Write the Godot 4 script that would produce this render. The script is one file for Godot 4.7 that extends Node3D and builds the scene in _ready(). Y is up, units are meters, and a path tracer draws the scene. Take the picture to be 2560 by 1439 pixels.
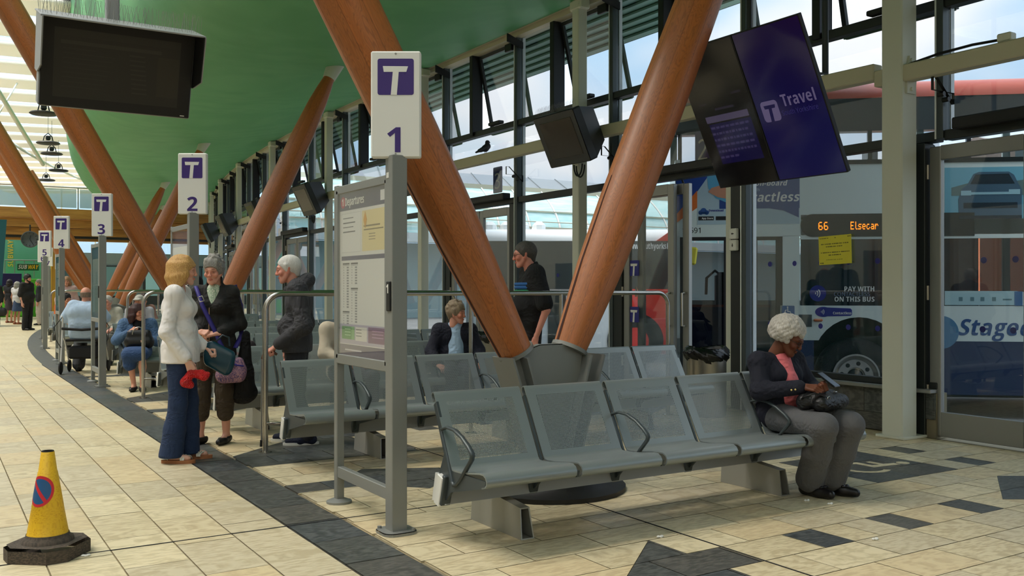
extends Node3D
# A bus station hall: timber V columns under a green soffit, perforated steel benches, gate signs, people waiting, buses behind the glass front.

var names := {}
var used := {}
var fonts := {}
var M := {}
var rng := RandomNumberGenerator.new()

func _ready() -> void:
	rng.seed = 7
	# camera
	var cam := Camera3D.new()
	cam.name = "camera"
	cam.position = Vector3(-7.79, 1.35, 5.1)
	cam.rotation_degrees = Vector3(0.0612, -32.0, 0)
	cam.fov = rad_to_deg(2.0 * atan(719.5 / 2340.0))
	cam.near = 0.05
	cam.far = 400.0
	add_child(cam)
	cam.current = true
	# sky and exposure
	var we := WorldEnvironment.new()
	we.name = "surroundings"
	var e := Environment.new()
	e.background_mode = Environment.BG_SKY
	var sky := Sky.new()
	var pm := PanoramaSkyMaterial.new()
	pm.panorama = sky_image()
	pm.energy_multiplier = 1.0
	sky.sky_material = pm
	e.sky = sky
	e.background_energy_multiplier = 1.0
	e.tonemap_mode = Environment.TONE_MAPPER_LINEAR
	e.tonemap_exposure = 2.35
	e.sdfgi_enabled = true
	e.ssao_enabled = true
	e.ssil_enabled = true
	we.environment = e
	add_child(we)
	# the sun, hazy behind thin cloud, high over the glazed roof
	var sun := DirectionalLight3D.new()
	sun.name = "sun"
	sun.light_color = Color(1.0, 0.96, 0.9)
	sun.light_energy = 1.0
	sun.light_angular_distance = 30.0
	sun.shadow_enabled = true
	sun.rotation_degrees = Vector3(-62, -118, 0)
	add_child(sun)
	materials()
	structure()
	floor_tiles()
	timber()
	gates()
	screens()
	outside()
	far_end()
	small_things()
	people()

# clouds and blue, brighter upwards as a thinly overcast sky is
func sky_image() -> ImageTexture:
	var f := FastNoiseLite.new()
	f.seed = 11
	f.frequency = 1.0
	f.fractal_octaves = 5
	var w := 768
	var h := 384
	var im := Image.create(w, h, false, Image.FORMAT_RGBF)
	for y in h:
		var el := PI * (0.5 - (y + 0.5) / h)
		for x in w:
			var az := TAU * x / w
			var d := Vector3(cos(el) * cos(az), sin(el), cos(el) * sin(az))
			var q := f.get_noise_3d(d.x * 2.2, d.y * 5.5, d.z * 2.2) * 0.5 + 0.5
			var cl := smoothstep(0.36, 0.66, q)
			var up := clampf(d.y, 0.0, 1.0)
			var k := 0.50 + 1.2 * up
			var c := Color(0.40, 0.66, 0.92).lerp(Color(0.95, 0.97, 1.0), cl * 0.85 + 0.1)
			im.set_pixel(x, y, Color(c.r * k, c.g * k, c.b * k))
	return ImageTexture.create_from_image(im)
# ---------------------------------------------------------------- helpers
# building coordinates: s runs along the glass front (away from the camera), w from the glass front into the hall, h up; world x = -w, y = h, z = -s
const BEND := 12.0
const RAD := 103.0

func W(s: float, w: float, h := 0.0) -> Vector3:
	if s <= BEND:
		return Vector3(-w, h, -s)
	var a := (s - BEND) / RAD
	return Vector3(-((RAD + w) * cos(a) - RAD), h, -(BEND + (RAD + w) * sin(a)))

func head(s: float) -> float:
	return 0.0 if s <= BEND else -(s - BEND) / RAD

# transform at a building point: local x points to the front (−w), local z points backwards (−s), local y up
func TB(s: float, w: float, h := 0.0, yaw := 0.0) -> Transform3D:
	return Transform3D(Basis(Vector3.UP, head(s) + yaw), W(s, w, h))

func numbered(called: String) -> String:
	if not names.has(called):
		names[called] = 0
		return called
	names[called] += 1
	return "%s_%03d" % [called, names[called]]

func meta(o: Node, label: String, category := "", group := "", kind := "") -> Node:
	if label: o.set_meta("label", label)
	if category: o.set_meta("category", category)
	if group: o.set_meta("group", group)
	if kind: o.set_meta("kind", kind)
	return o

func thing(called: String, label: String, category: String, xf := Transform3D(), group := "", kind := "") -> Node3D:
	var o := Node3D.new()
	o.name = numbered(called)
	o.transform = xf
	add_child(o, true)
	meta(o, label, category, group, kind)
	return o

func part(called: String, mesh: Mesh, m: Material, parent: Node = null, xf := Transform3D(), label := "") -> MeshInstance3D:
	var o := MeshInstance3D.new()
	o.mesh = mesh
	o.material_override = m
	o.transform = xf
	if parent == null:
		o.name = numbered(called)
		add_child(o, true)
	else:
		var k := "%d/%s" % [parent.get_instance_id(), called]
		used[k] = used.get(k, -1) + 1
		o.name = called if used[k] == 0 else "%s_%03d" % [called, used[k]]
		parent.add_child(o, true)
	if label: o.set_meta("label", label)
	return o

func copy_of(o: Node3D, xf: Transform3D, label := "", group := "") -> Node3D:
	var c: Node3D = o.duplicate()
	var base := String(o.name)
	if base.length() > 4 and base[-4] == "_" and base.right(3).is_valid_int(): base = base.left(-4)
	c.name = numbered(base)
	add_child(c, true)
	c.transform = xf
	if label: c.set_meta("label", label)
	if group: c.set_meta("group", group)
	return c

func C(r: float, g: float, b: float, a := 1.0) -> Color:
	return Color(r / 255.0, g / 255.0, b / 255.0, a)

func mat(c: Color, rough := 0.6, metal := 0.0) -> StandardMaterial3D:
	var m := StandardMaterial3D.new()
	m.albedo_color = c
	m.roughness = rough
	m.metallic = metal
	return m

func glassy(c: Color, a: float, rough := 0.02) -> StandardMaterial3D:
	var m := mat(Color(c.r, c.g, c.b, a), rough)
	m.transparency = BaseMaterial3D.TRANSPARENCY_ALPHA
	return m

func glow(c: Color, e := 1.0) -> StandardMaterial3D:
	var m := mat(Color.BLACK, 0.5)
	m.emission_enabled = true
	m.emission = c
	m.emission_energy_multiplier = e
	return m

func noise_tex(freq: float, a: Color, b: Color, seed_ := 1, oct := 4, size := 256, stretch := Vector2(1, 1), lo := 0.25, hi := 0.75) -> ImageTexture:
	var f := FastNoiseLite.new()
	f.seed = seed_
	f.frequency = 1.0
	f.fractal_octaves = oct
	var im := Image.create(size, size, false, Image.FORMAT_RGB8)
	for y in size:
		for x in size:
			# wraps on a torus
			var u := x * TAU / size
			var v := y * TAU / size
			var q := (f.get_noise_3d(cos(u) * freq * stretch.x + 7.0, sin(u) * freq * stretch.x, cos(v) * freq * stretch.y + 31.0 * sin(v) * 0.0 + sin(v) * freq * stretch.y * 1.7) * 0.5 + 0.5)
			im.set_pixel(x, y, a.lerp(b, smoothstep(lo, hi, q)))
	im.generate_mipmaps()
	return ImageTexture.create_from_image(im)

func tri(m: StandardMaterial3D, tex: Texture2D, scale: Vector3, world := true) -> StandardMaterial3D:
	m.albedo_texture = tex
	m.uv1_triplanar = true
	m.uv1_world_triplanar = world
	m.uv1_scale = scale
	return m

class MB:
	var v := PackedVector3Array()
	var n := PackedVector3Array()
	var uv := PackedVector2Array()
	var col := PackedColorArray()
	var ix := PackedInt32Array()
	var colored := false

	func vert(p: Vector3, nn: Vector3, t := Vector2.ZERO, c := Color.WHITE) -> int:
		v.append(p); n.append(nn); uv.append(t); col.append(c)
		return v.size() - 1

	# flat polygon given counter-clockwise as seen from its front
	func face(pts: Array, t: Array = []) -> MB:
		var nn := Vector3.ZERO
		for i in range(1, pts.size() - 1):
			nn += (pts[i] - pts[0]).cross(pts[i + 1] - pts[0])
		nn = nn.normalized()
		var s := v.size()
		for i in pts.size():
			vert(pts[i], nn, t[i] if t.size() else Vector2(pts[i].x, -pts[i].y))
		for i in range(1, pts.size() - 1):
			ix.append_array([s, s + i + 1, s + i])
		return self

	func box(c: Vector3, size: Vector3, bev := 0.0, b := Basis()) -> MB:
		var h := size * 0.5
		if bev <= 0.0:
			for ax in 3:
				for sg in [-1.0, 1.0]:
					var o := Vector3.ZERO; o[ax] = h[ax] * sg
					var p := Vector3.ZERO; p[(ax + 1) % 3] = h[(ax + 1) % 3]
					var q := Vector3.ZERO; q[(ax + 2) % 3] = h[(ax + 2) % 3] * sg
					face([c + b * (o - p - q), c + b * (o + p - q), c + b * (o + p + q), c + b * (o - p + q)], [Vector2(0, 1), Vector2(1, 1), Vector2(1, 0), Vector2(0, 0)])
			return self
		bev = minf(bev, minf(h.x, minf(h.y, h.z)) * 0.95)
		var k := h - Vector3(bev, bev, bev)
		for ax in 3:
			var a1 := (ax + 1) % 3
			var a2 := (ax + 2) % 3
			for sg in [-1.0, 1.0]:
				var o := Vector3.ZERO; o[ax] = h[ax] * sg
				var p := Vector3.ZERO; p[a1] = k[a1]
				var q := Vector3.ZERO; q[a2] = k[a2] * sg
				face([c + b * (o - p - q), c + b * (o + p - q), c + b * (o + p + q), c + b * (o - p + q)], [Vector2(0, 1), Vector2(1, 1), Vector2(1, 0), Vector2(0, 0)])
			# edges along ax
			for s1 in [-1.0, 1.0]:
				for s2 in [-1.0, 1.0]:
					var e1 := Vector3.ZERO; e1[a1] = h[a1] * s1; e1[a2] = k[a2] * s2
					var e2 := Vector3.ZERO; e2[a1] = k[a1] * s1; e2[a2] = h[a2] * s2
					var d := Vector3.ZERO; d[ax] = -k[ax] * s1 * s2
					face([c + b * (e1 - d), c + b * (e1 + d), c + b * (e2 + d), c + b * (e2 - d)])
		for sx in [-1.0, 1.0]:
			for sy in [-1.0, 1.0]:
				for sz in [-1.0, 1.0]:
					var px := c + b * Vector3(h.x * sx, k.y * sy, k.z * sz)
					var py := c + b * Vector3(k.x * sx, h.y * sy, k.z * sz)
					var pz := c + b * Vector3(k.x * sx, k.y * sy, h.z * sz)
					face([px, py, pz] if sx * sy * sz > 0 else [px, pz, py])
		return self

	# tube through points; radii a number or an array
	func tube(pts: Array, rad, sides := 10, caps := true, closed := false, flat := Vector2(1, 1)) -> MB:
		var m := pts.size()
		var tang := []
		for i in m:
			var a: Vector3 = pts[(i - 1 + m) % m] if closed or i > 0 else pts[i]
			var e: Vector3 = pts[(i + 1) % m] if closed or i < m - 1 else pts[i]
			tang.append((e - a).normalized())
		var up := Vector3.UP if absf(tang[0].y) < 0.9 else Vector3.RIGHT
		var x: Vector3 = up.cross(tang[0]).normalized()
		var s := v.size()
		var along := 0.0
		for i in m:
			if i > 0: along += pts[i].distance_to(pts[i - 1])
			x = (x - tang[i] * x.dot(tang[i])).normalized()
			var y: Vector3 = tang[i].cross(x)
			var r: float = rad[i] if rad is Array else rad
			for j in sides + 1:
				var a := TAU * j / sides
				var nn := x * cos(a) + y * sin(a)
				vert(pts[i] + x * cos(a) * r * flat.x + y * sin(a) * r * flat.y, nn, Vector2(float(j) / sides, along))
		var rows := m if closed else m - 1
		for i in rows:
			for j in sides:
				var a := s + i * (sides + 1) + j
				var e := s + ((i + 1) % m) * (sides + 1) + j
				ix.append_array([a, e, a + 1, a + 1, e, e + 1])
		if caps and not closed:
			for q in [0, m - 1]:
				var t: Vector3 = -tang[0] if q == 0 else tang[q]
				var c0 := vert(pts[q], t)
				var first := v.size()
				for j in sides:
					vert(v[s + q * (sides + 1) + j], t)
				for j in sides:
					var a := first + j
					var e := first + (j + 1) % sides
					if q == 0: ix.append_array([c0, a, e])
					else: ix.append_array([c0, e, a])
		return self

	func cyl(a: Vector3, b: Vector3, r: float, r2 := -1.0, sides := 14) -> MB:
		return tube([a, b], [r, r2 if r2 >= 0.0 else r], sides)

	# profile of (radius, height) turned round y
	func lathe(prof: Array, sides := 24, xf := Transform3D(), smooth := true) -> MB:
		var m := prof.size()
		for i in m - 1:
			var p: Vector2 = prof[i]
			var q: Vector2 = prof[i + 1]
			var d := (q - p).normalized()
			var np := Vector2(d.y, -d.x)
			var n0 := np
			var n1 := np
			if smooth:
				if i > 0:
					var e: Vector2 = (p - prof[i - 1]).normalized()
					if e.dot(d) > 0.5: n0 = (np + Vector2(e.y, -e.x)).normalized()
				if i < m - 2:
					var e2: Vector2 = (prof[i + 2] - q).normalized()
					if e2.dot(d) > 0.5: n1 = (np + Vector2(e2.y, -e2.x)).normalized()
			var s := v.size()
			for j in sides + 1:
				var a := TAU * j / sides
				var c := Vector3(cos(a), 0, sin(a))
				vert(xf * (c * p.x + Vector3.UP * p.y), (xf.basis * (c * n0.x + Vector3.UP * n0.y)).normalized(), Vector2(float(j) / sides, p.y))
				vert(xf * (c * q.x + Vector3.UP * q.y), (xf.basis * (c * n1.x + Vector3.UP * n1.y)).normalized(), Vector2(float(j) / sides, q.y))
			for j in sides:
				var a := s + j * 2
				ix.append_array([a, a + 2, a + 1, a + 1, a + 2, a + 3])
		return self

	# polygon in local xy pushed out along +z by depth
	func prism(poly: PackedVector2Array, depth: float, xf := Transform3D(), bev := 0.0) -> MB:
		var p := poly
		if Geometry2D.is_polygon_clockwise(p): p.reverse()
		# Godot calls clockwise in y-down; make it counter-clockwise in y-up
		var area := 0.0
		for i in p.size():
			var a := p[i]
			var b := p[(i + 1) % p.size()]
			area += a.x * b.y - b.x * a.y
		if area < 0.0: p.reverse()
		var t := Geometry2D.triangulate_polygon(p)
		var inner := p
		if bev > 0.0:
			var o := Geometry2D.offset_polygon(p, -bev)
			if o.size() == 1 and o[0].size() == p.size(): inner = o[0]
			else: bev = 0.0
		for side in 2:
			var z := depth if side == 0 else 0.0
			var s := v.size()
			var q := inner if side == 0 and bev > 0.0 else p
			if side == 0 and bev > 0.0: t = Geometry2D.triangulate_polygon(q)
			for i in q.size():
				vert(xf * Vector3(q[i].x, q[i].y, z), (xf.basis * Vector3(0, 0, 1.0 if side == 0 else -1.0)).normalized(), Vector2(q[i].x, -q[i].y))
			for i in range(0, t.size(), 3):
				var a: Vector2 = q[t[i]]
				var ccw := (q[t[i + 1]] - a).cross(q[t[i + 2]] - a) > 0.0
				if ccw == (side == 0): ix.append_array([s + t[i], s + t[i + 2], s + t[i + 1]])
				else: ix.append_array([s + t[i], s + t[i + 1], s + t[i + 2]])
			if side == 0 and bev > 0.0: t = Geometry2D.triangulate_polygon(p)
		for i in p.size():
			var a := p[i]
			var b := p[(i + 1) % p.size()]
			face([xf * Vector3(a.x, a.y, 0), xf * Vector3(b.x, b.y, 0), xf * Vector3(b.x, b.y, depth - bev), xf * Vector3(a.x, a.y, depth - bev)])
		return self

	# sheet swept: rows of points (all the same length), smooth
	func grid(rows: Array, closed_u := false, closed_v := false) -> MB:
		var s := v.size()
		var nr := rows.size()
		var nc: int = rows[0].size()
		for i in nr:
			for j in nc:
				var i0 := (i - 1 + nr) % nr if closed_v or i > 0 else i
				var i1 := (i + 1) % nr if closed_v or i < nr - 1 else i
				var j0 := (j - 1 + nc) % nc if closed_u or j > 0 else j
				var j1 := (j + 1) % nc if closed_u or j < nc - 1 else j
				var nn: Vector3 = (rows[i][j1] - rows[i][j0]).cross(rows[i1][j] - rows[i0][j]).normalized()
				vert(rows[i][j], nn, Vector2(float(j) / maxi(1, nc - 1), float(i) / maxi(1, nr - 1)))
		for i in (nr if closed_v else nr - 1):
			for j in (nc if closed_u else nc - 1):
				var a := s + i * nc + j
				var b := s + i * nc + (j + 1) % nc
				var c := s + ((i + 1) % nr) * nc + j
				var d := s + ((i + 1) % nr) * nc + (j + 1) % nc
				ix.append_array([a, c, b, b, c, d])
		return self

	func add(m: MB, xf := Transform3D()) -> MB:
		var s := v.size()
		for i in m.v.size():
			vert(xf * m.v[i], (xf.basis * m.n[i]).normalized(), m.uv[i], m.col[i])
		for i in m.ix: ix.append(s + i)
		colored = colored or m.colored
		return self

	func mesh() -> ArrayMesh:
		for i in range(0, ix.size(), 3):
			var p := v[ix[i]]
			if (v[ix[i + 1]] - p).cross(v[ix[i + 2]] - p).dot(n[ix[i]] + n[ix[i + 1]] + n[ix[i + 2]]) > 0.0:
				var k := ix[i + 1]
				ix[i + 1] = ix[i + 2]
				ix[i + 2] = k
		var a := []
		a.resize(Mesh.ARRAY_MAX)
		a[Mesh.ARRAY_VERTEX] = v
		a[Mesh.ARRAY_NORMAL] = n
		a[Mesh.ARRAY_TEX_UV] = uv
		if colored: a[Mesh.ARRAY_COLOR] = col
		a[Mesh.ARRAY_INDEX] = ix
		var m := ArrayMesh.new()
		m.add_surface_from_arrays(Mesh.PRIMITIVE_TRIANGLES, a)
		return m

func ellipsoid(b: MB, c: Vector3, r: Vector3, n := 12, basis := Basis()) -> MB:
	var rows := []
	for i in n + 1:
		var t := PI * i / n
		var row := []
		for j in n * 2:
			var f := TAU * j / (n * 2)
			row.append(c + basis * Vector3(r.x * sin(t) * cos(f), r.y * cos(t), r.z * sin(t) * sin(f)))
		rows.append(row)
	rows.reverse()
	return b.grid(rows, true)

func rrect(w: float, h: float, r: float, n := 4, c := Vector2.ZERO) -> PackedVector2Array:
	var p := PackedVector2Array()
	for q in [[1, 1, 0.0], [-1, 1, PI / 2], [-1, -1, PI], [1, -1, PI * 1.5]]:
		for i in n + 1:
			var a: float = q[2] + PI / 2 * i / n
			p.append(c + Vector2(q[0] * (w / 2 - r) + cos(a) * r, q[1] * (h / 2 - r) + sin(a) * r))
	return p

func circle(r: float, n := 24, c := Vector2.ZERO) -> PackedVector2Array:
	var p := PackedVector2Array()
	for i in n: p.append(c + Vector2(cos(TAU * i / n), sin(TAU * i / n)) * r)
	return p

func text(called: String, words: String, height: float, m: Material, parent: Node, xf: Transform3D, bold := false, stretch := 1.0, depth := 0.002, italic := 0.0) -> MeshInstance3D:
	var key := "b" if bold else "n"
	if not fonts.has(key):
		var f := SystemFont.new()
		f.font_names = PackedStringArray(["Droid Sans"])
		f.font_weight = 700 if bold else 400
		fonts[key] = f
	var t := TextMesh.new()
	t.text = words
	t.font = fonts[key]
	t.font_size = 48
	t.curve_step = 3.0
	t.pixel_size = height / 35.0
	t.depth = depth
	var b := Basis(Vector3(stretch, 0, 0), Vector3(italic, 1, 0), Vector3(0, 0, 1))
	var o := part(called, t, m, parent, xf * Transform3D(b, Vector3.ZERO))
	return o

func materials() -> void:
	M.steel = mat(C(140, 142, 138), 0.45, 0.35)          # grey painted post
	M.col = mat(C(214, 215, 200), 0.5)                    # sage grey column paint
	M.cream = mat(C(196, 190, 164), 0.55)                 # beige beam paint
	M.alu = mat(C(150, 150, 146), 0.4, 0.6)
	M.dark = mat(C(44, 48, 48), 0.45, 0.3)                # dark aluminium mullion
	M.slate = mat(C(70, 78, 80), 0.4, 0.3)
	M.black = mat(C(14, 14, 15), 0.5)
	M.rubber = mat(C(24, 24, 25), 0.8)
	M.white = mat(C(232, 231, 224), 0.5)
	M.chrome = mat(C(190, 186, 178), 0.22, 1.0)
	M.inox = mat(C(178, 172, 160), 0.3, 0.95)
	M.purple = mat(C(58, 34, 116), 0.5)
	M.navy = mat(C(34, 36, 132), 0.5)
	M.glass = glassy(C(34, 62, 64), 0.22, 0.0)
	M.green = mat(C(66, 132, 84), 0.55)
	M.green = tri(M.green, noise_tex(1.4, C(92, 166, 112), C(104, 176, 122), 4, 3, 128), Vector3(0.12, 0.12, 0.12))
	M.green.albedo_color = Color.WHITE
	M.canopy = mat(C(122, 160, 148), 0.6)
	M.darkgreen = mat(C(30, 62, 56), 0.6)
	# stone tiles: three tones of beige and two of slate
	M.tiles = []
	var tones := [[C(214, 200, 164), C(190, 174, 138)], [C(222, 208, 172), C(198, 184, 148)], [C(206, 194, 164), C(186, 172, 140)], [C(216, 198, 158), C(198, 178, 140)]]
	for i in 4:
		var t := noise_tex(2.2, tones[i][1], tones[i][0], 20 + i, 5, 256, Vector2(0.8, 2.2), 0.30, 0.62)
		var m := mat(Color.WHITE, 0.36)
		tri(m, t, Vector3(0.9, 0.9, 0.9))
		m.roughness_texture = noise_tex(3.0, Color(0.75, 0.75, 0.75), Color(1, 1, 1), 3, 3, 128)
		m.roughness = 0.5
		m.uv1_offset = Vector3(0.23 * i, 0, 0.37 * i)
		M.tiles.append(m)
	M.slates = []
	for i in 3:
		var t := noise_tex(2.6, [C(62, 64, 62), C(70, 70, 66), C(58, 62, 64)][i], [C(92, 94, 90), C(98, 96, 90), C(88, 92, 92)][i], 40 + i, 5, 256, Vector2(0.7, 2.4), 0.32, 0.68)
		var m := mat(Color.WHITE, 0.42)
		tri(m, t, Vector3(1.1, 1.1, 1.1))
		M.slates.append(m)
	M.grout = mat(C(128, 118, 94), 0.9)
	M.wood = mat(Color.WHITE, 0.42)
	M.wood.albedo_texture = wood_tex()
	M.wood.clearcoat_enabled = true
	M.wood.clearcoat = 0.25
	M.wood.clearcoat_roughness = 0.35
	M.slot = mat(C(58, 24, 14), 0.8)
	M.roofpanel = mat(C(238, 234, 224), 0.7)
	M.roofpanel.backlight_enabled = true
	M.roofpanel.backlight = Color(0.74, 0.72, 0.68)
	M.roofglass = glassy(C(225, 235, 240), 0.10, 0.0)

# varnished softwood: growth rings run along v
func wood_tex() -> ImageTexture:
	var f := FastNoiseLite.new()
	f.seed = 5
	f.frequency = 1.0
	f.fractal_octaves = 3
	var w := 512
	var h := 512
	var im := Image.create(w, h, false, Image.FORMAT_RGB8)
	var tones := [C(182, 104, 46), C(164, 92, 40), C(190, 112, 52), C(172, 98, 44), C(156, 88, 38), C(184, 108, 52), C(168, 98, 46), C(178, 100, 42)]
	for y in h:
		var v := TAU * y / h
		for x in w:
			var stave := int(x * 8.0 / w)
			var u := fmod(x * 8.0 / w, 1.0)
			var wob := f.get_noise_3d(cos(v) * 0.8 + stave * 9.0, sin(v) * 0.8, u * 1.2)
			var ring := sin((u * 9.0 + wob * 9.0 + stave * 1.7) * TAU)
			var fine := f.get_noise_3d(cos(v) * 5.0, sin(v) * 5.0, x * 0.35)
			var c: Color = tones[stave]
			c = c.darkened(0.13 * smoothstep(0.1, 0.95, ring)).lightened(0.05 * fine + 0.02)
			if u < 0.02: c = c.darkened(0.22)
			im.set_pixel(x, y, c)
	im.generate_mipmaps()
	return ImageTexture.create_from_image(im)

func structure() -> void:
	# ---- ground slab under the tiles
	var fl := thing("floor", "pale stone tiled floor of the waiting hall with dark slate bands", "floor", Transform3D(), "", "structure")
	M.floor_node = fl
	var b := MB.new()
	b.box(Vector3(-7.8, -0.16, -25), Vector3(16.2, 0.3, 96))
	part("screed", b.mesh(), M.grout, fl)
	# ---- shell out of view: hall side wall, end walls
	var sh := [["wall_left", Vector3(-16.2, 4.5, -25), Vector3(0.3, 9.6, 96)], ["wall_back", Vector3(-8, 4.5, 15.2), Vector3(16.6, 9.6, 0.3)], ["wall_right", Vector3(0.1, 2.7, 13.6), Vector3(0.3, 5.6, 3.3)]]
	for q in sh:
		b = MB.new()
		b.box(q[1], q[2])
		meta(part(q[0], b.mesh(), mat(C(214, 206, 190), 0.8)), "plain pale wall closing the hall", "wall", "", "structure")
	# ---- glazed roof of the hall: white cross beams with translucent panels between
	var roof := thing("ceiling", "bright translucent glazed roof with white cross beams over the concourse", "roof", Transform3D(), "", "structure")
	var beam := MB.new()
	beam.box(Vector3.ZERO, Vector3(11.4, 0.1, 1.35), 0.03)
	var bm := beam.mesh()
	var pan := MB.new()
	pan.box(Vector3.ZERO, Vector3(11.4, 0.03, 0.85))
	var pmesh := pan.mesh()
	for i in 34:
		var s := -12.0 + 2.2 * i
		part("roof_beam", bm, M.roofpanel, roof, TB(s, 10.6, 7.9))
		part("roof_pane", pmesh, M.roofglass, roof, TB(s + 1.1, 10.6, 7.98))
	b = MB.new()
	for i in 30:
		var s := -12.0 + 2.5 * i
		b.tube([W(s, 5.0, 7.9), W(s + 2.5, 5.0, 7.9)], 0.09, 8)
		b.tube([W(s, 8.5, 7.7), W(s + 2.5, 8.5, 7.7)], 0.06, 8)
	part("roof_tube", b.mesh(), M.white, roof)
	# ---- the green soffit over the bays
	var prof := [Vector2(0.16, 5.30), Vector2(0.9, 5.16), Vector2(1.8, 5.0), Vector2(2.8, 4.9), Vector2(3.7, 4.88), Vector2(4.2, 4.93), Vector2(4.62, 5.06), Vector2(4.9, 5.28), Vector2(5.06, 5.6), Vector2(5.14, 6.0), Vector2(5.18, 6.6), Vector2(5.19, 8.1)]
	var rows := []
	for i in 45:
		var s := -14.0 + 1.8 * i
		var row := []
		for p in prof:
			row.append(W(s, p.x, p.y))
		rows.append(row)
	b = MB.new()
	b.grid(rows)
	var sof := part("soffit", b.mesh(), M.green)
	meta(sof, "smooth green curved soffit swelling over the waiting bays", "soffit", "", "structure")
	# roof deck above it, so that no sky falls behind the soffit
	b = MB.new()
	rows = []
	for i in 45:
		var s := -14.0 + 1.8 * i
		rows.append([W(s, 0.0, 5.62), W(s, 5.42, 8.25), W(s, 5.42, 8.1), W(s, 0.2, 5.5)])
	b.grid(rows)
	meta(part("roof_deck", b.mesh(), M.dark), "roof deck above the green soffit", "roof", "", "structure")
	# marks on the soffit
	facade()

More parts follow.
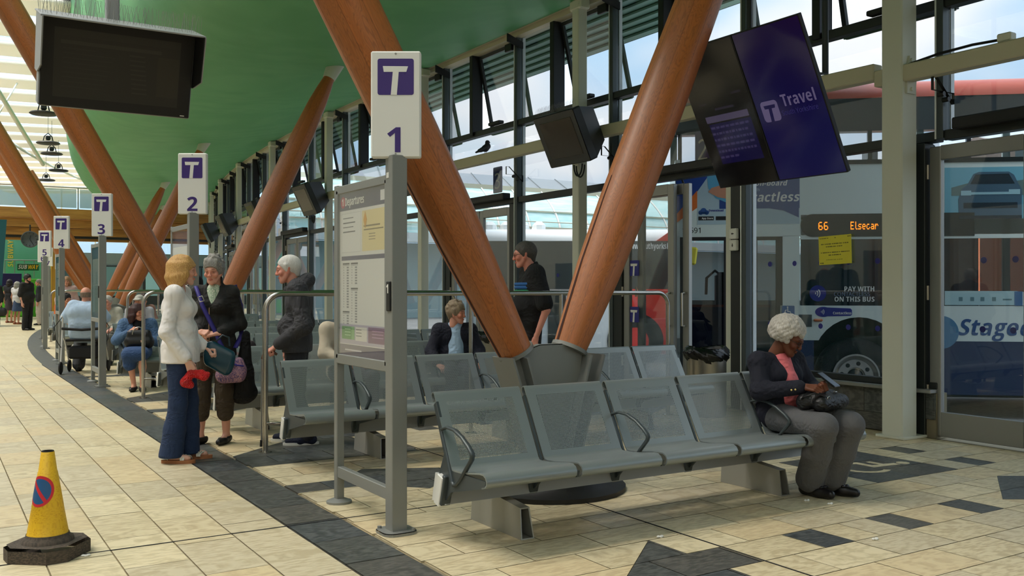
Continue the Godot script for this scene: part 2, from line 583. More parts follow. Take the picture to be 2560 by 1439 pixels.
func facade() -> void:
	var white_edge := mat(C(235, 240, 240), 0.4)
	# header beam in pale paint along the top, edge beam above the glass
	var b := MB.new()
	for i in range(-5, 24):
		var s0 := 2.38 * i
		var a := W(s0, 0.25, 5.36)
		var e := W(s0 + 2.38, 0.25, 5.36)
		b.box((a + e) * 0.5, Vector3(0.22, 0.13, a.distance_to(e) + 0.01), 0.0, Basis(Vector3.UP, head(s0 + 1.19)))
		b.box((W(s0, 0.02, 5.4) + W(s0 + 2.38, 0.02, 5.4)) * 0.5, Vector3(0.2, 0.34, 2.39), 0.0, Basis(Vector3.UP, head(s0 + 1.19)))
	meta(part("trim_1", b.mesh(), M.cream), "beige painted header beam along the top of the glass front", "beam", "", "structure")
	# one run of glass front between two mullions, local: x to outside, z backwards, built forwards (−z) from the mullion
	for i in range(-5, 23):
		var s0 := 2.38 * i
		var is_door := i % 2 != 0
		var win := thing("window_%d" % (i + 6), "glazed bay of dark aluminium framing, number %d along the front" % (i + 6), "window", TB(s0, 0.0, 0.0, 0.0 if s0 <= BEND else -1.19 / RAD), "", "structure")
		var f := MB.new()
		var low := 2.7 if i == 0 else 0.0
		f.box(Vector3(0, 2.65 + low * 0.5, 0), Vector3(0.16, 5.3 - low, 0.075), 0.006)
		part("mullion", f.mesh(), M.slate, win)
		f = MB.new()
		f.box(Vector3(-0.083, 2.65 + low * 0.5, -0.03), Vector3(0.008, 5.3 - low, 0.014))
		f.box(Vector3(0.05, 2.65 + low * 0.5, 0.045), Vector3(0.05, 5.3 - low, 0.012))
		part("mullion_edge", f.mesh(), white_edge, win)
		f = MB.new()
		f.box(Vector3(0, 4.6, -1.36), Vector3(0.2, 1.4, 0.1), 0.005)
		part("vent_post", f.mesh(), M.black, win)
		f = MB.new()
		f.box(Vector3(0, 3.92, -1.19), Vector3(0.12, 0.09, 2.3), 0.005)
		part("transom", f.mesh(), M.dark, win)
		f = MB.new()
		f.box(Vector3(0, 2.73, -1.19), Vector3(0.12, 0.09, 2.3), 0.005)
		part("transom", f.mesh(), M.dark, win)
		# upper panes: a fixed one and a sash hung at its top and pushed out at the foot
		f = MB.new()
		f.box(Vector3(0, 4.62, -1.86), Vector3(0.012, 1.32, 0.92))
		part("pane", f.mesh(), M.glass, win)
		var sash := MB.new()
		sash.box(Vector3(0, -0.66, 0.6), Vector3(0.05, 1.3, 0.055), 0.004)
		sash.box(Vector3(0, -0.66, -0.6), Vector3(0.05, 1.3, 0.055), 0.004)
		sash.box(Vector3(0, -0.03, 0), Vector3(0.05, 0.055, 1.2), 0.004)
		sash.box(Vector3(0, -1.29, 0), Vector3(0.05, 0.055, 1.2), 0.004)
		var sx := Transform3D(Basis(Vector3.BACK, 0.2 + 0.02 * (i % 3)), Vector3(0.03, 5.22, -0.68))
		var sn := part("sash", sash.mesh(), M.dark, win, sx)
		f = MB.new()
		f.box(Vector3(0, -0.66, 0), Vector3(0.01, 1.22, 1.16))
		part("pane", f.mesh(), M.glass, sn)
		f = MB.new()
		f.box(Vector3(-0.1, 3.99, -0.55), Vector3(0.1, 0.05, 0.34), 0.01)
		f.box(Vector3(-0.12, 5.1, -0.12), Vector3(0.05, 0.12, 0.2), 0.01)
		part("opener", f.mesh(), M.black, win)
		f = MB.new()
		f.box(Vector3(0, 3.33, -1.19), Vector3(0.012, 1.1, 2.28))
		part("pane", f.mesh(), M.glass, win)
		# bracket that ties the mullion to the beam
		f = MB.new()
		f.prism(PackedVector2Array([Vector2(0, 0), Vector2(0.3, 0), Vector2(0.3, -0.1), Vector2(0.05, 0.12), Vector2(0, 0.12)]), 0.03, Transform3D(Basis(), Vector3(-0.3, 3.1, 0.07)))
		f.cyl(Vector3(-0.15, 3.08, 0.1), Vector3(-0.15, 3.08, 0.04), 0.022)
		f.cyl(Vector3(-0.08, 3.04, 0.1), Vector3(-0.08, 3.04, 0.04), 0.022)
		f.prism(PackedVector2Array([Vector2(0, 0.08), Vector2(0.28, 0.0), Vector2(0.28, 0.1), Vector2(0, 0.2)]), 0.03, Transform3D(Basis(), Vector3(-0.28, 5.05, 0.07)))
		part("bracket", f.mesh(), M.black, win)
		if not is_door:
			f = MB.new()
			f.box(Vector3(0, 1.6, -1.19), Vector3(0.012, 2.2, 2.28))
			part("pane", f.mesh(), M.glass, win)
			f = MB.new()
			f.box(Vector3(-0.05, 0.425, -1.19), Vector3(0.2, 0.035, 2.3), 0.006)
			part("sill", f.mesh(), M.alu, win)
			f = MB.new()
			f.box(Vector3(0, 0.472, -1.19), Vector3(0.1, 0.06, 2.3), 0.006)
			part("bottom_rail", f.mesh(), M.dark, win)
			if i < 8:
				f = MB.new()
				f.box(Vector3(0.02, 0.2, -1.19), Vector3(0.16, 0.41, 2.3))
				part("kick_wall", f.mesh(), M.grout, win)
				var tl := MB.new()
				tl.box(Vector3.ZERO, Vector3(0.02, 0.236, 0.752), 0.003)
				var tm := tl.mesh()
				for k in 3:
					part("tile", tm, M.slates[k], win, Transform3D(Basis(), Vector3(-0.065, 0.286, -0.42 - 0.757 * k)))
				tl = MB.new()
				tl.box(Vector3.ZERO, Vector3(0.02, 0.16, 0.752), 0.003)
				tm = tl.mesh()
				for k in 3:
					part("tile", tm, M.slates[(k + 1) % 3], win, Transform3D(Basis(), Vector3(-0.065, 0.085, -0.72 - 0.757 * k + 0.2)))
			else:
				f = MB.new()
				f.box(Vector3(0.0, 0.2, -1.19), Vector3(0.16, 0.41, 2.3))
				part("kick_wall", f.mesh(), M.slates[0], win)
		else:
			# side lights and jambs; the leaves are made below
			f = MB.new()
			f.box(Vector3(0, 1.34, -0.12), Vector3(0.13, 2.68, 0.18), 0.006)
			if i != -1: f.box(Vector3(0, 1.34, -2.26), Vector3(0.13, 2.68, 0.18), 0.006)
			part("jamb", f.mesh(), M.dark, win)
			f = MB.new()
			f.box(Vector3(-0.12, 2.8, -1.19), Vector3(0.14, 0.1, 2.0), 0.01)
			part("door_gear", f.mesh(), M.black, win)
			var n := i + 6
			if i == -1:
				f = MB.new()
				f.box(Vector3(-0.02, 1.34, -2.6), Vector3(0.14, 2.68, 0.17), 0.006)
				part("jamb", f.mesh(), M.dark, win)
			var dr := thing("door_%d" % n, "grey aluminium framed glass door to bay %d" % ((i + 3) / 2), "door", TB(s0, 0.0, 0.0, 0.0 if s0 <= BEND else -1.19 / RAD), "", "structure")
			if i == 1:
				# this one stands open: its leaf has slid behind the other, a broad jamb shows
				door_leaf(dr, Vector3(0.09, 0, -2.0), 0.97, 0.0, -1.0)
				f = MB.new()
				f.box(Vector3(0.0, 1.33, -0.20), Vector3(0.1, 2.62, 0.2), 0.006)
				part("broad_jamb", f.mesh(), M.col, dr)
			else:
				door_leaf(dr, Vector3(0, 0, -0.52 if i == -1 else -0.22), 0.97, 0.0, 1.0)
			door_leaf(dr, Vector3(-0.01, 0, -2.5 if i == -1 else -2.16), 0.97, 0.0, -1.0)

func door_leaf(dr: Node3D, hinge: Vector3, w: float, open: float, side: float) -> void:
	var xf := Transform3D(Basis(Vector3.UP, open * side), hinge)
	var f := MB.new()
	for q in [[0.055, 1.33, 0.11, 2.62], [w - 0.055, 1.33, 0.11, 2.62]]:
		f.box(Vector3(0, q[1], -q[0] * side), Vector3(0.06, q[3], q[2]), 0.006)
	f.box(Vector3(0, 0.13, -w * 0.5 * side), Vector3(0.06, 0.22, w - 0.22), 0.004)
	f.box(Vector3(0, 2.58, -w * 0.5 * side), Vector3(0.06, 0.13, w - 0.22), 0.004)
	var lf := part("door_leaf", f.mesh(), M.alu, dr, xf)
	f = MB.new()
	f.box(Vector3(0, 1.38, -w * 0.5 * side), Vector3(0.012, 2.3, w - 0.2))
	part("pane", f.mesh(), M.glass, lf)
	f = MB.new()
	for h in [0.35, 1.25, 2.35]:
		f.cyl(Vector3(-0.04, h, 0.012 * side), Vector3(-0.04, h + 0.13, 0.012 * side), 0.014)
	part("hinge", f.mesh(), M.inox, lf)
	f = MB.new()
	f.tube([Vector3(-0.04, 0.9, (-w + 0.055) * side), Vector3(-0.09, 0.9, (-w + 0.055) * side), Vector3(-0.09, 1.3, (-w + 0.055) * side), Vector3(-0.04, 1.3, (-w + 0.055) * side)], 0.014, 8)
	part("handle", f.mesh(), M.inox, lf)

# ---------------------------------------------------------------- floor tiles
func floor_tiles() -> void:
	var fl: Node3D = M.floor_node
	var list := []   # [polygon in (w, s), dark?]
	var g := 0.0022
	# bays (w 0.1 .. 5.70): 0.45 long across, 0.30 deep, running bond; hall (w > 6.05): turned by a quarter
	var dark := dark_shapes()
	for r in range(-14, 60):
		var s0 := -0.92 + 0.3 * r
		if s0 > 13.5: continue
		var off := 0.0 if r % 2 == 0 else 0.235
		for k in range(-1, 13):
			var w0 := 0.29 + 0.47 * k - off + 0.0
			cut(list, Rect2(w0 + 0.0014, s0 + g * 0.8, 0.47 - 0.0028, 0.3 - 1.6 * g), Rect2(0.1, -6, 5.61 - 0.0, 40), dark)
	for r in range(0, 16):
		var w0 := 6.055 + 0.31 * r
		var off := 0.0 if r % 2 == 0 else 0.3
		for k in range(-8, 26):
			var s0 := -0.28 + 0.6 * k - off
			if s0 > 13.5: continue
			cut(list, Rect2(w0 + g, s0 + 0.0008, 0.31 - 2 * g, 0.6 - 0.0016), Rect2(6.05, -6, 5.0, 40), [])
	for k in range(-14, 32):
		var s0 := -0.32 + 0.45 * k
		if s0 > 13.5: continue
		list.append([PackedVector2Array([Vector2(5.724, s0 + g), Vector2(6.046, s0 + g), Vector2(6.046, s0 + 0.45 - g), Vector2(5.724, s0 + 0.45 - g)]), true])
	# the expansion joint: tiles do not cross w 4.26 before the column, nor s 0.1 left of it (cut by the dark strips below)
	var cam := Vector2(7.79, -5.1)
	var scored := []
	for q in list:
		var c := Vector2.ZERO
		for p in q[0]: c += p
		c /= q[0].size()
		var d := c - cam
		var Z: float = 0.848 * d.y - 0.53 * d.x
		var X: float = -0.53 * d.y - 0.848 * d.x
		if Z < 3.6: continue
		var u := X / Z
		if absf(u) > 0.60: continue
		scored.append([Z, q, c])
	scored.sort_custom(func(a, b): return a[0] < b[0])
	var merged := {}
	var n := 0
	for q in scored:
		var h := rng.randf_range(-0.0006, 0.0006)
		var b := MB.new()
		var poly := PackedVector2Array()
		for p in q[1][0]: poly.append(Vector2(p.x - q[2].x, p.y - q[2].y))
		# local x = w → world −x, local y = s → world −z, local z → up
		var xf := Transform3D(Basis(Vector3(-1, 0, 0), Vector3(0, 0, -1), Vector3(0, 1, 0)), Vector3(-q[2].x, -0.012 + h, -q[2].y))
		b.prism(poly, 0.012, Transform3D(), 0.0015)
		var m: Material = M.slates[n % 3] if q[1][1] else M.tiles[(n * 7 + int(q[2].x * 31.0)) % 4]
		if n < 300:
			part("tile", b.mesh(), m, fl, xf)
		else:
			if not merged.has(m): merged[m] = MB.new()
			merged[m].add(b, xf)
		n += 1
	for m in merged:
		var o := part("tile_field", merged[m].mesh(), m, fl)
		meta(o, "", "", "", "stuff")
	# beyond: the same floor as sheets that follow the bend
	var far := MB.new()
	var farb := MB.new()
	var band := MB.new()
	for i in 34:
		var s := 13.45 + 1.6 * i
		far.face([W(s, 0.1), W(s, 5.72), W(s + 1.6, 5.72), W(s + 1.6, 0.1)])
		farb.face([W(s, 6.05), W(s, 16.0), W(s + 1.6, 16.0), W(s + 1.6, 6.05)])
		for j in 4:
			band.face([W(s + 0.4 * j + 0.004, 5.725), W(s + 0.4 * j + 0.004, 6.045), W(s + 0.4 * j + 0.396, 6.045), W(s + 0.4 * j + 0.396, 5.725)])
	meta(part("tile_field", far.mesh(), M.tiles[1], fl), "", "", "", "stuff")
	meta(part("tile_field", farb.mesh(), M.tiles[0], fl), "", "", "", "stuff")
	meta(part("band_field", band.mesh(), M.slates[0], fl), "", "", "", "stuff")
	# movement joints: black rubber strips
	var j := MB.new()
	j.box(Vector3(-4.26, 0.0005, 2.9), Vector3(0.012, 0.003, 6.0))
	j.box(Vector3(-7.3, 0.0005, -0.1), Vector3(6.1, 0.003, 0.012))
	j.box(Vector3(-4.26, 0.0005, -5.0), Vector3(0.010, 0.003, 9.0))
	part("movement_joint", j.mesh(), M.rubber, fl)
	# access symbol set into the dark square
	var sy := MB.new()
	var o := Transform3D(Basis(Vector3(-1, 0, 0), Vector3(0, 0, -1), Vector3(0, 1, 0)), Vector3(-1.69, 0.0003, 0.48))
	# drawn with x along w (mirrored from the hall side) and y along s
	var turn := Transform3D(Basis(Vector3(0, 0, 1), PI / 2), Vector3.ZERO)
	var q := o * turn
	var ring := PackedVector2Array()
	for i in 19:
		var a := deg_to_rad(150 + 215.0 * i / 18)
		ring.append(Vector2(cos(a), sin(a)) * 0.2 + Vector2(-0.02, -0.1))
	for i in 19:
		var a := deg_to_rad(150 + 215.0 * (18 - i) / 18)
		ring.append(Vector2(cos(a), sin(a)) * 0.15 + Vector2(-0.02, -0.1))
	sy.prism(ring, 0.0012, q)
	sy.prism(circle(0.05, 16, Vector2(-0.06, 0.33)), 0.0012, q)
	sy.prism(PackedVector2Array([Vector2(-0.09, 0.26), Vector2(-0.03, 0.26), Vector2(-0.01, 0.16), Vector2(0.11, 0.16), Vector2(0.11, 0.11), Vector2(-0.01, 0.11), Vector2(0.0, 0.04), Vector2(0.14, 0.04), Vector2(0.2, -0.2), Vector2(0.28, -0.18), Vector2(0.28, -0.23), Vector2(0.16, -0.26), Vector2(0.1, -0.02), Vector2(-0.06, -0.02)]), 0.0012, q)
	part("access_symbol", sy.mesh(), M.tiles[1], fl)

# cut a tile by its field, then split it where dark shapes lie over it
func cut(list: Array, r: Rect2, field: Rect2, dark: Array) -> void:
	var c := r.intersection(field)
	if c.size.x < 0.03 or c.size.y < 0.03: return
	var left := [PackedVector2Array([c.position, Vector2(c.end.x, c.position.y), c.end, Vector2(c.position.x, c.end.y)])]
	for d in dark:
		var rest := []
		for p in left:
			for q in Geometry2D.intersect_polygons(p, d):
				if poly_area(q) > 0.002: list.append([q, true])
			for q in Geometry2D.clip_polygons(p, d):
				if poly_area(q) > 0.002 and not Geometry2D.is_polygon_clockwise(q): rest.append(q)
				elif poly_area(q) > 0.002: rest.append(q)
		left = rest
	for p in left: list.append([p, false])

func poly_area(p: PackedVector2Array) -> float:
	var a := 0.0
	for i in p.size(): a += p[i].cross(p[(i + 1) % p.size()])
	return absf(a) * 0.5

func dark_shapes() -> Array:
	var out := []
	# in (w, s); every gate repeats after 4.76
	for k in 3:
		var o := 4.76 * k
		# access square
		out.append(PackedVector2Array([Vector2(1.23, o - 0.92), Vector2(2.17, o - 0.92), Vector2(2.17, o - 0.02), Vector2(1.23, o - 0.02)]))
		# small half tiles in a ring round it
		for q in [[2.87, -1.82], [2.165, -1.82], [3.57, -1.82], [0.725, -0.92], [0.725, -0.32], [3.57, 0.28], [2.87, 0.28]]:
			out.append(PackedVector2Array([Vector2(q[0], o + q[1]), Vector2(q[0] + 0.235, o + q[1]), Vector2(q[0] + 0.235, o + q[1] + 0.3), Vector2(q[0], o + q[1] + 0.3)]))
		# the big stepped arrow towards the hall, and its mirror on the far side
		out.append(PackedVector2Array([Vector2(4.5, o - 1.22), Vector2(4.5, o - 1.52), Vector2(4.27, o - 1.52), Vector2(4.27, o - 1.82), Vector2(4.5, o - 1.82), Vector2(4.5, o - 2.12), Vector2(4.27, o - 2.12), Vector2(4.27, o - 2.8), Vector2(5.71, o - 2.8), Vector2(5.71, o - 2.27)]))
		out.append(PackedVector2Array([Vector2(5.71, o + 0.9), Vector2(5.71, o + 1.18), Vector2(5.3, o + 1.18), Vector2(5.02, o + 1.46), Vector2(4.5, o + 1.2), Vector2(4.5, o + 0.88), Vector2(4.9, o + 0.58), Vector2(5.2, o + 0.9)]))
		# diamond near the doors
		out.append(PackedVector2Array([Vector2(1.23, o - 1.22), Vector2(1.93, o - 1.67), Vector2(1.23, o - 2.12), Vector2(0.53, o - 1.67)]))
	return out

# ---------------------------------------------------------------- timber V columns
func timber() -> void:
	for k in 5:
		var s := 0.17 + 9.2 * k
		var xf := TB(s, 4.2, 0.0)
		var root := thing("timber_column", ["V-shaped pair of orange timber logs on grey steel foot behind the nearest bench", "second V of timber logs, its foot behind the two standing women", "third V of timber logs, beyond the gate 3 sign", "fourth V of timber logs, beyond the gate 4 sign", "farthest V of timber logs under the wooden bridge"][k], "column", xf, "timber V columns")
		# local: −x towards the hall (w grows), x towards the glass
		var foot := MB.new()
		foot.lathe([Vector2(0.0, 0.0), Vector2(0.52, 0.0), Vector2(0.52, 0.03), Vector2(0.40, 0.06), Vector2(0.34, 0.16), Vector2(0.0, 0.16)], 32)
		part("base_plate", foot.mesh(), M.black, root)
		var web := MB.new()
		web.prism(PackedVector2Array([Vector2(-0.07, 0.05), Vector2(0.07, 0.05), Vector2(0.24, 0.92), Vector2(0.13, 0.98), Vector2(-0.12, 0.98), Vector2(-0.36, 0.90)]), 0.05, Transform3D(Basis(), Vector3(0, 0, 0.02)), 0.006)
		for q in [[-0.06, -0.33], [0.06, 0.30]]:
			for o in [-0.055, 0.055]:
				var a := Vector3(q[0] + o * 0.8, 0.06, 0.03)
				var e := Vector3(q[1] + o, 0.9, 0.03)
				var d := (e - a).normalized()
				web.box((a + e) * 0.5, Vector3(0.014, a.distance_to(e), 0.26), 0.0, Basis(Quaternion(Vector3.UP, d)))
		part("gusset", web.mesh(), M.steel, root)
		for side in [-1.0, 1.0]:
			var lo := Vector3(-0.27, 0.93, 0) if side < 0 else Vector3(0.17, 0.94, 0)
			var hi := Vector3(-0.27 - 0.64 * 4.6, 0.93 + 4.6 * 1.15, 0) if side < 0 else Vector3(1.95, 4.78, 0)
			var d := (hi - lo).normalized()
			var ln := lo.distance_to(hi)
			var pts := []
			var rr := []
			for q in [[0.0, 0.115], [0.06, 0.135], [0.14, 0.16], [0.26, 0.176], [0.5, 0.18], [0.75, 0.168], [0.88, 0.145], [0.95, 0.115], [1.0, 0.085]]:
				pts.append(lo + d * ln * q[0])
				rr.append(q[1])
			if side < 0:
				rr = [0.115, 0.135, 0.16, 0.176, 0.18, 0.18, 0.176, 0.17, 0.16]
			var lg := MB.new()
			lg.tube(pts, rr, 32)
			for i in lg.uv.size(): lg.uv[i] = Vector2(lg.uv[i].x, lg.uv[i].y * 0.28 + 0.1 * k + (0.5 if side > 0 else 0.0))
			var log_node := part("timber_log", lg.mesh(), M.wood, root)
			# saw slot for the steel fin, and pale inlays
			var sl := MB.new()
			var nv := Vector3(-1, 0, 0)
			nv = (nv - d * nv.dot(d)).normalized()
			var q0 := [0.0, 0.06, 0.14, 0.26, 0.5, 0.75, 0.88, 0.95, 1.0]
			var srow := []
			for i in 32:
				var f := 0.004 + 0.0095 * i
				var r2 := 0.1
				for j in pts.size() - 1:
					if f >= q0[j] and f < q0[j + 1]: r2 = lerpf(rr[j], rr[j + 1], (f - q0[j]) / (q0[j + 1] - q0[j]))
				var c := lo + d * ln * f + nv * (r2 + 0.0015)
				var hw := lerpf(0.013, 0.005, i / 31.0)
				srow.append([c - Vector3(0, 0, hw), c + Vector3(0, 0, hw)])
			sl.grid(srow)
			part("saw_slot", sl.mesh(), M.slot, log_node)
			var ring := MB.new()
			ring.tube([lo - d * 0.012, lo + d * 0.014], 0.128, 28)
			part("collar", ring.mesh(), M.steel, log_node)
			if side > 0:
				ring = MB.new()
				ring.tube([hi - d * 0.02, hi + d * 0.35], [0.10, 0.15], 24)
				part("head_socket", ring.mesh(), M.col, log_node)

# ---------------------------------------------------------------- gates: signs, benches, rails
func poster_image(kind: int) -> ImageTexture:
	var w := 300
	var h := 430
	var im := Image.create(w, h, false, Image.FORMAT_RGB8)
	var r := RandomNumberGenerator.new()
	r.seed = 3 + kind
	if kind == 0:
		im.fill(C(222, 222, 216))
		im.fill_rect(Rect2i(0, 0, w, 46), C(48, 48, 84))
		im.fill_rect(Rect2i(262, 10, 26, 26), C(228, 228, 226))
		im.fill_rect(Rect2i(12, 54, 128, 104), C(190, 190, 188))
		im.fill_rect(Rect2i(13, 55, 126, 102), C(226, 226, 220))
		for i in 4:
			im.fill_rect(Rect2i(22, 66 + i * 12, 70 + 12 * (i % 2), 2 + i % 2), C(60, 60, 66))
		im.fill_rect(Rect2i(150, 54, 140, 104), C(228, 212, 150))
		im.fill_rect(Rect2i(160, 92, 100, 4), C(120, 104, 60))
		im.fill_rect(Rect2i(160, 102, 120, 3), C(120, 104, 60))
		for i in 3: im.fill_rect(Rect2i(192, 114 + i * 7, 40, 2), C(130, 116, 80))
		im.fill_rect(Rect2i(12, 168, 282, 11), C(56, 48, 92))
		for cidx in 2:
			var x0 := 20 + cidx * 56
			for q in 2:
				var y0 := 186 + (0 if q == 0 else (128 if cidx == 0 else 66))
				im.fill_rect(Rect2i(x0, y0, 46, 4), C(40, 40, 48))
				im.fill_rect(Rect2i(x0, y0 + 6, 46, 1), C(80, 80, 84))
				var rows: int = [[16, 6], [7, 12]][cidx][q]
				for i in rows:
					im.fill_rect(Rect2i(x0 + 4, y0 + 10 + i * 7, 5, 3), C(150, 150, 150))
					im.fill_rect(Rect2i(x0 + 27, y0 + 10 + i * 7, 14, 4), C(120, 120, 124))
		im.fill_rect(Rect2i(0, 348, w, 52), C(176, 168, 188))
		im.fill_rect(Rect2i(14, 354, 86, 34), C(66, 142, 60))
		im.fill_rect(Rect2i(80, 354, 20, 34), C(120, 176, 110))
		im.fill_rect(Rect2i(106, 354, 74, 36), C(222, 218, 210))
		im.fill_rect(Rect2i(188, 352, 100, 40), C(116, 62, 112))
		for i in 3:
			im.fill_rect(Rect2i(34, 360 + i * 8, 40, 2), C(190, 220, 180))
			im.fill_rect(Rect2i(110, 360 + i * 8, 36, 2), C(110, 110, 110))
			im.fill_rect(Rect2i(212, 360 + i * 8, 68, 2), C(190, 150, 190))
		im.fill_rect(Rect2i(0, 402, w, 28), C(78, 68, 104))
		im.fill_rect(Rect2i(36, 414, 110, 4), C(190, 186, 200))
	else:
		for y in h:
			for x in w:
				im.set_pixel(x, y, C(206, 196, 170).lerp(C(168, 172, 176), clampf(y / 300.0, 0, 1)))
		im.fill_rect(Rect2i(0, 0, w, 70), C(74, 62, 104))
		var st := C(150, 146, 136)
		im.fill_rect(Rect2i(90, 230, 130, 200), st)
		im.fill_rect(Rect2i(128, 150, 54, 90), st.darkened(0.08))
		im.fill_rect(Rect2i(150, 100, 8, 60), st.darkened(0.2))
		for i in 5:
			for j in 6:
				im.fill_rect(Rect2i(98 + 24 * i, 250 + 28 * j, 10, 16), C(92, 94, 98))
		im.fill_rect(Rect2i(84, 226, 142, 8), C(196, 190, 176))
		im.fill_rect(Rect2i(0, 400, w, 30), C(120, 110, 130))
	im.generate_mipmaps()
	return ImageTexture.create_from_image(im)

func tee(root: Node, xf: Transform3D, size: float, mp: Material, mw: Material) -> void:
	var b := MB.new()
	b.prism(rrect(size, size, size * 0.06), 0.0016, xf)
	var sq := part("logo_panel", b.mesh(), mp, root)
	b = MB.new()
	var k := size / 268.0
	var bar := PackedVector2Array([Vector2(-95, 79), Vector2(92, 77), Vector2(79, 36), Vector2(23, 36), Vector2(9, -134), Vector2(-36, -134), Vector2(-21, 36), Vector2(-88, 36)])
	# the T leans to the right: foot left of its bar
	for i in bar.size(): bar[i] *= k
	bar[4].x = 9 * k
	b.prism(bar, 0.0028, xf)
	part("logo_letter", b.mesh(), mw, sq)

func gates() -> void:
	perforated()
	var ord := ["nearest", "second", "third", "fourth", "fifth", "sixth", "seventh", "eighth", "ninth"]
	var print0 := mat(Color.WHITE, 0.3)
	print0.albedo_texture = poster_image(0)
	var print1 := mat(Color.WHITE, 0.3)
	print1.albedo_texture = poster_image(1)
	var fw := MB.new()
	fw.box(Vector3.ZERO, Vector3(0.276, 0.59, 0.055), 0.008)
	var face_mesh := fw.mesh()
	var post := MB.new()
	post.box(Vector3(0, 1.045, 0), Vector3(0.092, 2.09, 0.092), 0.004)
	var post_mesh := post.mesh()
	var red := mat(C(176, 34, 70), 0.5)
	var ws := [5.58, 5.60, 5.74, 5.74, 5.72, 5.7, 5.7, 5.7, 5.7]
	for k in 9:
		var s: float = -0.35 + 4.6 * k
		var root := thing("gate_sign", "tall grey gate post with white number %d sign and notice case, %s along the bays" % [k + 1, ord[k]], "sign", TB(s, ws[k]), "gate signs")
		part("post", post_mesh, M.steel, root)
		var b := MB.new()
		b.prism(rrect(0.2, 0.2, 0.06), 0.018, Transform3D(Basis(Vector3.RIGHT, -PI / 2), Vector3.ZERO), 0.004)
		for q in [Vector2(0.07, 0.07), Vector2(-0.07, -0.07), Vector2(0.07, -0.07)]:
			b.cyl(Vector3(q.x, 0.015, q.y), Vector3(q.x, 0.03, q.y), 0.012, -1, 6)
		part("base_plate", b.mesh(), M.steel, root)
		# sign box faces down the hall towards whoever walks up
		var yaw := deg_to_rad(-32.0) - head(s)
		var sg := Transform3D(Basis(Vector3.UP, yaw), Vector3(0, 2.37, 0.0))
		var bx := part("sign_box", face_mesh, M.white, root, sg)
		tee(bx, Transform3D(Basis(), Vector3(0.0, 0.152, 0.0275)), 0.2, M.purple, M.white)
		text("number", str(k + 1), 0.138, M.purple, bx, Transform3D(Basis(), Vector3(0, -0.2, 0.028)), true, 1.1)
		b = MB.new()
		for h in [-0.275, 0.28]: b.cyl(Vector3(0, h, 0.027), Vector3(0, h, 0.0295), 0.006, -1, 8)
		part("screw", b.mesh(), M.alu, bx)
		# small leg further on, rails and the notice case between
		b = MB.new()
		b.box(Vector3(0, 1.0, -0.85), Vector3(0.05, 2.0, 0.05), 0.004)
		part("leg", b.mesh(), M.steel, root)
		b = MB.new()
		b.lathe([Vector2(0, 0), Vector2(0.08, 0), Vector2(0.08, 0.014), Vector2(0.04, 0.03), Vector2(0, 0.03)], 16, Transform3D(Basis(), Vector3(0, 0, -0.85)))
		part("foot_plate", b.mesh(), M.steel, root)
		b = MB.new()
		b.box(Vector3(0, 0.2, -0.44), Vector3(0.04, 0.07, 0.8), 0.004)
		part("lower_rail", b.mesh(), M.steel, root)
		b = MB.new()
		b.box(Vector3(0, 0.915, -0.435), Vector3(0.06, 0.06, 0.79), 0.004)
		b.box(Vector3(0, 1.965, -0.435), Vector3(0.06, 0.05, 0.79), 0.004)
		b.box(Vector3(0, 1.44, -0.07), Vector3(0.06, 1.05, 0.05), 0.004)
		b.box(Vector3(0, 1.44, -0.815), Vector3(0.06, 1.05, 0.03), 0.004)
		b.box(Vector3(0.022, 1.44, -0.45), Vector3(0.01, 1.05, 0.75))
		part("notice_case", b.mesh(), M.steel, root)
		b = MB.new()
		b.face([Vector3(-0.014, 0.945, -0.80), Vector3(-0.014, 0.945, -0.095), Vector3(-0.014, 1.94, -0.095), Vector3(-0.014, 1.94, -0.80)], [Vector2(0, 1), Vector2(1, 1), Vector2(1, 0), Vector2(0, 0)])
		var p := part("poster", b.mesh(), print0 if k == 0 or k > 2 else print1, root)
		b = MB.new()
		b.box(Vector3(-0.024, 1.44, -0.448), Vector3(0.004, 1.0, 0.71))
		part("cover_glass", b.mesh(), glassy(C(120, 130, 130), 0.05, 0.0), root)
		if k == 0:
			var tx := Transform3D(Basis(Vector3.UP, -PI / 2), Vector3(-0.016, 1.885, -0.565))
			text("heading", "Departures", 0.05, M.white, p, tx, true, 0.8, 0.001)
			b = MB.new()
			b.prism(circle(0.036, 20), 0.001, Transform3D(Basis(Vector3.UP, -PI / 2), Vector3(-0.015, 1.885, -0.745)))
			part("stand_badge", b.mesh(), red, p)
			text("badge_number", "1", 0.045, M.white, p, Transform3D(Basis(Vector3.UP, -PI / 2), Vector3(-0.017, 1.885, -0.745)), true, 1.0, 0.001)
			b = MB.new()
			b.prism(PackedVector2Array([Vector2(0, 0.05), Vector2(0.025, 0), Vector2(0, -0.05), Vector2(-0.025, 0)]), 0.001, Transform3D(Basis(Vector3.UP, -PI / 2), Vector3(-0.015, 1.76, -0.40)))
			part("warning_diamond", b.mesh(), mat(C(220, 160, 40), 0.5), p)
			b = MB.new()
			b.box(Vector3(-0.05, 1.31, 0.01), Vector3(0.012, 0.165, 0.05), 0.004)
			var tag := part("number_tag", b.mesh(), M.black, root)
			text("tag_number", "1", 0.05, M.white, tag, Transform3D(Basis(Vector3.UP, -PI / 2), Vector3(-0.057, 1.35, 0.008)), true, 1.0, 0.001)
			b = MB.new()
			b.box(Vector3(-0.047, 1.98, -0.01), Vector3(0.004, 0.03, 0.03))
			part("sticker", b.mesh(), M.white, root)
		else:
			b = MB.new()
			b.box(Vector3(-0.05, 1.31, 0.01), Vector3(0.012, 0.165, 0.05), 0.004)
			part("number_tag", b.mesh(), M.black, root)
		# the signs past the fifth stand half hidden; they keep the same build
	rails()
	benches()

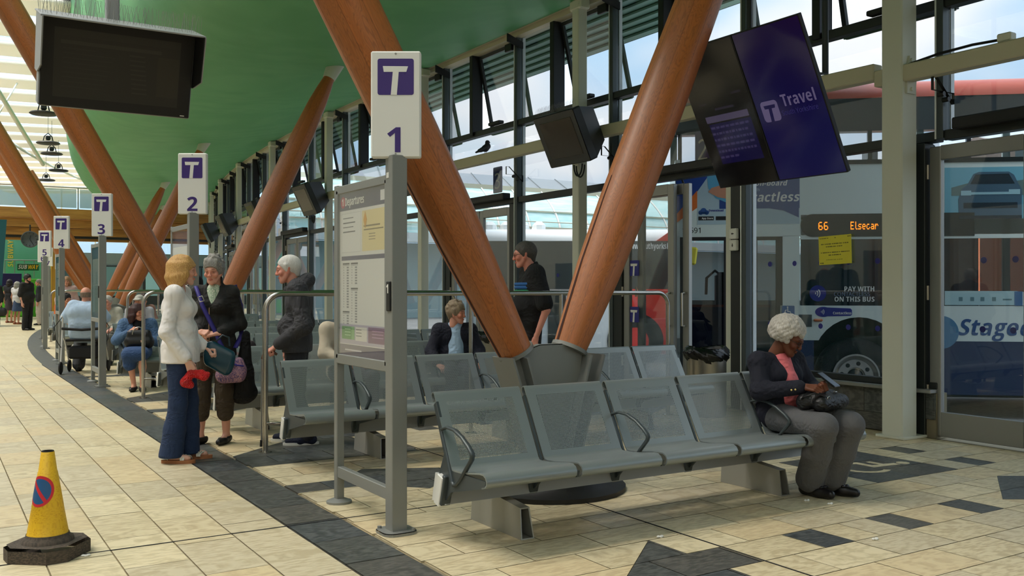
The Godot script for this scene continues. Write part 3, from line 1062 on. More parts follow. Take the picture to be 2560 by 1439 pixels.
func perforated() -> void:
	var im := Image.create(32, 56, false, Image.FORMAT_RGBA8)
	for y in 56:
		for x in 32:
			var d := 1e9
			for c in [Vector2(16, 14), Vector2(0, 42), Vector2(32, 42), Vector2(16, 70), Vector2(0, -14), Vector2(32, -14)]:
				d = minf(d, Vector2(x + 0.5, y + 0.5).distance_to(c))
			im.set_pixel(x, y, Color(1, 1, 1, 0.0 if d < 9.2 else 1.0) if absf(d - 9.2) > 0.7 else Color(1, 1, 1, clampf(0.5 + (d - 9.2) / 1.4, 0, 1)))
	M.seat = mat(C(146, 154, 154), 0.34, 0.45)
	M.perf = mat(C(146, 154, 154), 0.34, 0.45)
	M.perf.albedo_texture = ImageTexture.create_from_image(im)
	M.perf.transparency = BaseMaterial3D.TRANSPARENCY_ALPHA_SCISSOR
	M.perf.alpha_scissor_threshold = 0.5

# sheet bent along a profile in (z, y), extruded along x between x0 and x1, with thickness t
func sheet(b: MB, prof: Array, x0: float, x1: float, t := 0.008) -> void:
	var n := prof.size()
	var nn := []
	for i in n:
		var a: Vector2 = prof[maxi(0, i - 1)]
		var e: Vector2 = prof[mini(n - 1, i + 1)]
		var d := (e - a).normalized()
		nn.append(Vector2(-d.y, d.x))
	var top := []
	var under := []
	for x in [x0, x1]:
		var r := []
		var u := []
		for i in n:
			r.append(Vector3(x, prof[i].y, prof[i].x))
			u.append(Vector3(x, prof[i].y - nn[i].y * t, prof[i].x - nn[i].x * t))
		top.append(r)
		under.append(u)
	b.grid(top)
	b.grid([under[1], under[0]])
	for q in 2:
		for i in n - 1:
			b.face([top[q][i], top[q][i + 1], under[q][i + 1], under[q][i]])
	for i in [0, n - 1]:
		b.face([top[0][i], top[1][i], under[1][i], under[0][i]])

func make_bench(seats: int, arms: Array, feet: Array) -> Node3D:
	var root := Node3D.new()
	var pitch := 0.585
	var wd := 0.55
	# seat pan with its rolled front edge
	var pan := MB.new()
	var pf := [Vector2(0.205, 0.415), Vector2(0.215, 0.403), Vector2(0.24, 0.401), Vector2(0.32, 0.405), Vector2(0.5, 0.43), Vector2(0.535, 0.43), Vector2(0.56, 0.418), Vector2(0.572, 0.397), Vector2(0.567, 0.374), Vector2(0.55, 0.36), Vector2(0.52, 0.353)]
	sheet(pan, pf, 0.0, wd, 0.008)
	var pan_mesh := pan.mesh()
	# back: solid borders and a curled top round a perforated field
	var bk := MB.new()
	var lo := Vector2(0.205, 0.412)
	var hi := Vector2(0.012, 0.77)
	var up := (hi - lo).normalized()
	var p1 := lo + up * 0.035
	var p2 := hi - up * 0.035
	var curl := [p2, hi, hi + Vector2(-0.006, 0.012), hi + Vector2(-0.02, 0.02), hi + Vector2(-0.036, 0.014), hi + Vector2(-0.043, -0.002), hi + Vector2(-0.04, -0.022), hi + Vector2(-0.028, -0.036)]
	curl.reverse()
	sheet(bk, curl, 0.0, wd, 0.006)
	sheet(bk, [p1, lo], 0.0, wd, 0.006)
	sheet(bk, [p2, p1], 0.0, 0.062, 0.006)
	sheet(bk, [p2, p1], wd - 0.062, wd, 0.006)
	var bk_mesh := bk.mesh()
	var pr := MB.new()
	var hgt := p1.distance_to(p2)
	var un := (wd - 0.124) / 0.0092
	var vn := hgt / 0.0161
	pr.face([Vector3(0.062, p1.y, p1.x), Vector3(wd - 0.062, p1.y, p1.x), Vector3(wd - 0.062, p2.y, p2.x), Vector3(0.062, p2.y, p2.x)], [Vector2(0, vn), Vector2(un, vn), Vector2(un, 0), Vector2(0, 0)])
	var pr_mesh := pr.mesh()
	for i in seats:
		var x := i * pitch
		var sp := part("seat", pan_mesh, M.seat, root, Transform3D(Basis(), Vector3(x, 0, 0)))
		var bb := part("backrest", bk_mesh, M.seat, root, Transform3D(Basis(), Vector3(x, 0, 0)))
		part("perforated_panel", pr_mesh, M.perf, bb)
	# triangular beam with white end caps
	var ln := seats * pitch - 0.03
	var tri_ := PackedVector2Array([Vector2(-0.13, 0.2), Vector2(0.02, 0.2), Vector2(-0.02, 0.355), Vector2(-0.08, 0.355)])
	var bm := MB.new()
	bm.prism(tri_, ln - 0.02, Transform3D(Basis(Vector3.UP, PI / 2), Vector3(0.01, 0, 0)))
	part("beam", bm.mesh(), M.inox_matt, root)
	bm = MB.new()
	bm.prism(tri_, 0.012, Transform3D(Basis(Vector3.UP, PI / 2), Vector3(0.0, 0, 0)))
	bm.box(Vector3(-0.012, 0.275, 0.10), Vector3(0.03, 0.17, 0.06), 0.004, Basis(Vector3.RIGHT, 0.28))
	part("end_cap", bm.mesh(), M.capwhite, root)
	bm = MB.new()
	bm.prism(tri_, 0.012, Transform3D(Basis(Vector3.UP, PI / 2), Vector3(ln - 0.012, 0, 0)))
	part("end_cap", bm.mesh(), M.capwhite, root)
	# cast brackets under the joints
	var br := MB.new()
	var rot := Transform3D(Basis(Vector3.UP, PI / 2), Vector3.ZERO)
	br.prism(PackedVector2Array([Vector2(-0.06, 0.35), Vector2(-0.11, 0.22), Vector2(-0.15, 0.23), Vector2(-0.2, 0.28), Vector2(-0.55, 0.36), Vector2(-0.56, 0.395), Vector2(-0.21, 0.395), Vector2(-0.19, 0.43), Vector2(-0.03, 0.74), Vector2(0.0, 0.72), Vector2(-0.12, 0.47)]), 0.014, rot)
	br.box(Vector3(0.007, 0.28, 0.135), Vector3(0.06, 0.17, 0.03), 0.004, Basis(Vector3.RIGHT, 0.28))
	var br_mesh := br.mesh()
	for i in seats + 1:
		part("bracket", br_mesh, M.slate, root, Transform3D(Basis(), Vector3(clampf(i * pitch - 0.024, 0.0, ln - 0.02), 0, 0)))
	# armrests: a bent flat bar
	var ar := MB.new()
	var path := []
	for q in [[0.10, 0.60], [0.16, 0.617], [0.24, 0.612], [0.32, 0.585], [0.39, 0.545], [0.42, 0.52], [0.428, 0.505], [0.42, 0.485], [0.3, 0.36], [0.26, 0.33], [0.235, 0.325], [0.215, 0.34], [0.16, 0.47], [0.10, 0.585]]:
		path.append(Vector3(0, q[1], q[0]))
	ar.tube(path, 0.0085, 8, true, false, Vector2(1.9, 1.0))
	var ar_mesh := ar.mesh()
	for i in arms:
		part("armrest", ar_mesh, M.slate, root, Transform3D(Basis(), Vector3(clampf(i * pitch - 0.018, 0.0, ln), 0, 0)))
	# hollow feet, open towards the front
	var ft := MB.new()
	var wb := 0.042
	var wt := 0.03
	for sd in [-1.0, 1.0]:
		ft.face([Vector3(sd * wb, 0, -0.24), Vector3(sd * wb, 0, 0.31), Vector3(sd * wt, 0.165, 0.28), Vector3(sd * wt, 0.2, -0.1), Vector3(sd * wt, 0.2, -0.24)])
		ft.face([Vector3(sd * (wb - 0.007), 0.006, -0.23), Vector3(sd * (wb - 0.007), 0.006, 0.309), Vector3(sd * (wt - 0.007), 0.158, 0.279), Vector3(sd * (wt - 0.007), 0.193, -0.1), Vector3(sd * (wt - 0.007), 0.193, -0.23)])
		ft.face([Vector3(sd * wb, 0, 0.31), Vector3(sd * (wb - 0.007), 0.006, 0.309), Vector3(sd * (wt - 0.007), 0.158, 0.279), Vector3(sd * wt, 0.165, 0.28)])
	ft.face([Vector3(-wt, 0.165, 0.28), Vector3(wt, 0.165, 0.28), Vector3(wt, 0.2, -0.1), Vector3(-wt, 0.2, -0.1)])
	ft.face([Vector3(-wt, 0.2, -0.1), Vector3(wt, 0.2, -0.1), Vector3(wt, 0.2, -0.24), Vector3(-wt, 0.2, -0.24)])
	ft.face([Vector3(-wb, 0, 0.31), Vector3(wb, 0, 0.31), Vector3(wb - 0.007, 0.006, 0.309), Vector3(-wb + 0.007, 0.006, 0.309)])
	ft.face([Vector3(-wt + 0.007, 0.158, 0.279), Vector3(wt - 0.007, 0.158, 0.279), Vector3(wt, 0.165, 0.28), Vector3(-wt, 0.165, 0.28)])
	ft.face([Vector3(-wb, 0.001, -0.24), Vector3(wb, 0.001, -0.24), Vector3(wb, 0.001, 0.31), Vector3(-wb, 0.001, 0.31)])
	ft.face([Vector3(-wb, 0, -0.24), Vector3(wb, 0, -0.24), Vector3(wt, 0.2, -0.24), Vector3(-wt, 0.2, -0.24)])
	var ft_mesh := ft.mesh()
	for x in feet:
		part("foot", ft_mesh, M.inox_matt, root, Transform3D(Basis(), Vector3(x, 0, 0)))
	return root

func benches() -> void:
	M.inox_matt = mat(C(168, 168, 160), 0.42, 0.4)
	M.capwhite = mat(C(236, 236, 230), 0.25, 0.2)
	var a := make_bench(5, [0, 2, 4], [0.41, 2.42])
	var bb := make_bench(7, [1, 3, 5], [0.75, 2.1, 3.5])
	var lab_a := ["five-seat perforated steel bench nearest the camera, a woman on its far seat", "steel bench where the person in a navy cardigan sits", "steel bench where the woman in denim sits", "steel bench at the fourth gate along, left of its post", "steel bench at the farthest gate with seats"]
	var lab_b := ["long steel bench behind the nearest timber V, its left end at the rail", "long steel bench before the handrail behind the two standing women", "long steel bench behind the woman in denim", "long steel bench at the last rail but one", "farthest long steel bench, before the last rail"]
	for k in 5:
		for t in 2:
			var src: Node3D = a if t == 0 else bb
			var o: Node3D = src.duplicate()
			o.name = numbered("bench")
			add_child(o, true)
			o.transform = TB((-0.55 if t == 0 else 2.05) + 4.6 * k, 5.45 + (0.0 if k < 2 else (-0.22 if k == 2 and t == 1 else 0.12)))
			meta(o, (lab_a if t == 0 else lab_b)[k], "bench", "perforated steel benches")
	a.free()
	bb.free()

func rails() -> void:
	var lab := ["polished steel handrail behind the nearest timber V, ending beside the old man", "polished steel handrail between the gate 2 post and the woman in denim", "polished steel handrail by the man on the walking frame", "polished steel handrail, last but one along the hall", "polished steel handrail farthest along the hall"]
	for k in 5:
		var s := 2.54 + 4.6 * k
		var root := thing("handrail", lab[k], "handrail", TB(s, 5.42 + (0.0 if k == 0 else (-0.5 if k == 2 else 0.1))), "queue handrails")
		var b := MB.new()
		var pts := [Vector3(0, 0.0, 0)]
		var r := 0.14
		for i in 9:
			var a := PI / 2 * i / 8
			pts.append(Vector3(r - cos(a) * r, 1.31 - r + sin(a) * r, 0))
		for i in 9:
			var a := PI / 2 * i / 8
			pts.append(Vector3(4.38 - r + sin(a) * r, 1.31 - r + cos(a) * r, 0))
		pts.append(Vector3(4.38, 0, 0))
		b.tube(pts, 0.023, 14)
		part("rail", b.mesh(), M.chrome, root)
		for x in [1.95, 2.98]:
			b = MB.new()
			b.cyl(Vector3(x, 0, 0), Vector3(x, 1.3, 0), 0.02)
			part("upright", b.mesh(), M.chrome, root)
		for x in [0.0, 1.95, 2.98, 4.38]:
			b = MB.new()
			b.lathe([Vector2(0, 0), Vector2(0.055, 0), Vector2(0.055, 0.008), Vector2(0.03, 0.012), Vector2(0, 0.012)], 16, Transform3D(Basis(), Vector3(x, 0, 0)))
			part("floor_flange", b.mesh(), M.chrome, root)
		b = MB.new()
		b.tube([Vector3(0, 0.24, 0), Vector3(0.12, 0.24, 0.1), Vector3(0.12, 0.24, 0.44)], 0.015, 8)
		part("tie_bar", b.mesh(), M.chrome, root)
	# pale painted columns and the tie beam that joins them
	var root0 := thing("column", "square pale painted steel column beside the near glass door", "column", TB(0.27, 0.27), "front columns", "structure")
	var b0 := MB.new()
	b0.box(Vector3(0, 2.7, 0), Vector3(0.22, 5.4, 0.215), 0.012)
	part("shaft", b0.mesh(), M.col, root0)
	b0 = MB.new()
	b0.box(Vector3(0.03, 0.012, 0.0), Vector3(0.34, 0.024, 0.3), 0.004)
	part("base_plate", b0.mesh(), M.col, root0)
	b0 = MB.new()
	b0.prism(PackedVector2Array([Vector2(-0.06, -0.17), Vector2(0.06, -0.17), Vector2(0.08, 0.0), Vector2(0.06, 0.17), Vector2(-0.02, 0.17), Vector2(-0.06, 0.0)]), 0.02, Transform3D(Basis(), Vector3(0.0, 3.28, 0.108)))
	b0.cyl(Vector3(0, 3.41, 0.12), Vector3(0, 3.41, 0.145), 0.02, -1, 6)
	b0.cyl(Vector3(0, 3.15, 0.12), Vector3(0, 3.15, 0.145), 0.02, -1, 6)
	part("bolt_plate", b0.mesh(), M.col, root0)
	var sh := MB.new()
	sh.box(Vector3(0, 2.66, 0), Vector3(0.15, 5.32, 0.15), 0.01)
	var shm := sh.mesh()
	var hd := MB.new()
	hd.box(Vector3(0, 5.2, 0), Vector3(0.17, 0.14, 0.26), 0.02)
	hd.cyl(Vector3(-0.09, 5.2, 0.09), Vector3(-0.075, 5.2, 0.09), 0.02, -1, 6)
	var hdm := hd.mesh()
	for k in range(1, 11):
		var s := 0.47 + 4.73 * k
		var c := thing("column", "slim pale painted steel column, %s along the glass front from the near door" % ["", "first", "second", "third", "fourth", "fifth", "sixth", "seventh", "eighth", "ninth", "tenth"][k], "column", TB(s, 0.27), "front columns", "structure")
		part("shaft", shm, M.col, c)
		part("head_bracket", hdm, M.col, c)
	for k in range(-1, 10):
		var s0 := 0.47 + 4.73 * k
		var a := W(s0, 0.3, 3.31 + (0.1 if k > 0 else 0.05))
		var e := W(s0 + 4.73, 0.3, 3.31 + 0.1)
		if k < 0: a.y = 3.29; e.y = 3.29
		var tb := MB.new()
		tb.box((a + e) * 0.5, Vector3(0.13, 0.15, a.distance_to(e)), 0.01, Basis.looking_at(e - a))
		meta(part("tie_beam", tb.mesh(), M.cream), "beige box beam joining the front columns, run %d from the near door" % (k + 2), "beam", "front tie beams", "structure")

# ---------------------------------------------------------------- screens
func board_image() -> ImageTexture:
	var im := Image.create(240, 130, false, Image.FORMAT_RGB8)
	im.fill(C(40, 38, 35))
	im.fill_rect(Rect2i(0, 0, 240, 14), C(44, 42, 38))
	im.fill_rect(Rect2i(12, 22, 190, 7), C(54, 51, 46))
	for i in 9:
		im.fill_rect(Rect2i(16, 36 + 9 * i, 60 + (i * 37) % 40, 2), C(46, 44, 40))
		im.fill_rect(Rect2i(140 + (i * 13) % 12, 36 + 9 * i, 30, 3), C(52, 49, 44))
	im.fill_rect(Rect2i(196, 34, 44, 78), C(48, 45, 38))
	im.generate_mipmaps()
	return ImageTexture.create_from_image(im)

func screens() -> void:
	# big hooded departure screen hung over the hall, tilted down towards the camera
	var tilt := deg_to_rad(19.0)
	var base := TB(1.84, 6.665, 2.87)
	var root := thing("departure_screen", "large black departure screen in a grey hood with bird spikes, hung over the walkway", "screen", base)
	var t := Transform3D(Basis(Vector3.RIGHT, tilt), Vector3.ZERO)
	var grey := mat(C(150, 152, 152), 0.45, 0.3)
	var b := MB.new()
	b.box(Vector3(0, -0.0, -0.075), Vector3(0.99, 0.6, 0.15), 0.01)
	part("casing", b.mesh(), grey, root, t)
	b = MB.new()
	b.box(Vector3(0, 0, 0.003), Vector3(0.975, 0.585, 0.014), 0.004)
	var bez := part("bezel", b.mesh(), M.black, root, t)
	b = MB.new()
	b.face([Vector3(-0.41, -0.225, 0.0115), Vector3(0.40, -0.225, 0.0115), Vector3(0.40, 0.235, 0.0115), Vector3(-0.41, 0.235, 0.0115)], [Vector2(0, 1), Vector2(1, 1), Vector2(1, 0), Vector2(0, 0)])
	var sm := mat(Color.WHITE, 0.35)
	sm.albedo_texture = board_image()
	part("screen_panel", b.mesh(), sm, bez)
	b = MB.new()
	b.box(Vector3(0.44, -0.278, 0.0115), Vector3(0.03, 0.006, 0.002))
	part("maker_mark", b.mesh(), M.white, bez)
	var ck := PackedVector2Array([Vector2(-0.15, 0.31), Vector2(0.25, 0.31), Vector2(0.225, 0.0), Vector2(0.0, -0.075), Vector2(-0.15, -0.075)])
	b = MB.new()
	var side := Basis(Vector3.UP, -PI / 2)
	# local z of the prism → −x; its x → z
	b.prism(ck, 0.008, t * Transform3D(side, Vector3(-0.5, 0, 0)))
	b.prism(ck, 0.008, t * Transform3D(side, Vector3(0.513, 0, 0)))
	b.box(t * Vector3(0, 0.313, 0.025), Vector3(1.03, 0.012, 0.40), 0.003, t.basis)
	part("hood", b.mesh(), grey, root)
	b = MB.new()
	b.prism(ck, 0.005, t * Transform3D(side, Vector3(-0.494, 0, 0)))
	b.prism(ck, 0.005, t * Transform3D(side, Vector3(0.504, 0, 0)))
	b.box(t * Vector3(0, 0.304, 0.025), Vector3(0.99, 0.006, 0.34), 0.0, t.basis)
	part("hood_lining", b.mesh(), M.black, root)
	b = MB.new()
	var rr := RandomNumberGenerator.new()
	rr.seed = 4
	for i in 34:
		for j in 4:
			var p := t * Vector3(-0.5 + i * 0.0303 + rr.randf_range(-0.006, 0.006), 0.319, -0.12 + 0.085 * j)
			b.cyl(p, p + Vector3(rr.randf_range(-0.03, 0.03), 0.12, rr.randf_range(-0.03, 0.03) + (0.03 if j > 1 else -0.02)), 0.0013, 0.0008, 3)
	meta(part("bird_spikes", b.mesh(), M.alu, root), "", "", "", "stuff")
	b = MB.new()
	b.box(Vector3(-0.03, 1.35, -0.08), Vector3(0.085, 2.2, 0.085), 0.008)
	part("drop_pole", b.mesh(), grey, root)
	# deep monitors on the front columns
	var scr := mat(C(58, 52, 44), 0.2)
	var shell := mat(C(46, 48, 50), 0.45)
	var hold := mat(C(54, 56, 58), 0.45)
	var lab := ["boxy dark monitor tilted down over the pigeon's beam, cables looping below", "boxy dark monitor half behind the gate 1 sign", "boxy dark monitor above the white-haired man", "boxy dark monitor beside the second timber V's right log", "boxy dark monitor with a hanging cable loop by the gate 2 post", "small dark monitor farthest along the front columns"]
	for k in 6:
		var s: float = [4.88, 9.6, 14.75, 19.3, 24.1, 28.6][k]
		var mr := thing("monitor", lab[k], "monitor", TB(s, 0.80, 3.29, -PI / 2), "monitors on the front columns")
		var tt := Transform3D(Basis(Vector3.RIGHT, deg_to_rad(25)), Vector3.ZERO)
		b = MB.new()
		b.prism(rrect(0.90, 0.70, 0.02, 2), 0.12, tt * Transform3D(Basis(), Vector3(0, 0, -0.12)), 0.006)
		part("front_frame", b.mesh(), shell, mr)
		b = MB.new()
		var fr := [Vector3(-0.44, -0.34, -0.12), Vector3(0.44, -0.34, -0.12), Vector3(0.44, 0.34, -0.12), Vector3(-0.44, 0.34, -0.12)]
		var re := [Vector3(-0.32, -0.2, -0.42), Vector3(0.32, -0.2, -0.42), Vector3(0.32, 0.25, -0.42), Vector3(-0.32, 0.25, -0.42)]
		for i in 4:
			b.face([tt * fr[(i + 1) % 4], tt * fr[i], tt * re[i], tt * re[(i + 1) % 4]])
		b.face([tt * re[1], tt * re[0], tt * re[3], tt * re[2]])
		part("rear_housing", b.mesh(), hold, mr)
		b = MB.new()
		b.box(tt * Vector3(0, 0.01, 0.001), Vector3(0.70, 0.50, 0.01), 0.003, tt.basis)
		part("screen_panel", b.mesh(), scr, mr)
		b = MB.new()
		b.tube([tt * Vector3(0, 0.1, -0.4), Vector3(0.02, 0.05, -0.5), Vector3(0.02, 0.08, -0.6)], 0.03, 8)
		b.box(Vector3(0.02, 0.06, -0.55), Vector3(0.2, 0.06, 0.1), 0.008)
		part("wall_arm", b.mesh(), M.alu, mr)
		b = MB.new()
		for q in [0.0, 0.05]:
			var lp := []
			for i in 13:
				var a := PI * i / 12
				lp.append(Vector3(0.18 + q + 0.09 * cos(a), -0.33 - 0.15 * sin(a) - q * 0.4, -0.14))
			b.tube(lp, 0.011, 6)
		part("cable", b.mesh(), M.rubber, mr)
		if k == 0:
			b = MB.new()
			for i in 26:
				for j in 3:
					var p := tt * Vector3(-0.42 + i * 0.033, 0.35, -0.02 - 0.04 * j)
					b.cyl(p, p + Vector3(0.006 * (i % 3 - 1), 0.11, 0.02 * (j - 1)), 0.0012, 0.001, 3)
			meta(part("bird_spikes", b.mesh(), M.alu, mr), "", "", "", "stuff")
	# twin portrait screens, tilted down towards the hall
	var tw := thing("information_screens", "pair of tall dark portrait information screens tilted down beside the right timber log", "screen", TB(0.215, 2.175, 2.785, -PI / 2))
	var ti := Transform3D(Basis(Vector3.RIGHT, deg_to_rad(26.4)), Vector3.ZERO)
	for q in 2:
		var x := -0.338 + 0.676 * q
		b = MB.new()
		b.box(ti * Vector3(x, 0, -0.02), Vector3(0.668, 1.24, 0.04), 0.004, ti.basis)
		var fm := part("screen_frame", b.mesh(), M.black, tw)
		b = MB.new()
		b.face([Vector3(x - 0.325, -0.61, 0.0015), Vector3(x + 0.325, -0.61, 0.0015), Vector3(x + 0.325, 0.61, 0.0015), Vector3(x - 0.325, 0.61, 0.0015)], [Vector2(0, 1), Vector2(1, 1), Vector2(1, 0), Vector2(0, 0)])
		var sc := mat(C(8, 7, 10), 0.12)
		sc.emission_enabled = true
		sc.emission_operator = BaseMaterial3D.EMISSION_OP_MULTIPLY
		sc.emission = Color.WHITE
		sc.emission_energy_multiplier = 0.22
		sc.emission_texture = panel_image(q)
		part("screen_panel", b.mesh(), sc, fm, ti)
		if q == 1:
			var wm := glow(C(112, 100, 140), 0.2)
			b = MB.new()
			var px := Transform3D(Basis(), Vector3(x - 0.19, -0.04, 0.0025)) 
			var body := rrect(0.17, 0.17, 0.03)
			b.prism(body, 0.0006, ti * px)
			var lg := part("logo_panel", b.mesh(), wm, fm)
			b = MB.new()
			b.prism(PackedVector2Array([Vector2(-0.055, 0.05), Vector2(0.06, 0.05), Vector2(0.053, 0.022), Vector2(0.018, 0.022), Vector2(0.008, -0.085), Vector2(-0.024, -0.085), Vector2(-0.012, 0.022), Vector2(-0.05, 0.022)]), 0.0009, ti * px)
			part("logo_letter", b.mesh(), glow(C(14, 6, 70), 0.22), lg)
			text("lettering", "Travel", 0.095, wm, fm, ti * Transform3D(Basis(), Vector3(x + 0.105, 0.02, 0.0025)), true, 0.86, 0.0006)
			text("lettering", "South Yorkshire", 0.04, glow(C(40, 34, 92), 0.3), fm, ti * Transform3D(Basis(), Vector3(x + 0.085, -0.075, 0.0025)), false, 0.9, 0.0006)
	b = MB.new()
	for q in [-0.4, 0.4]:
		b.tube([ti * Vector3(q, 0.2, -0.06), Vector3(q, 0.25, -0.35), Vector3(q, 2.1, -0.35)], 0.025, 8)
	b.box(ti * Vector3(0, 0.2, -0.08), Vector3(1.0, 0.08, 0.05), 0.004, ti.basis)
	part("hanger", b.mesh(), M.dark, tw)

func panel_image(q: int) -> ImageTexture:
	var w := 160
	var h := 300
	var im := Image.create(w, h, false, Image.FORMAT_RGB8)
	if q == 1:
		im.fill(C(12, 6, 72))
		for y in h:
			im.fill_rect(Rect2i(0, y, w, 1), C(30, 16, 58).lerp(C(8, 4, 72), clampf(y / 200.0, 0, 1)))
	else:
		im.fill(C(7, 6, 6))
		im.fill_rect(Rect2i(26, 145, 118, 14), C(80, 72, 96))
		im.fill_rect(Rect2i(30, 162, 116, 88), C(16, 10, 58))
		for i in 6:
			var n := 100 if i < 5 else 50
			var x := 32
			while x < 32 + n:
				var l := 4 + (x * 7 + i * 5) % 9
				im.fill_rect(Rect2i(x, 168 + i * 13, l, 5), C(60, 52, 92))
				x += l + 3
		im.fill_rect(Rect2i(20, 116, 22, 4), C(34, 28, 40))
		im.fill_rect(Rect2i(60, 130, 52, 5), C(40, 34, 48))
		im.fill_rect(Rect2i(116, 104, 26, 5), C(34, 28, 40))
	im.generate_mipmaps()
	return ImageTexture.create_from_image(im)

# ---------------------------------------------------------------- outside the glass
# shapes on a bus side are given in the photograph's scale: u metres right, v metres up from the ground, on the plane z = 0 of the bus
func plate(b: MB, x0: float, y0: float, x1: float, y1: float, k: float, ox: float, z := 0.0, t := 0.004) -> void:
	var p := U(x0, y1, k, ox)
	var q := U(x1, y0, k, ox)
	b.box(Vector3((p.x + q.x) * 0.5, (p.y + q.y) * 0.5, z + t * 0.5), Vector3(q.x - p.x, q.y - p.y, t))

func U(x: float, y: float, k: float, ox: float) -> Vector2:
	return Vector2((x - ox) * k, 1.35 + 0.22 + (722.0 - y) * k)

func outside() -> void:
	var road := MB.new()
	road.box(Vector3(40.1, -0.47, -30), Vector3(80, 0.5, 140))
	var asphalt := tri(mat(Color.WHITE, 0.85), noise_tex(6.0, C(84, 86, 86), C(112, 112, 110), 9, 4, 128), Vector3(0.3, 0.3, 0.3))
	meta(part("ground", road.mesh(), asphalt), "grey bus stand surface outside the glass front", "ground", "", "structure")
	# canopy over the stands: pale boards with dark joints
	var can := thing("canopy", "pale green boarded canopy soffit outside the glass, dark grooves between its boards", "canopy", Transform3D(), "", "structure")
	var cols := 0
	for j in 9:
		var w := -0.12 - 0.16 * j
		for i in 8:
			var s0 := -10.0 + 7.14 * i
			var b := MB.new()
			var a := W(s0, w - 0.07, 5.56 - 0.04 * j)
			var e := W(s0 + 7.14, w - 0.07, 5.56 - 0.04 * j)
			b.box((a + e) * 0.5, Vector3(0.14, 0.03, a.distance_to(e) + 0.05), 0.0, Basis.looking_at(e - a))
			part("board", b.mesh(), M.canopy, can)
	var cb := MB.new()
	var rows := []
	for i in 34:
		var s := -10.0 + 2.0 * i
		rows.append([W(s, 0.0, 5.62), W(s, -1.6, 5.24), W(s, -1.64, 5.3), W(s, 0.0, 5.7)])
	cb.grid(rows)
	part("deck", cb.mesh(), M.darkgreen, can)
	bus_near()
	bus_far()
	wing()
	street()
	glass_marks()

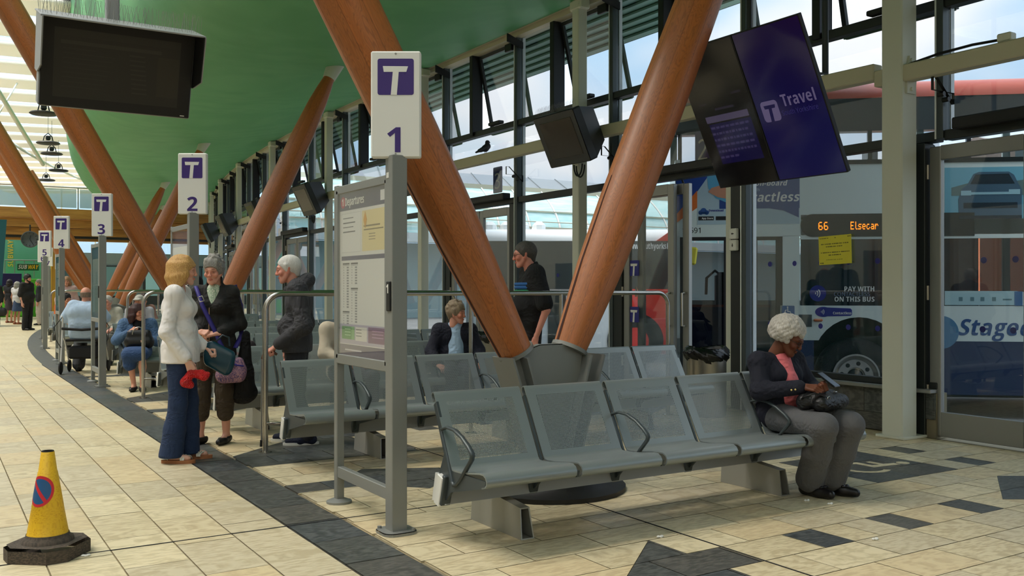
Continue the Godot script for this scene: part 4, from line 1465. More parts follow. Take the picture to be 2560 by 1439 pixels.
func bus_near() -> void:
	var k := 11.8 / 2340.0 * 0.965
	var ox := 1690.0
	# the side of the bus stands square to the camera, 11.8 m away
	var right := Vector3(cos(deg_to_rad(-32)), 0, -sin(deg_to_rad(-32)))
	var fwd := Vector3(-sin(deg_to_rad(-32)), 0, -cos(deg_to_rad(-32)))
	var o := Vector3(-7.79, 0, 5.1) + fwd * 11.8 + right * ((ox - 1280.0) * 11.8 / 2340.0)
	o.y = -0.22
	var xf := Transform3D(Basis(Vector3.UP, deg_to_rad(-40)), o)
	var bus := thing("bus", "white and navy double-decker bus to Elsecar, its door side towards the glass", "bus", xf, "buses at the stands")
	var white := mat(C(214, 226, 220), 0.3)
	var navy := mat(C(26, 44, 84), 0.3)
	var dark := mat(C(18, 20, 24), 0.25)
	var tint := glassy(C(16, 22, 26), 0.55, 0.0)
	var red := mat(C(158, 62, 38), 0.35)
	var ln := 9.6
	var wd := 2.5
	var P := func(x: float, y: float) -> Vector2: return U(x, y, k, ox)
	# ---- side skin, built as plates around the openings (door, lower windows, upper windows)
	var b := MB.new()
	plate(b, 1690, 405, 3590, 533, k, ox, -0.05, 0.05)         # between decks
	plate(b, 1690, 533, 2003, 588, k, ox, -0.05, 0.05)
	plate(b, 1690, 586, 1700, 985, k, ox, -0.05, 0.05)
	plate(b, 1958, 586, 2000, 765, k, ox, -0.05, 0.05)
	plate(b, 2003, 586, 3590, 596, k, ox, -0.05, 0.05)
	# band under the windows with the wheel arch cut out of it
	var band := PackedVector2Array([P.call(1952, 764), P.call(3590, 764), P.call(3590, 852), P.call(2262, 852)])
	for i in 17:
		var a := PI * i / 16.0
		band.append(P.call(2145 + 112 * cos(a), 905 - 112 * sin(a)) if P.call(2145 + 112 * cos(a), 905 - 112 * sin(a)).y > P.call(0, 852).y else P.call(2145 + 98 * signf(cos(a)), 852))
	band.append(P.call(1952, 852))
	b.prism(band, 0.05, Transform3D(Basis(), Vector3(0, 0, -0.05)))
	part("side_panel", b.mesh(), white, bus)
	b = MB.new()
	plate(b, 2258, 850, 3590, 985, k, ox, -0.05, 0.048)
	plate(b, 1952, 850, 2035, 985, k, ox, -0.05, 0.048)
	part("skirt", b.mesh(), navy, bus)
	b = MB.new()
	plate(b, 2022, 790, 2268, 1000, k, ox, -0.62, 0.01)
	plate(b, 1690, 985, 3590, 992, k, ox, -0.3, 0.25)
	part("wheel_housing", b.mesh(), M.black, bus)
	# ---- body shell: front, roof, floors, far side
	b = MB.new()
	b.box(Vector3(ln / 2, U(0, 232, k, ox).y + 0.14, -wd / 2 - 0.17), Vector3(ln, 0.1, wd - 0.36))
	part("roof", b.mesh(), white, bus)
	b = MB.new()
	var cv := []
	for q in [[0.0, 0.0], [ln, 0.0]]:
		var r := []
		for i in 7:
			var a := PI / 2 * i / 6
			r.append(Vector3(q[0], U(0, 240, k, ox).y + 0.24 * sin(a), -0.02 - 0.3 * (1.0 - cos(a))))
		cv.append(r)
	b.grid(cv)
	b.box(Vector3(0.6, U(0, 240, k, ox).y + 0.1, -0.1), Vector3(1.2, 0.22, 0.1), 0.04)
	part("roof_cove", b.mesh(), red, bus)
	b = MB.new()
	b.box(Vector3(ln / 2, U(0, 468, k, ox).y, -wd / 2), Vector3(ln, 0.4, wd - 0.12))
	b.box(Vector3(ln / 2, 0.3, -wd / 2 - 0.2), Vector3(ln, 0.1, wd - 0.7))
	b.box(Vector3(ln / 2, U(0, 246, k, ox).y, -wd / 2), Vector3(ln - 0.1, 0.03, wd - 0.12))
	part("deck_floor", b.mesh(), dark, bus)
	b = MB.new()
	b.box(Vector3(ln / 2, 0.8, -wd), Vector3(ln, 1.2, 0.05))
	b.box(Vector3(ln / 2, U(0, 470, k, ox).y, -wd), Vector3(ln, 0.85, 0.05))
	for i in 9:
		b.box(Vector3(0.05 + i * 1.19, 2.2, -wd), Vector3(0.1, 3.9, 0.05))
	part("far_side", b.mesh(), white, bus)
	b = MB.new()
	b.box(Vector3(0.02, U(0, 470, k, ox).y, -wd / 2), Vector3(0.06, 0.8, wd))
	b.box(Vector3(0.02, 0.55, -wd / 2), Vector3(0.06, 0.8, wd))
	b.box(Vector3(ln, 2.2, -wd / 2), Vector3(0.06, 4.0, wd))
	part("end_panel", b.mesh(), white, bus)
	# ---- upper windows: dark tinted band above, clear below, posts between
	b = MB.new()
	plate(b, 1690, 240, 3590, 322, k, ox, -0.06, 0.03)
	part("upper_tint_band", b.mesh(), mat(C(38, 46, 52), 0.3), bus)
	for i in 8:
		b = MB.new()
		var x0 := 1700.0 + 236.0 * i
		plate(b, x0 + 4, 322, x0 + 232, 398, k, ox, -0.05, 0.012)
		part("upper_window", b.mesh(), glassy(C(120, 150, 150), 0.12, 0.0), bus)
		b = MB.new()
		plate(b, x0 - 5, 322, x0 + 5, 405, k, ox, -0.06, 0.05)
		part("window_post", b.mesh(), dark, bus)
	b = MB.new()
	plate(b, 1690, 396, 3590, 407, k, ox, -0.05, 0.06)
	part("window_rail", b.mesh(), dark, bus)
	# headrests of the upper deck seats
	for q in [2190, 2330, 2570]:
		b = MB.new()
		var c: Vector2 = P.call(q, 385)
		b.box(Vector3(c.x, c.y, -0.4), Vector3(0.12, 0.36, 0.42), 0.05)
		part("seat", b.mesh(), navy, bus)
	# ---- destination display
	b = MB.new()
	var dp := PackedVector2Array()
	for i in 13:
		var a := PI / 2 + PI * i / 12
		dp.append(P.call(2032 + 29 * cos(a), 561 - 29 * sin(a)))
	dp.append(P.call(2420, 590))
	dp.append(P.call(2420, 532))
	b.prism(dp, 0.012, Transform3D(Basis(), Vector3(0, 0, -0.005)))
	var dd := part("destination_display", b.mesh(), dark, bus)
	var led := glow(C(255, 128, 10), 1.5)
	dot_text(dd, "66", P.call(2047, 573), P.call(0, 552).y - P.call(0, 573).y, led, 0.055)
	dot_text(dd, "Elsecar", P.call(2125, 572), P.call(0, 552).y - P.call(0, 572).y, led, 0.042)
	# ---- lower windows
	for q in [[2003, 2212], [2216, 2430], [2434, 2650], [2654, 2870], [2874, 3090], [3094, 3400]]:
		b = MB.new()
		plate(b, q[0], 596, q[1], 764, k, ox, -0.02, 0.012)
		part("lower_window", b.mesh(), glassy(C(14, 22, 34), 0.9 if q[0] < 2300 else 0.72, 0.0), bus)
	b = MB.new()
	plate(b, 2200, 596, 2220, 764, k, ox, -0.03, 0.03)
	part("window_post", b.mesh(), dark, bus)
	# pay notice on the window, three lines
	text("lettering", "PAY WITH", 0.06, M.white, bus, Transform3D(Basis(), Vector3(P.call(2146, 0).x, P.call(0, 722).y, -0.004)), true, 0.95, 0.001)
	text("lettering", "CONTACTLESS", 0.052, mat(C(118, 130, 158), 0.5), bus, Transform3D(Basis(), Vector3(P.call(2128, 0).x, P.call(0, 735).y, -0.004)), false, 0.95, 0.001)
	text("lettering", "ON THIS BUS", 0.06, M.white, bus, Transform3D(Basis(), Vector3(P.call(2134, 0).x, P.call(0, 748).y, -0.004)), true, 0.95, 0.001)
	b = MB.new()
	b.prism(circle(0.10, 24, P.call(2045, 733)), 0.002, Transform3D(Basis(), Vector3(0, 0, -0.006)))
	var em := part("contactless_badge", b.mesh(), M.navy, bus)
	b = MB.new()
	waves(b, P.call(2036, 733), 0.014, 3, -0.003)
	part("contactless_waves", b.mesh(), M.white, em)
	# ---- stickers and fittings below
	b = MB.new()
	b.prism(rrect(0.15, 0.14, 0.01, 2, P.call(1972, 779)), 0.002, Transform3D(Basis(), Vector3(0, 0, 0.0)))
	var ws := part("wheelchair_sticker", b.mesh(), mat(C(34, 92, 150), 0.4), bus)
	b = MB.new()
	wheelchair(b, P.call(1972, 779), 0.055, 0.002)
	part("wheelchair_symbol", b.mesh(), M.white, ws)
	b = MB.new()
	var cs := PackedVector2Array()
	for i in 15:
		var a := PI / 3 + (TAU - TAU / 3) * i / 14
		cs.append(P.call(2058 + 20 * cos(a), 780 - 13 * sin(a)))
	cs.append_array(PackedVector2Array([P.call(2124, 790), P.call(2128, 787), P.call(2128, 775), P.call(2124, 771)]))
	b.prism(cs, 0.002)
	var st := part("contactless_sticker", b.mesh(), M.navy, bus)
	b = MB.new()
	waves(b, P.call(2051, 780), 0.009, 3, 0.002)
	part("contactless_waves", b.mesh(), M.white, st)
	text("lettering", "Contactless", 0.032, M.white, st, Transform3D(Basis(), Vector3(P.call(2104, 0).x, P.call(0, 783).y, 0.003)), true, 0.9, 0.001)
	b = MB.new()
	plate(b, 1998, 787, 2030, 818, k, ox, 0.0, 0.004)
	part("air_vent", b.mesh(), M.slate, bus)
	b = MB.new()
	var lp: Vector2 = P.call(2045, 801)
	b.box(Vector3(lp.x, lp.y, 0.01), Vector3(0.11, 0.035, 0.03), 0.012)
	part("side_lamp", b.mesh(), mat(C(196, 110, 60), 0.3), bus)
	# ---- wheel
	var wc: Vector2 = P.call(2142, 941)
	var wx := Transform3D(Basis(Vector3.RIGHT, PI / 2), Vector3(wc.x, 0.48, -0.1))
	b = MB.new()
	b.lathe([Vector2(0.27, -0.25), Vector2(0.44, -0.25), Vector2(0.48, -0.2), Vector2(0.48, -0.04), Vector2(0.44, 0.0), Vector2(0.29, 0.0), Vector2(0.27, -0.02)], 40, wx)
	var ty := part("tyre", b.mesh(), M.rubber, bus)
	b = MB.new()
	b.lathe([Vector2(0.285, 0.0), Vector2(0.285, 0.02), Vector2(0.265, 0.02), Vector2(0.25, -0.03), Vector2(0.225, -0.045), Vector2(0.215, -0.02), Vector2(0.12, -0.02), Vector2(0.115, -0.05), Vector2(0.0, -0.05)], 40, wx)
	part("rim", b.mesh(), mat(C(172, 172, 168), 0.4, 0.5), ty)
	b = MB.new()
	for i in 8:
		var a := TAU * i / 8 + 0.2
		b.lathe([Vector2(0.027, -0.019), Vector2(0.024, -0.0185), Vector2(0, -0.0185)], 12, wx * Transform3D(Basis(), Vector3(cos(a) * 0.168, 0, sin(a) * 0.168)))
	b.lathe([Vector2(0.1, -0.049), Vector2(0.07, -0.02), Vector2(0.0, -0.01)], 20, wx)
	part("hub", b.mesh(), M.dark, ty)
	# ---- door: two glazed leaves, driver's corner behind
	b = MB.new()
	plate(b, 1700, 588, 1712, 985, k, ox, -0.05, 0.05)
	plate(b, 1942, 588, 1958, 985, k, ox, -0.05, 0.05)
	plate(b, 1700, 588, 1958, 597, k, ox, -0.05, 0.05)
	plate(b, 1812, 590, 1822, 985, k, ox, -0.06, 0.05)
	part("door_frame", b.mesh(), M.black, bus)
	for q in [[1712, 1812], [1822, 1942]]:
		b = MB.new()
		plate(b, q[0], 597, q[1], 965, k, ox, -0.04, 0.01)
		part("door_pane", b.mesh(), glassy(C(14, 20, 32), 0.5, 0.0), bus)
	b = MB.new()
	plate(b, 1700, 770, 1950, 985, k, ox, -0.9, 0.02)
	part("fare_desk", b.mesh(), navy, bus)
	b = MB.new()
	plate(b, 1702, 765, 1950, 772, k, ox, -0.86, 0.02)
	part("desk_rail", b.mesh(), mat(C(190, 96, 40), 0.4), bus)
	b = MB.new()
	b.box(Vector3(0.72, 1.55, -1.15), Vector3(0.3, 0.5, 0.35), 0.05)
	b.tube([Vector3(0.45, 1.5, -1.2), Vector3(0.45, 1.72, -1.1), Vector3(0.56, 1.82, -1.05), Vector3(0.68, 1.72, -1.1), Vector3(0.68, 1.5, -1.2)], 0.02, 8, true)
	part("fare_machine", b.mesh(), M.black, bus)
	b = MB.new()
	b.tube([Vector3(-0.02, 3.0, 0.02), Vector3(0.05, 3.0, 0.1), Vector3(0.10, 2.85, 0.14), Vector3(0.11, 2.1, 0.14)], 0.014, 8)
	b.box(Vector3(0.12, 2.08, 0.14), Vector3(0.08, 0.06, 0.06), 0.01)
	part("mirror_arm", b.mesh(), M.black, bus)
	b = MB.new()
	b.box(Vector3(0.2, 1.98, 0.15), Vector3(0.1, 0.22, 0.06), 0.02, Basis(Vector3.BACK, -0.12))
	part("mirror", b.mesh(), mat(C(206, 196, 60), 0.4), bus)
	# ---- livery and advert between the decks
	b = MB.new()
	b.prism(PackedVector2Array([P.call(1690, 405), P.call(1690, 535), P.call(1745, 470), P.call(1790, 405)]), 0.003)
	part("livery_blue", b.mesh(), mat(C(20, 62, 140), 0.35), bus)
	b = MB.new()
	b.prism(PackedVector2Array([P.call(1690, 552), P.call(1690, 530), P.call(1744, 468), P.call(1744, 512)]), 0.0035)
	part("livery_orange", b.mesh(), mat(C(218, 108, 34), 0.35), bus)
	b = MB.new()
	plate(b, 1744, 425, 2000, 556, k, ox, 0.0, 0.002)
	var ad := part("advert_panel", b.mesh(), mat(C(172, 194, 202), 0.4), bus)
	b = MB.new()
	plate(b, 1800, 425, 2000, 516, k, ox, 0.002, 0.001)
	part("advert_blue", b.mesh(), mat(C(28, 66, 130), 0.4), ad)
	b = MB.new()
	var sw := PackedVector2Array([P.call(1850, 516), P.call(1900, 512), P.call(1950, 516), P.call(1998, 538), P.call(1998, 516)])
	b.prism(PackedVector2Array([P.call(1998, 516), P.call(1998, 540), P.call(1960, 522), P.call(1925, 516)]), 0.004)
	part("advert_swoosh", b.mesh(), mat(C(28, 66, 130), 0.4), ad)
	b = MB.new()
	b.prism(PackedVector2Array([P.call(1768, 425), P.call(1772, 462), P.call(1790, 488), P.call(1818, 500), P.call(1818, 425)]), 0.004)
	part("advert_sky", b.mesh(), mat(C(92, 164, 196), 0.4), ad)
	b = MB.new()
	b.prism(PackedVector2Array([P.call(1772, 472), P.call(1780, 462), P.call(1800, 456), P.call(1818, 450), P.call(1818, 490), P.call(1796, 486)]), 0.006)
	part("advert_hand", b.mesh(), mat(C(200, 140, 110), 0.5), ad)
	text("lettering", "on-board", 0.065, M.white, ad, Transform3D(Basis(), Vector3(P.call(1930, 0).x, P.call(0, 452).y, 0.005)), true, 1.0, 0.001, 0.2)
	text("lettering", "with", 0.04, mat(C(150, 176, 210), 0.5), ad, Transform3D(Basis(), Vector3(P.call(1889, 0).x, P.call(0, 468).y, 0.005)), true, 1.0, 0.001)
	text("lettering", "contactless", 0.115, M.white, ad, Transform3D(Basis(), Vector3(P.call(1914, 0).x, P.call(0, 488).y, 0.005)), true, 0.98, 0.001, 0.2)
	text("lettering", "Download", 0.028, M.navy, ad, Transform3D(Basis(), Vector3(P.call(1792, 0).x, P.call(0, 520).y, 0.004)), true, 1.0, 0.001)
	b = MB.new()
	for q in [[-7, -1, 6], [0, 3, 8], [8, -1, 6]]:
		var c: Vector2 = P.call(1760 + q[0], 524 - q[1])
		b.prism(circle(q[2] * k, 14, c), 0.004)
	plate(b, 1748, 524, 1772, 529, k, ox, 0.002, 0.002)
	part("cloud_icon", b.mesh(), mat(C(34, 86, 150), 0.4), ad)
	b = MB.new()
	plate(b, 1747, 535, 1786, 545, k, ox, 0.002, 0.002)
	plate(b, 1791, 535, 1828, 545, k, ox, 0.002, 0.002)
	part("store_badge", b.mesh(), M.black, ad)
	text("lettering", "App Store", 0.022, M.white, ad, Transform3D(Basis(), Vector3(P.call(1770, 0).x, P.call(0, 540).y, 0.005)), true, 1.0, 0.001)
	text("fleet_number", "15591", 0.07, M.black, bus, Transform3D(Basis(), Vector3(P.call(1730, 0).x, P.call(0, 571).y, 0.001)), false, 0.95, 0.001)
	# ---- car advert on the right, between the decks
	b = MB.new()
	plate(b, 2350, 420, 2900, 548, k, ox, 0.0, 0.002)
	var ca := part("advert_panel", b.mesh(), mat(C(104, 168, 186), 0.4), bus)
	b = MB.new()
	b.prism(PackedVector2Array([P.call(2366, 470), P.call(2420, 455), P.call(2470, 462), P.call(2620, 440), P.call(2620, 490), P.call(2366, 490)]), 0.004)
	part("advert_hills", b.mesh(), mat(C(86, 112, 110), 0.5), ca)
	b = MB.new()
	b.prism(PackedVector2Array([P.call(2384, 545), P.call(2382, 500), P.call(2390, 474), P.call(2404, 462), P.call(2418, 437), P.call(2430, 432), P.call(2500, 432), P.call(2512, 440), P.call(2522, 462), P.call(2530, 476), P.call(2530, 545)]), 0.006)
	part("advert_car", b.mesh(), mat(C(62, 92, 112), 0.3), ca)
	b = MB.new()
	b.prism(PackedVector2Array([P.call(2410, 462), P.call(2422, 438), P.call(2500, 437), P.call(2514, 462)]), 0.007)
	plate(b, 2384, 540, 2530, 548, k, ox, 0.003, 0.005)
	plate(b, 2394, 508, 2520, 522, k, ox, 0.003, 0.005)
	part("advert_car_glass", b.mesh(), mat(C(28, 40, 52), 0.2), ca)
	b = MB.new()
	plate(b, 2388, 478, 2412, 490, k, ox, 0.003, 0.0055)
	plate(b, 2500, 476, 2526, 488, k, ox, 0.003, 0.0055)
	plate(b, 2412, 482, 2500, 488, k, ox, 0.003, 0.0055)
	part("advert_car_lamps", b.mesh(), mat(C(150, 190, 200), 0.3), ca)
	# ---- poster strip in the lower window, lettering under it
	b = MB.new()
	plate(b, 2350, 727, 2520, 762, k, ox, 0.0, 0.003)
	var ps := part("window_strip", b.mesh(), mat(C(168, 200, 204), 0.4), bus)
	b = MB.new()
	plate(b, 2513, 728, 2532, 763, k, ox, 0.002, 0.003)
	part("strip_badge", b.mesh(), mat(C(58, 104, 150), 0.4), ps)
	b = MB.new()
	plate(b, 2532, 729, 2700, 763, k, ox, 0.0, 0.003)
	part("strip_text", b.mesh(), M.white, ps)
	b = MB.new()
	for q in [2387, 2414, 2438, 2465]:
		plate(b, q - 4, 742, q + 5, 752, k, ox, 0.002, 0.002)
	plate(b, 2486, 746, 2507, 750, k, ox, 0.002, 0.002)
	part("strip_icons", b.mesh(), mat(C(90, 124, 130), 0.5), ps)
	text("lettering", "Stagecoach", 0.2, mat(C(40, 78, 130), 0.4), bus, Transform3D(Basis(), Vector3(P.call(2530, 0).x, P.call(0, 818).y, 0.002)), true, 0.96, 0.002, 0.22)
	b = MB.new()
	b.prism(circle(0.2, 32, P.call(2342, 830)), 0.004)
	part("livery_disc", b.mesh(), mat(C(74, 122, 156), 0.4), bus)
	# inner ceiling light strip and the small running text sign inside the top deck
	b = MB.new()
	var ts: Vector2 = P.call(2155, 389)
	b.box(Vector3(ts.x, ts.y, -0.5), Vector3(0.4, 0.05, 0.03))
	var rt := part("running_sign", b.mesh(), M.black, bus)
	text("lettering", "66 Elsecar", 0.03, glow(C(255, 90, 40), 0.8), rt, Transform3D(Basis(), Vector3(ts.x, ts.y, -0.482)), false, 1.2, 0.001)

func waves(b: MB, c: Vector2, r: float, n: int, z: float) -> void:
	for i in n:
		var rr := r * (1.0 + 1.15 * i) * 1.6
		var p := PackedVector2Array()
		for j in 9:
			var a := -0.75 + 1.5 * j / 8.0
			p.append(c + Vector2(cos(a), sin(a)) * rr)
		for j in 9:
			var a := 0.75 - 1.5 * j / 8.0
			p.append(c + Vector2(cos(a), sin(a)) * (rr - r * 0.75))
		b.prism(p, 0.001, Transform3D(Basis(), Vector3(0, 0, z)))

func wheelchair(b: MB, c: Vector2, r: float, z: float) -> void:
	var xf := Transform3D(Basis(), Vector3(c.x, c.y, z))
	var ring := PackedVector2Array()
	for i in 15:
		var a := deg_to_rad(120 + 230.0 * i / 14)
		ring.append(Vector2(cos(a) - 0.1, sin(a) - 0.25) * r * 0.75)
	for i in 15:
		var a := deg_to_rad(350 - 230.0 * i / 14)
		ring.append(Vector2(cos(a) * 0.7 - 0.1, sin(a) * 0.7 - 0.25) * r * 0.75)
	b.prism(ring, 0.001, xf)
	b.prism(circle(r * 0.17, 10, Vector2(-0.15, 0.95) * r), 0.001, xf)
	b.prism(PackedVector2Array([Vector2(-0.25, 0.75) * r, Vector2(-0.05, 0.75) * r, Vector2(0.0, 0.05) * r, Vector2(0.45, 0.05) * r, Vector2(0.75, -0.6) * r, Vector2(0.95, -0.5) * r, Vector2(0.85, -0.75) * r, Vector2(0.65, -0.8) * r, Vector2(0.35, -0.12) * r, Vector2(-0.2, -0.12) * r]), 0.001, xf)

# letters of lit dots on a 5 x 7 field
func dot_text(parent: Node, words: String, at: Vector2, h: float, m: Material, pitch_x: float) -> void:
	var glyph := {
		"6": [14, 16, 16, 30, 17, 17, 14], "E": [31, 16, 16, 30, 16, 16, 31], "l": [8, 8, 8, 8, 8, 8, 6], "s": [0, 0, 15, 16, 14, 1, 30],
		"e": [0, 0, 14, 17, 31, 16, 14], "c": [0, 0, 14, 16, 16, 17, 14], "a": [0, 0, 14, 1, 15, 17, 15], "r": [0, 0, 22, 25, 16, 16, 16]}
	var b := MB.new()
	var d := h / 7.0
	var x := at.x
	for ch in words:
		var g: Array = glyph[ch]
		for r in 7:
			for q in 5:
				if int(g[r]) & (16 >> q):
					b.box(Vector3(x + q * pitch_x * 0.18, at.y + (6.5 - r) * d, 0.010), Vector3(minf(d, pitch_x * 0.2) * 0.95, d * 0.88, 0.004))
		x += pitch_x * (1.18 if ch != "l" else 0.95)
	part("lit_lettering", b.mesh(), m, parent)

func bus_far() -> void:
	var k := 20.0 / 2340.0
	var ox := 1165.0
	var fwd := Vector3(-sin(deg_to_rad(-32)), 0, -cos(deg_to_rad(-32)))
	var right := Vector3(cos(deg_to_rad(-32)), 0, -sin(deg_to_rad(-32)))
	var o := Vector3(-7.79, 0, 5.1) + fwd * 20.0 + right * ((ox - 1280.0) * k)
	o.y = -0.22
	var bus := thing("bus", "single-decker white and red bus seen between the timber logs", "bus", Transform3D(Basis(Vector3.UP, deg_to_rad(-32)), o), "buses at the stands")
	var white := mat(C(232, 236, 236), 0.3)
	var red := mat(C(210, 46, 38), 0.3)
	var P := func(x: float, y: float) -> Vector2: return U(x, y, k, ox)
	var x1 := 1716.0
	var b := MB.new()
	var rows := []
	for x in [0.0, (x1 - ox) * k]:
		var r := []
		for i in 8:
			var a := PI / 2 * i / 7
			r.append(Vector3(x, P.call(0, 602).y + 0.27 * sin(a), -0.35 * (1.0 - cos(a))))
		r.append(Vector3(x, P.call(0, 602).y + 0.27, -2.5))
		rows.append(r)
	b.grid(rows)
	for i in 4:
		b.box(Vector3(0.5 + 0.36 * i, P.call(0, 566).y, -1.2), Vector3(0.28, 0.3, 1.4), 0.08)
	part("roof", b.mesh(), white, bus)
	b = MB.new()
	plate(b, ox, 602, x1, 722, k, ox, -0.03, 0.03)
	part("window_band", b.mesh(), mat(C(58, 62, 64), 0.12), bus)
	b = MB.new()
	plate(b, ox, 722, 1300, 885, k, ox, -0.04, 0.04)
	plate(b, 1300, 750, 1560, 885, k, ox, -0.04, 0.04)
	plate(b, ox, 740, 1560, 752, k, ox, -0.04, 0.045)
	part("white_side", b.mesh(), white, bus)
	b = MB.new()
	var rp := PackedVector2Array([P.call(1535, 885), P.call(1545, 770), P.call(1562, 722), P.call(x1, 722), P.call(x1, 885)])
	b.prism(rp, 0.05, Transform3D(Basis(), Vector3(0, 0, -0.04)))
	part("red_side", b.mesh(), red, bus)
	b = MB.new()
	b.prism(PackedVector2Array([P.call(1640, 602), P.call(1700, 560), P.call(x1, 560), P.call(x1, 602)]), 0.02, Transform3D(Basis(), Vector3(0, 0, 0.0)))
	part("red_shoulder", b.mesh(), red, bus)
	b = MB.new()
	for q in [[1255, 720], [1320, 716]]:
		plate(b, q[0] + 50, 730, q[0] + 95, 880, k, ox, 0.0, 0.02)
	part("door_frame", b.mesh(), M.dark, bus)
	for x in [1588.0]:
		var wc: Vector2 = P.call(x, 860)
		var wx := Transform3D(Basis(Vector3.RIGHT, PI / 2), Vector3(wc.x, 0.46, 0.02))
		b = MB.new()
		b.lathe([Vector2(0.6, -0.03), Vector2(0.6, 0.012), Vector2(0.46, 0.012), Vector2(0.46, 0.0), Vector2(0.3, 0.0), Vector2(0.28, -0.02), Vector2(0.0, -0.02)], 32, wx)
		part("wheel", b.mesh(), M.rubber, bus)
	text("lettering", "www.southyorkshire", 0.125, M.white, bus, Transform3D(Basis(), Vector3(P.call(1628, 0).x, P.call(0, 615).y, 0.004)), true, 0.62, 0.002)
	b = MB.new()
	b.box(Vector3((x1 - ox) * k / 2, 1.2, -2.5), Vector3((x1 - ox) * k, 2.4, 0.05))
	b.box(Vector3(0.03, 1.2, -1.25), Vector3(0.05, 2.4, 2.5))
	part("body", b.mesh(), white, bus)

func wing() -> void:
	# the far wing of the station: a barrel of pale green glass under a grey metal roof
	var root := thing("station_wing", "curved pale green glazed wing across the bus yard under a grey standing-seam roof", "building", Transform3D())
	var glassm := mat(C(178, 222, 216), 0.25)
	glassm = tri(glassm, noise_tex(2.0, C(168, 216, 212), C(214, 240, 236), 14, 3, 128, Vector2(0.4, 3.0)), Vector3(0.10, 0.4, 0.10))
	glassm.albedo_color = Color.WHITE
	var pts := []
	for i in 13:
		var a := PI * 0.5 * i / 12.0
		pts.append(Vector2(-1.9 * (sin(a)) , 4.3 + 3.1 * sin(a * 0.999)))
	var prof := []
	for i in 11:
		var f := i / 10.0
		prof.append(Vector2(2.4 * f * f, 4.2 + 3.2 * f))       # leans back as it rises
	for q in 26:
		var w0 := -7.0 - 2.1 * q
		var b := MB.new()
		var r0 := []
		var r1 := []
		for p in prof:
			r0.append(W(0, 0) + Vector3(-w0, p.y, -40.0 - p.x))
			r1.append(Vector3(-(w0 - 2.04), p.y, -40.0 - p.x))
		b.grid([r0, r1])
		part("glass_bay", b.mesh(), glassm, root)
		b = MB.new()
		var rib := []
		for p in prof: rib.append(Vector3(-w0, p.y, -39.95 - p.x))
		b.tube(rib, 0.05, 6)
		part("rib", b.mesh(), M.white, root)
		b = MB.new()
		b.face([Vector3(-w0, 7.42, -42.2), Vector3(-w0 + 2.06, 7.42, -42.2), Vector3(-w0 + 3.3, 8.5, -45.5), Vector3(-w0 + 1.24, 8.5, -45.5)])
		part("roof_sheet", b.mesh(), mat(C(122, 128, 132), 0.5, 0.2), root)
		b = MB.new()
		b.tube([Vector3(-w0, 7.46, -42.2), Vector3(-w0 + 1.24, 8.54, -45.5)], 0.04, 4)
		part("roof_seam", b.mesh(), M.slate, root)
	var b2 := MB.new()
	b2.box(Vector3(34.5, 7.3, -42.3), Vector3(55, 0.3, 0.4))
	b2.box(Vector3(34.5, 4.9, -40.0), Vector3(55, 0.08, 0.1))
	b2.box(Vector3(34.5, 5.9, -40.6), Vector3(55, 0.06, 0.1))
	b2.tube([Vector3(7, 5.2, -39.6), Vector3(56, 5.2, -39.6)], 0.03, 6)
	part("gutter", b2.mesh(), M.cream, root)
	b2 = MB.new()
	b2.box(Vector3(34.5, 4.1, -40.2), Vector3(55, 0.5, 0.6))
	part("fascia", b2.mesh(), mat(C(190, 200, 198), 0.5), root)
	b2 = MB.new()
	b2.box(Vector3(34.5, 1.8, -41.2), Vector3(55, 4.1, 0.2))
	part("lower_front", b2.mesh(), mat(C(126, 150, 150), 0.35), root)

